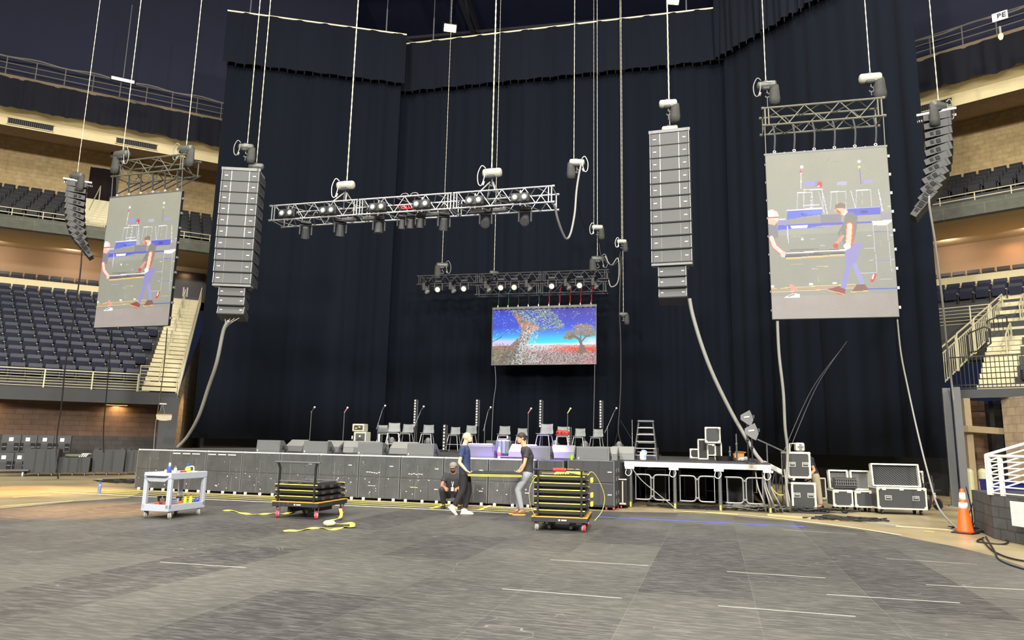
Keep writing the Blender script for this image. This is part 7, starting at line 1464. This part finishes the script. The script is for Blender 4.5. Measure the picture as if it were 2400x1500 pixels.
def hand(g, w, d, pn, curl=.9, side=1):
    """w wrist, d pointing direction, pn palm normal (fingers curl towards it), side=+1 thumb on the +cross side"""
    d = V3(d).normalized(); pn = V3(pn); pn = (pn - d * pn.dot(d)).normalized(); s = d.cross(pn).normalized() * side; w = V3(w)
    n = 10; vs = []
    for t_, hw, th in ((0, .026, .020), (.03, .036, .020), (.065, .042, .017), (.092, .040, .014)):
        for i in range(n): a = 2 * pi * i / n; vs.append(w + d * t_ + s * hw * cos(a) + pn * th * sin(a))
    g.add(vs, [(j * n + i, j * n + (i + 1) % n, (j + 1) * n + (i + 1) % n, (j + 1) * n + i) for j in range(3) for i in range(n)] + [tuple(range(n - 1, -1, -1)), tuple(3 * n + i for i in range(n))])
    for k, ln in enumerate((.072, .082, .076, .060)):
        b = w + d * .082 + s * (.030 - .020 * k); a = .2; p = [b]
        for seg in (.45, .32, .28): a += curl * (.5 + .1 * k * .3); p.append(p[-1] + (d * cos(a) + pn * sin(a)) * ln * seg)
        g.tube(p, [.0105, .0098, .0090, .0075], 8); g.ball(p[-1], .0078, 8, 6)
    b = w + d * .022 + s * .030; p = [b, b + (d * .6 + s * .65 + pn * .3).normalized() * .036, b + (d * .75 + s * .5 + pn * .5).normalized() * .066, b + (d * .9 + s * .35 + pn * .8).normalized() * .088]; g.tube(p, [.014, .0125, .011, .009], 8); g.ball(p[-1], .0095, 8, 6)
def head(g, c, yaw, pitch, s=1.0):
    M = Matrix.Translation(V3(c)) @ Matrix.Rotation(yaw, 4, 'Z') @ Matrix.Rotation(pitch, 4, 'Y') @ Matrix.Scale(s, 4); g.M = M
    g.ball((-.012, 0, .035), .092, 18, 12, (1.06, .84, .98)); g.ball((.02, 0, -.025), .070, 16, 10, (1.0, .84, 1.08)); g.ball((.052, 0, -.078), .034, 12, 8, (1, 1.1, .85)); g.ball((-.03, 0, -.03), .062, 12, 8, (1, .95, 1.1))
    g.add([(.082, 0, .028), (.086, -.012, -.02), (.118, 0, -.024), (.086, .012, -.02), (.084, 0, -.034)], [(0, 1, 2), (0, 2, 3), (1, 4, 2), (4, 3, 2), (0, 3, 4, 1)]); g.ball((.104, 0, -.020), .012, 8, 6, (1, 1.2, .8)); g.ball((.078, 0, .026), .020, 10, 6, (.6, 2.0, .5)); g.ball((.084, 0, -.052), .016, 10, 6, (.6, 1.6, .45)); g.ball((.08, 0, -.063), .014, 10, 6, (.6, 1.5, .4))
    for s_ in (-1, 1): g.ball((-.012, s_ * .083, -.005), .026, 10, 8, (.65, .3, 1.15))
    g.M = Matrix(); return M
def face(t, M):
    g = G(); g.M = M
    for s_ in (-1, 1): g.ball((.080, s_ * .030, .010), .0095, 8, 6, (.6, 1.2, .8))
    obj('eyes', g, mat('eye_white', (228, 224, 220), .3, var=0), t); g = G(); g.M = M
    for s_ in (-1, 1): g.ball((.0855, s_ * .030, .010), .0045, 8, 6); g.tube([(.083, s_ * .016, .027), (.085, s_ * .03, .031), (.078, s_ * .045, .027)], .004, 5)
    g.box((.094, 0, -.0575), (.006, .034, .003)); obj('brow_and_pupils', g, mat('brow_dark', (60, 40, 32), .7, var=0), t)
def shoe(t, ankle, yaw, pitch, um, sm, name='shoe'):
    M = Matrix.Translation(V3(ankle)) @ Matrix.Rotation(yaw, 4, 'Z') @ Matrix.Rotation(pitch, 4, 'Y'); g = G(); g.M = M
    vs = []; n = 12
    for x, hw, zt in ((-.075, .030, -.0), (-.05, .038, .015), (.0, .040, .012), (.06, .043, -.022), (.12, .047, -.045), (.165, .042, -.055), (.195, .022, -.064)):
        for i in range(n): a = 2 * pi * i / n; z = (zt + -.085) / 2 + (zt + .085) / 2 * sin(a); vs.append((x, hw * cos(a), z))
    g.add(vs, [(j * n + i, j * n + (i + 1) % n, (j + 1) * n + (i + 1) % n, (j + 1) * n + i) for j in range(6) for i in range(n)] + [tuple(range(n - 1, -1, -1)), tuple(6 * n + i for i in range(n))]); sh = obj(name, g, um, t, True)
    g = G(); g.M = M; g.prism([(-.085, -.040), (-.09, .0), (-.07, .040), (.06, .046), (.15, .046), (.20, .022), (.208, 0), (.20, -.022), (.15, -.046), (.06, -.046), (-.07, -.040)], -.098, -.074, 'z'); obj('sole', g, sm, sh); return sh
def person(label, root, rz, J, skin, shirtm, trm, hair=None, shoes=None, cap=None, beard=None, lanyard=False, vox=.010):
    """J: joints in the figure's own frame (x ahead, y left, z up)"""
    t = thing('person', label, 'person', root, rz); hp, ch, nk, hd = V3(J['hip']), V3(J['chest']), V3(J['neck']), V3(J['head']); ln = atan2((nk - hp).x, (nk - hp).z)
    def torso(g, k, top=True):
        w = hp.lerp(ch, .45); stack(g, [(hp + V3((0, 0, -.09)), .105 + k, .145 + k, 0), (hp, .118 + k, .172 + k, 0), (hp.lerp(ch, .25), .11 + k, .160 + k, ln * .5), (w, .105 + k, .150 + k, ln), (ch, .122 + k, .176 + k, ln), (ch.lerp(nk, .55), .112 + k, .182 + k, ln), (ch.lerp(nk, .88), .080 + k, .13 + k, ln), (nk, .058 + k * .5, .062 + k * .5, ln)])
    g = G(); torso(g, 0); limb(g, [nk - V3((0, 0, .03)), nk.lerp(hd, .5), hd + V3((-.01, 0, -.02))], [.060, .054, .055]); MH = head(g, hd, J.get('yaw', 0), J.get('pitch', 0))
    for s in 'rl':
        sh, el, wr, hn = V3(J['sh_' + s]), V3(J['el_' + s]), V3(J['wr_' + s]), V3(J['hd_' + s]); limb(g, [sh, sh.lerp(el, .35), el], [.052, .047, .037]); limb(g, [el, el.lerp(wr, .3), wr], [.038, .040, .026]); hand(g, wr, hn - wr, J['pn_' + s], J.get('curl', .8), J.get('ts_' + s, 1))
        kn, an, th = V3(J['kn_' + s]), V3(J['an_' + s]), V3(J['th_' + s]); limb(g, [th, th.lerp(kn, .4), kn], [.088, .078, .055]); limb(g, [kn, kn.lerp(an, .3), an], [.054, .056, .036]); limb(g, [an, an + V3((.06, 0, -.04))], [.036, .03])
    remesh(obj('body', g, skin, t), vox); face(t, MH)
    g = G(); torso(g, .016); 
    for s in 'rl': sh, el = V3(J['sh_' + s]), V3(J['el_' + s]); limb(g, [sh + V3((0, 0, .012)), sh.lerp(el, .45)], [.068, .060]); g.tube([sh.lerp(el, .4), sh.lerp(el, J.get('sleeve', .62))], [.062, .066], 14)
    limb(g, [ch + V3((0, -.13, .09)), ch + V3((0, .13, .09))], [.085, .085]); o = remesh(obj('t_shirt', g, shirtm, t), .012)
    g = G(); stack(g, [(hp + V3((0, 0, -.12)), .118, .165, 0), (hp + V3((0, 0, -.02)), .130, .186, 0), (hp + V3((0, 0, .045)), .122, .176, 0)])
    for s in 'rl':
        kn, an, th = V3(J['kn_' + s]), V3(J['an_' + s]), V3(J['th_' + s]); lw = J.get('loose', 0); limb(g, [th, th.lerp(kn, .45), kn], [.104 + lw, .092 + lw, .072 + lw]); q = an + (kn - an).normalized() * .035; g.tube([kn, kn.lerp(q, .35), q], [.071 + lw, .068 + lw, .056 + lw], 14)
    remesh(obj('trousers', g, trm, t), .012)
    if shoes:
        for s in 'rl': shoe(t, J['an_' + s], J.get('fy_' + s, 0), J.get('fp_' + s, 0), shoes[0], shoes[1])
    if hair:
        g = G(); g.M = MH; g.ball((-.018, 0, .050), .098, 18, 12, (1.04, .88, .92)); g.ball((-.05, 0, .0), .075, 14, 10, (.8, 1.02, 1.0)); o = remesh(obj('hair', g, hair, t), .008)
    if beard: g = G(); g.M = MH; g.ball((.045, 0, -.075), .048, 14, 8, (1, 1.2, .9)); obj('beard', g, beard, t, True)
    if cap:
        g = G(); g.M = MH; g.lathe([(.098, .02), (.100, .05), (.085, .09), (.05, .118), (.01, .128)], 18, (-.01, 0, 0)); g.prism([(.05, -.07), (.12, -.062), (.165, 0), (.12, .062), (.05, .07)], .018, .03, 'z'); obj('cap', g, cap, t, True)
    if lanyard: g = G(); q = ch; g.tube([q + V3((.12, -.05, .16)), q + V3((.15, .0, -.12))], .006, 5); g.tube([q + V3((.12, .05, .16)), q + V3((.15, 0, -.12))], .006, 5); g.box(q + V3((.16, 0, -.17)), (.01, .06, .09)); obj('lanyard_badge', g, CAP, t)
    return t
NAVYT = mat('navy_tshirt', (46, 62, 104), .85, var=.1, scale=12); CHART = mat('charcoal_tshirt', (58, 54, 58), .85, var=.1, scale=12); BTR = mat('black_trousers', (34, 35, 38), .8, var=.2, scale=10); GTR = mat('grey_trousers', (152, 156, 162), .8, var=.08, scale=10)
WSH = mat('white_sneaker', (232, 216, 196), .6, var=.08); BRB = mat('brown_suede', (134, 92, 58), .7, var=.12); HAIRD = mat('dark_hair', (56, 42, 38), .7, var=.2, scale=30)
r1 = Vector((-.95, 15.98, .012))
person('bald person in navy t-shirt and black trousers walking right, holding a deck panel end', r1, 0.0, dict(hip=(-.03, 0, .94), chest=(-.05, 0, 1.26), neck=(-.06, 0, 1.50), head=(.01, 0, 1.66), yaw=-.15, pitch=-.18,
    sh_r=(-.08, -.20, 1.42), el_r=(-.14, -.25, 1.12), wr_r=(.02, -.24, .95), hd_r=(.10, -.24, .90), pn_r=(.1, .4, 1), ts_r=-1, sh_l=(-.03, .20, 1.42), el_l=(-.09, .26, 1.13), wr_l=(.04, .24, .95), hd_l=(.11, .23, .90), pn_l=(.1, -.4, 1), ts_l=1,
    th_r=(-.04, -.10, .88), kn_r=(-.06, -.10, .52), an_r=(-.24, -.10, .17), fp_r=.75, th_l=(-.02, .10, .88), kn_l=(.06, .10, .50), an_l=(-.02, .09, .10), loose=.006, sleeve=.58, curl=1.0), SKIN1, NAVYT, BTR, None, (WSH, WHITE))
r2 = Vector((.26, 16.13, .012))
person('dark-haired person in charcoal t-shirt and grey trousers, facing left, holding the other panel end', r2, pi, dict(hip=(-.15, 0, .95), chest=(-.16, 0, 1.27), neck=(-.08, 0, 1.50), head=(.00, 0, 1.67), yaw=.35, pitch=.12,
    sh_r=(-.14, -.20, 1.42), el_r=(-.10, -.25, 1.13), wr_r=(.02, -.20, .97), hd_r=(.10, -.18, .91), pn_r=(.1, .4, 1), ts_r=-1, sh_l=(-.14, .20, 1.42), el_l=(-.08, .26, 1.13), wr_l=(-.02, .25, .97), hd_l=(.05, .24, .91), pn_l=(.1, -.4, 1), ts_l=1,
    th_r=(-.14, -.10, .89), kn_r=(.02, -.11, .53), an_r=(.04, -.10, .10), th_l=(-.14, .10, .89), kn_l=(.06, .11, .54), an_l=(-.04, .10, .10), sleeve=.60, curl=1.0), SKIN2, CHART, GTR, HAIRD, (BRB, mat('tan_sole', (222, 184, 110), .7)))
panel('black deck panel with yellow lower edges, carried by the two people', (-.31, 16.06, .862), 0.0, 1.20, .62, .085, None, None, .28)
g = G(); g.box((-.31, 16.06 - .305, .858), (1.18, .02, .018)); tag(obj('carried_panel_rail', g, YEDGE), 'second yellow edge strip under the carried deck panel', 'rail')
r3 = aty(1060, 1180, 17.35); r3.z = .012
person('crouching person in black shirt and grey cap with a badge, before the stage boxes', r3, radians(-92), dict(hip=(-.14, 0, .36), chest=(-.08, 0, .62), neck=(-.02, 0, .82), head=(.05, 0, .96), yaw=-.1, pitch=.2,
    sh_r=(-.04, -.19, .76), el_r=(.10, -.26, .52), wr_r=(.28, -.16, .50), hd_r=(.36, -.12, .48), pn_r=(.2, .3, -1), sh_l=(-.04, .19, .76), el_l=(.10, .26, .52), wr_l=(.28, .16, .50), hd_l=(.36, .12, .48), pn_l=(.2, -.3, -1),
    th_r=(-.10, -.12, .32), kn_r=(.24, -.22, .44), an_r=(.06, -.20, .10), th_l=(-.10, .12, .32), kn_l=(.24, .22, .44), an_l=(.06, .20, .10), loose=.01, sleeve=.6), SKIN3, mat('black_tee', (50, 50, 53), .85, var=.2, scale=10), mat('faded_black', (52, 52, 55), .85, var=.2), None, (BLACK, DGREY), mat('grey_cap', (128, 124, 118), .8, var=.15), mat('dark_beard', (50, 34, 30), .9), True)
r4 = atz(1926, 1196); r4.y += .35
person('person in dark shirt and khaki trousers bending behind the tall rack stack', (r4.x, r4.y, 0), pi, dict(hip=(.02, 0, .92), chest=(.12, 0, 1.20), neck=(.27, 0, 1.38), head=(.38, 0, 1.47), yaw=0, pitch=.6,
    sh_r=(.20, -.19, 1.34), el_r=(.32, -.24, 1.08), wr_r=(.46, -.2, .95), hd_r=(.54, -.2, .92), pn_r=(0, 0, -1), sh_l=(.20, .19, 1.34), el_l=(.10, .25, 1.02), wr_l=(.24, .24, .86), hd_l=(.30, .22, .80), pn_l=(0, -1, 0),
    th_r=(.02, -.10, .86), kn_r=(.04, -.11, .50), an_r=(.02, -.11, .10), th_l=(.02, .10, .86), kn_l=(-.04, .11, .48), an_l=(-.08, .11, .10), loose=.012, sleeve=.62), SKIN2, mat('dark_teal_shirt', (36, 42, 52), .85), mat('khaki_trousers', (170, 160, 132), .8, var=.1), HAIRD, (BLACK, WHITE))
# coloured wash from the silver truss onto the middle of the monitor row
spot('purple_wash', on_ft(6.2, .4, -.6), S(11.2, 1.3, 1.3), 90000, (.30, .17, 1.0), 25, .6, .08)
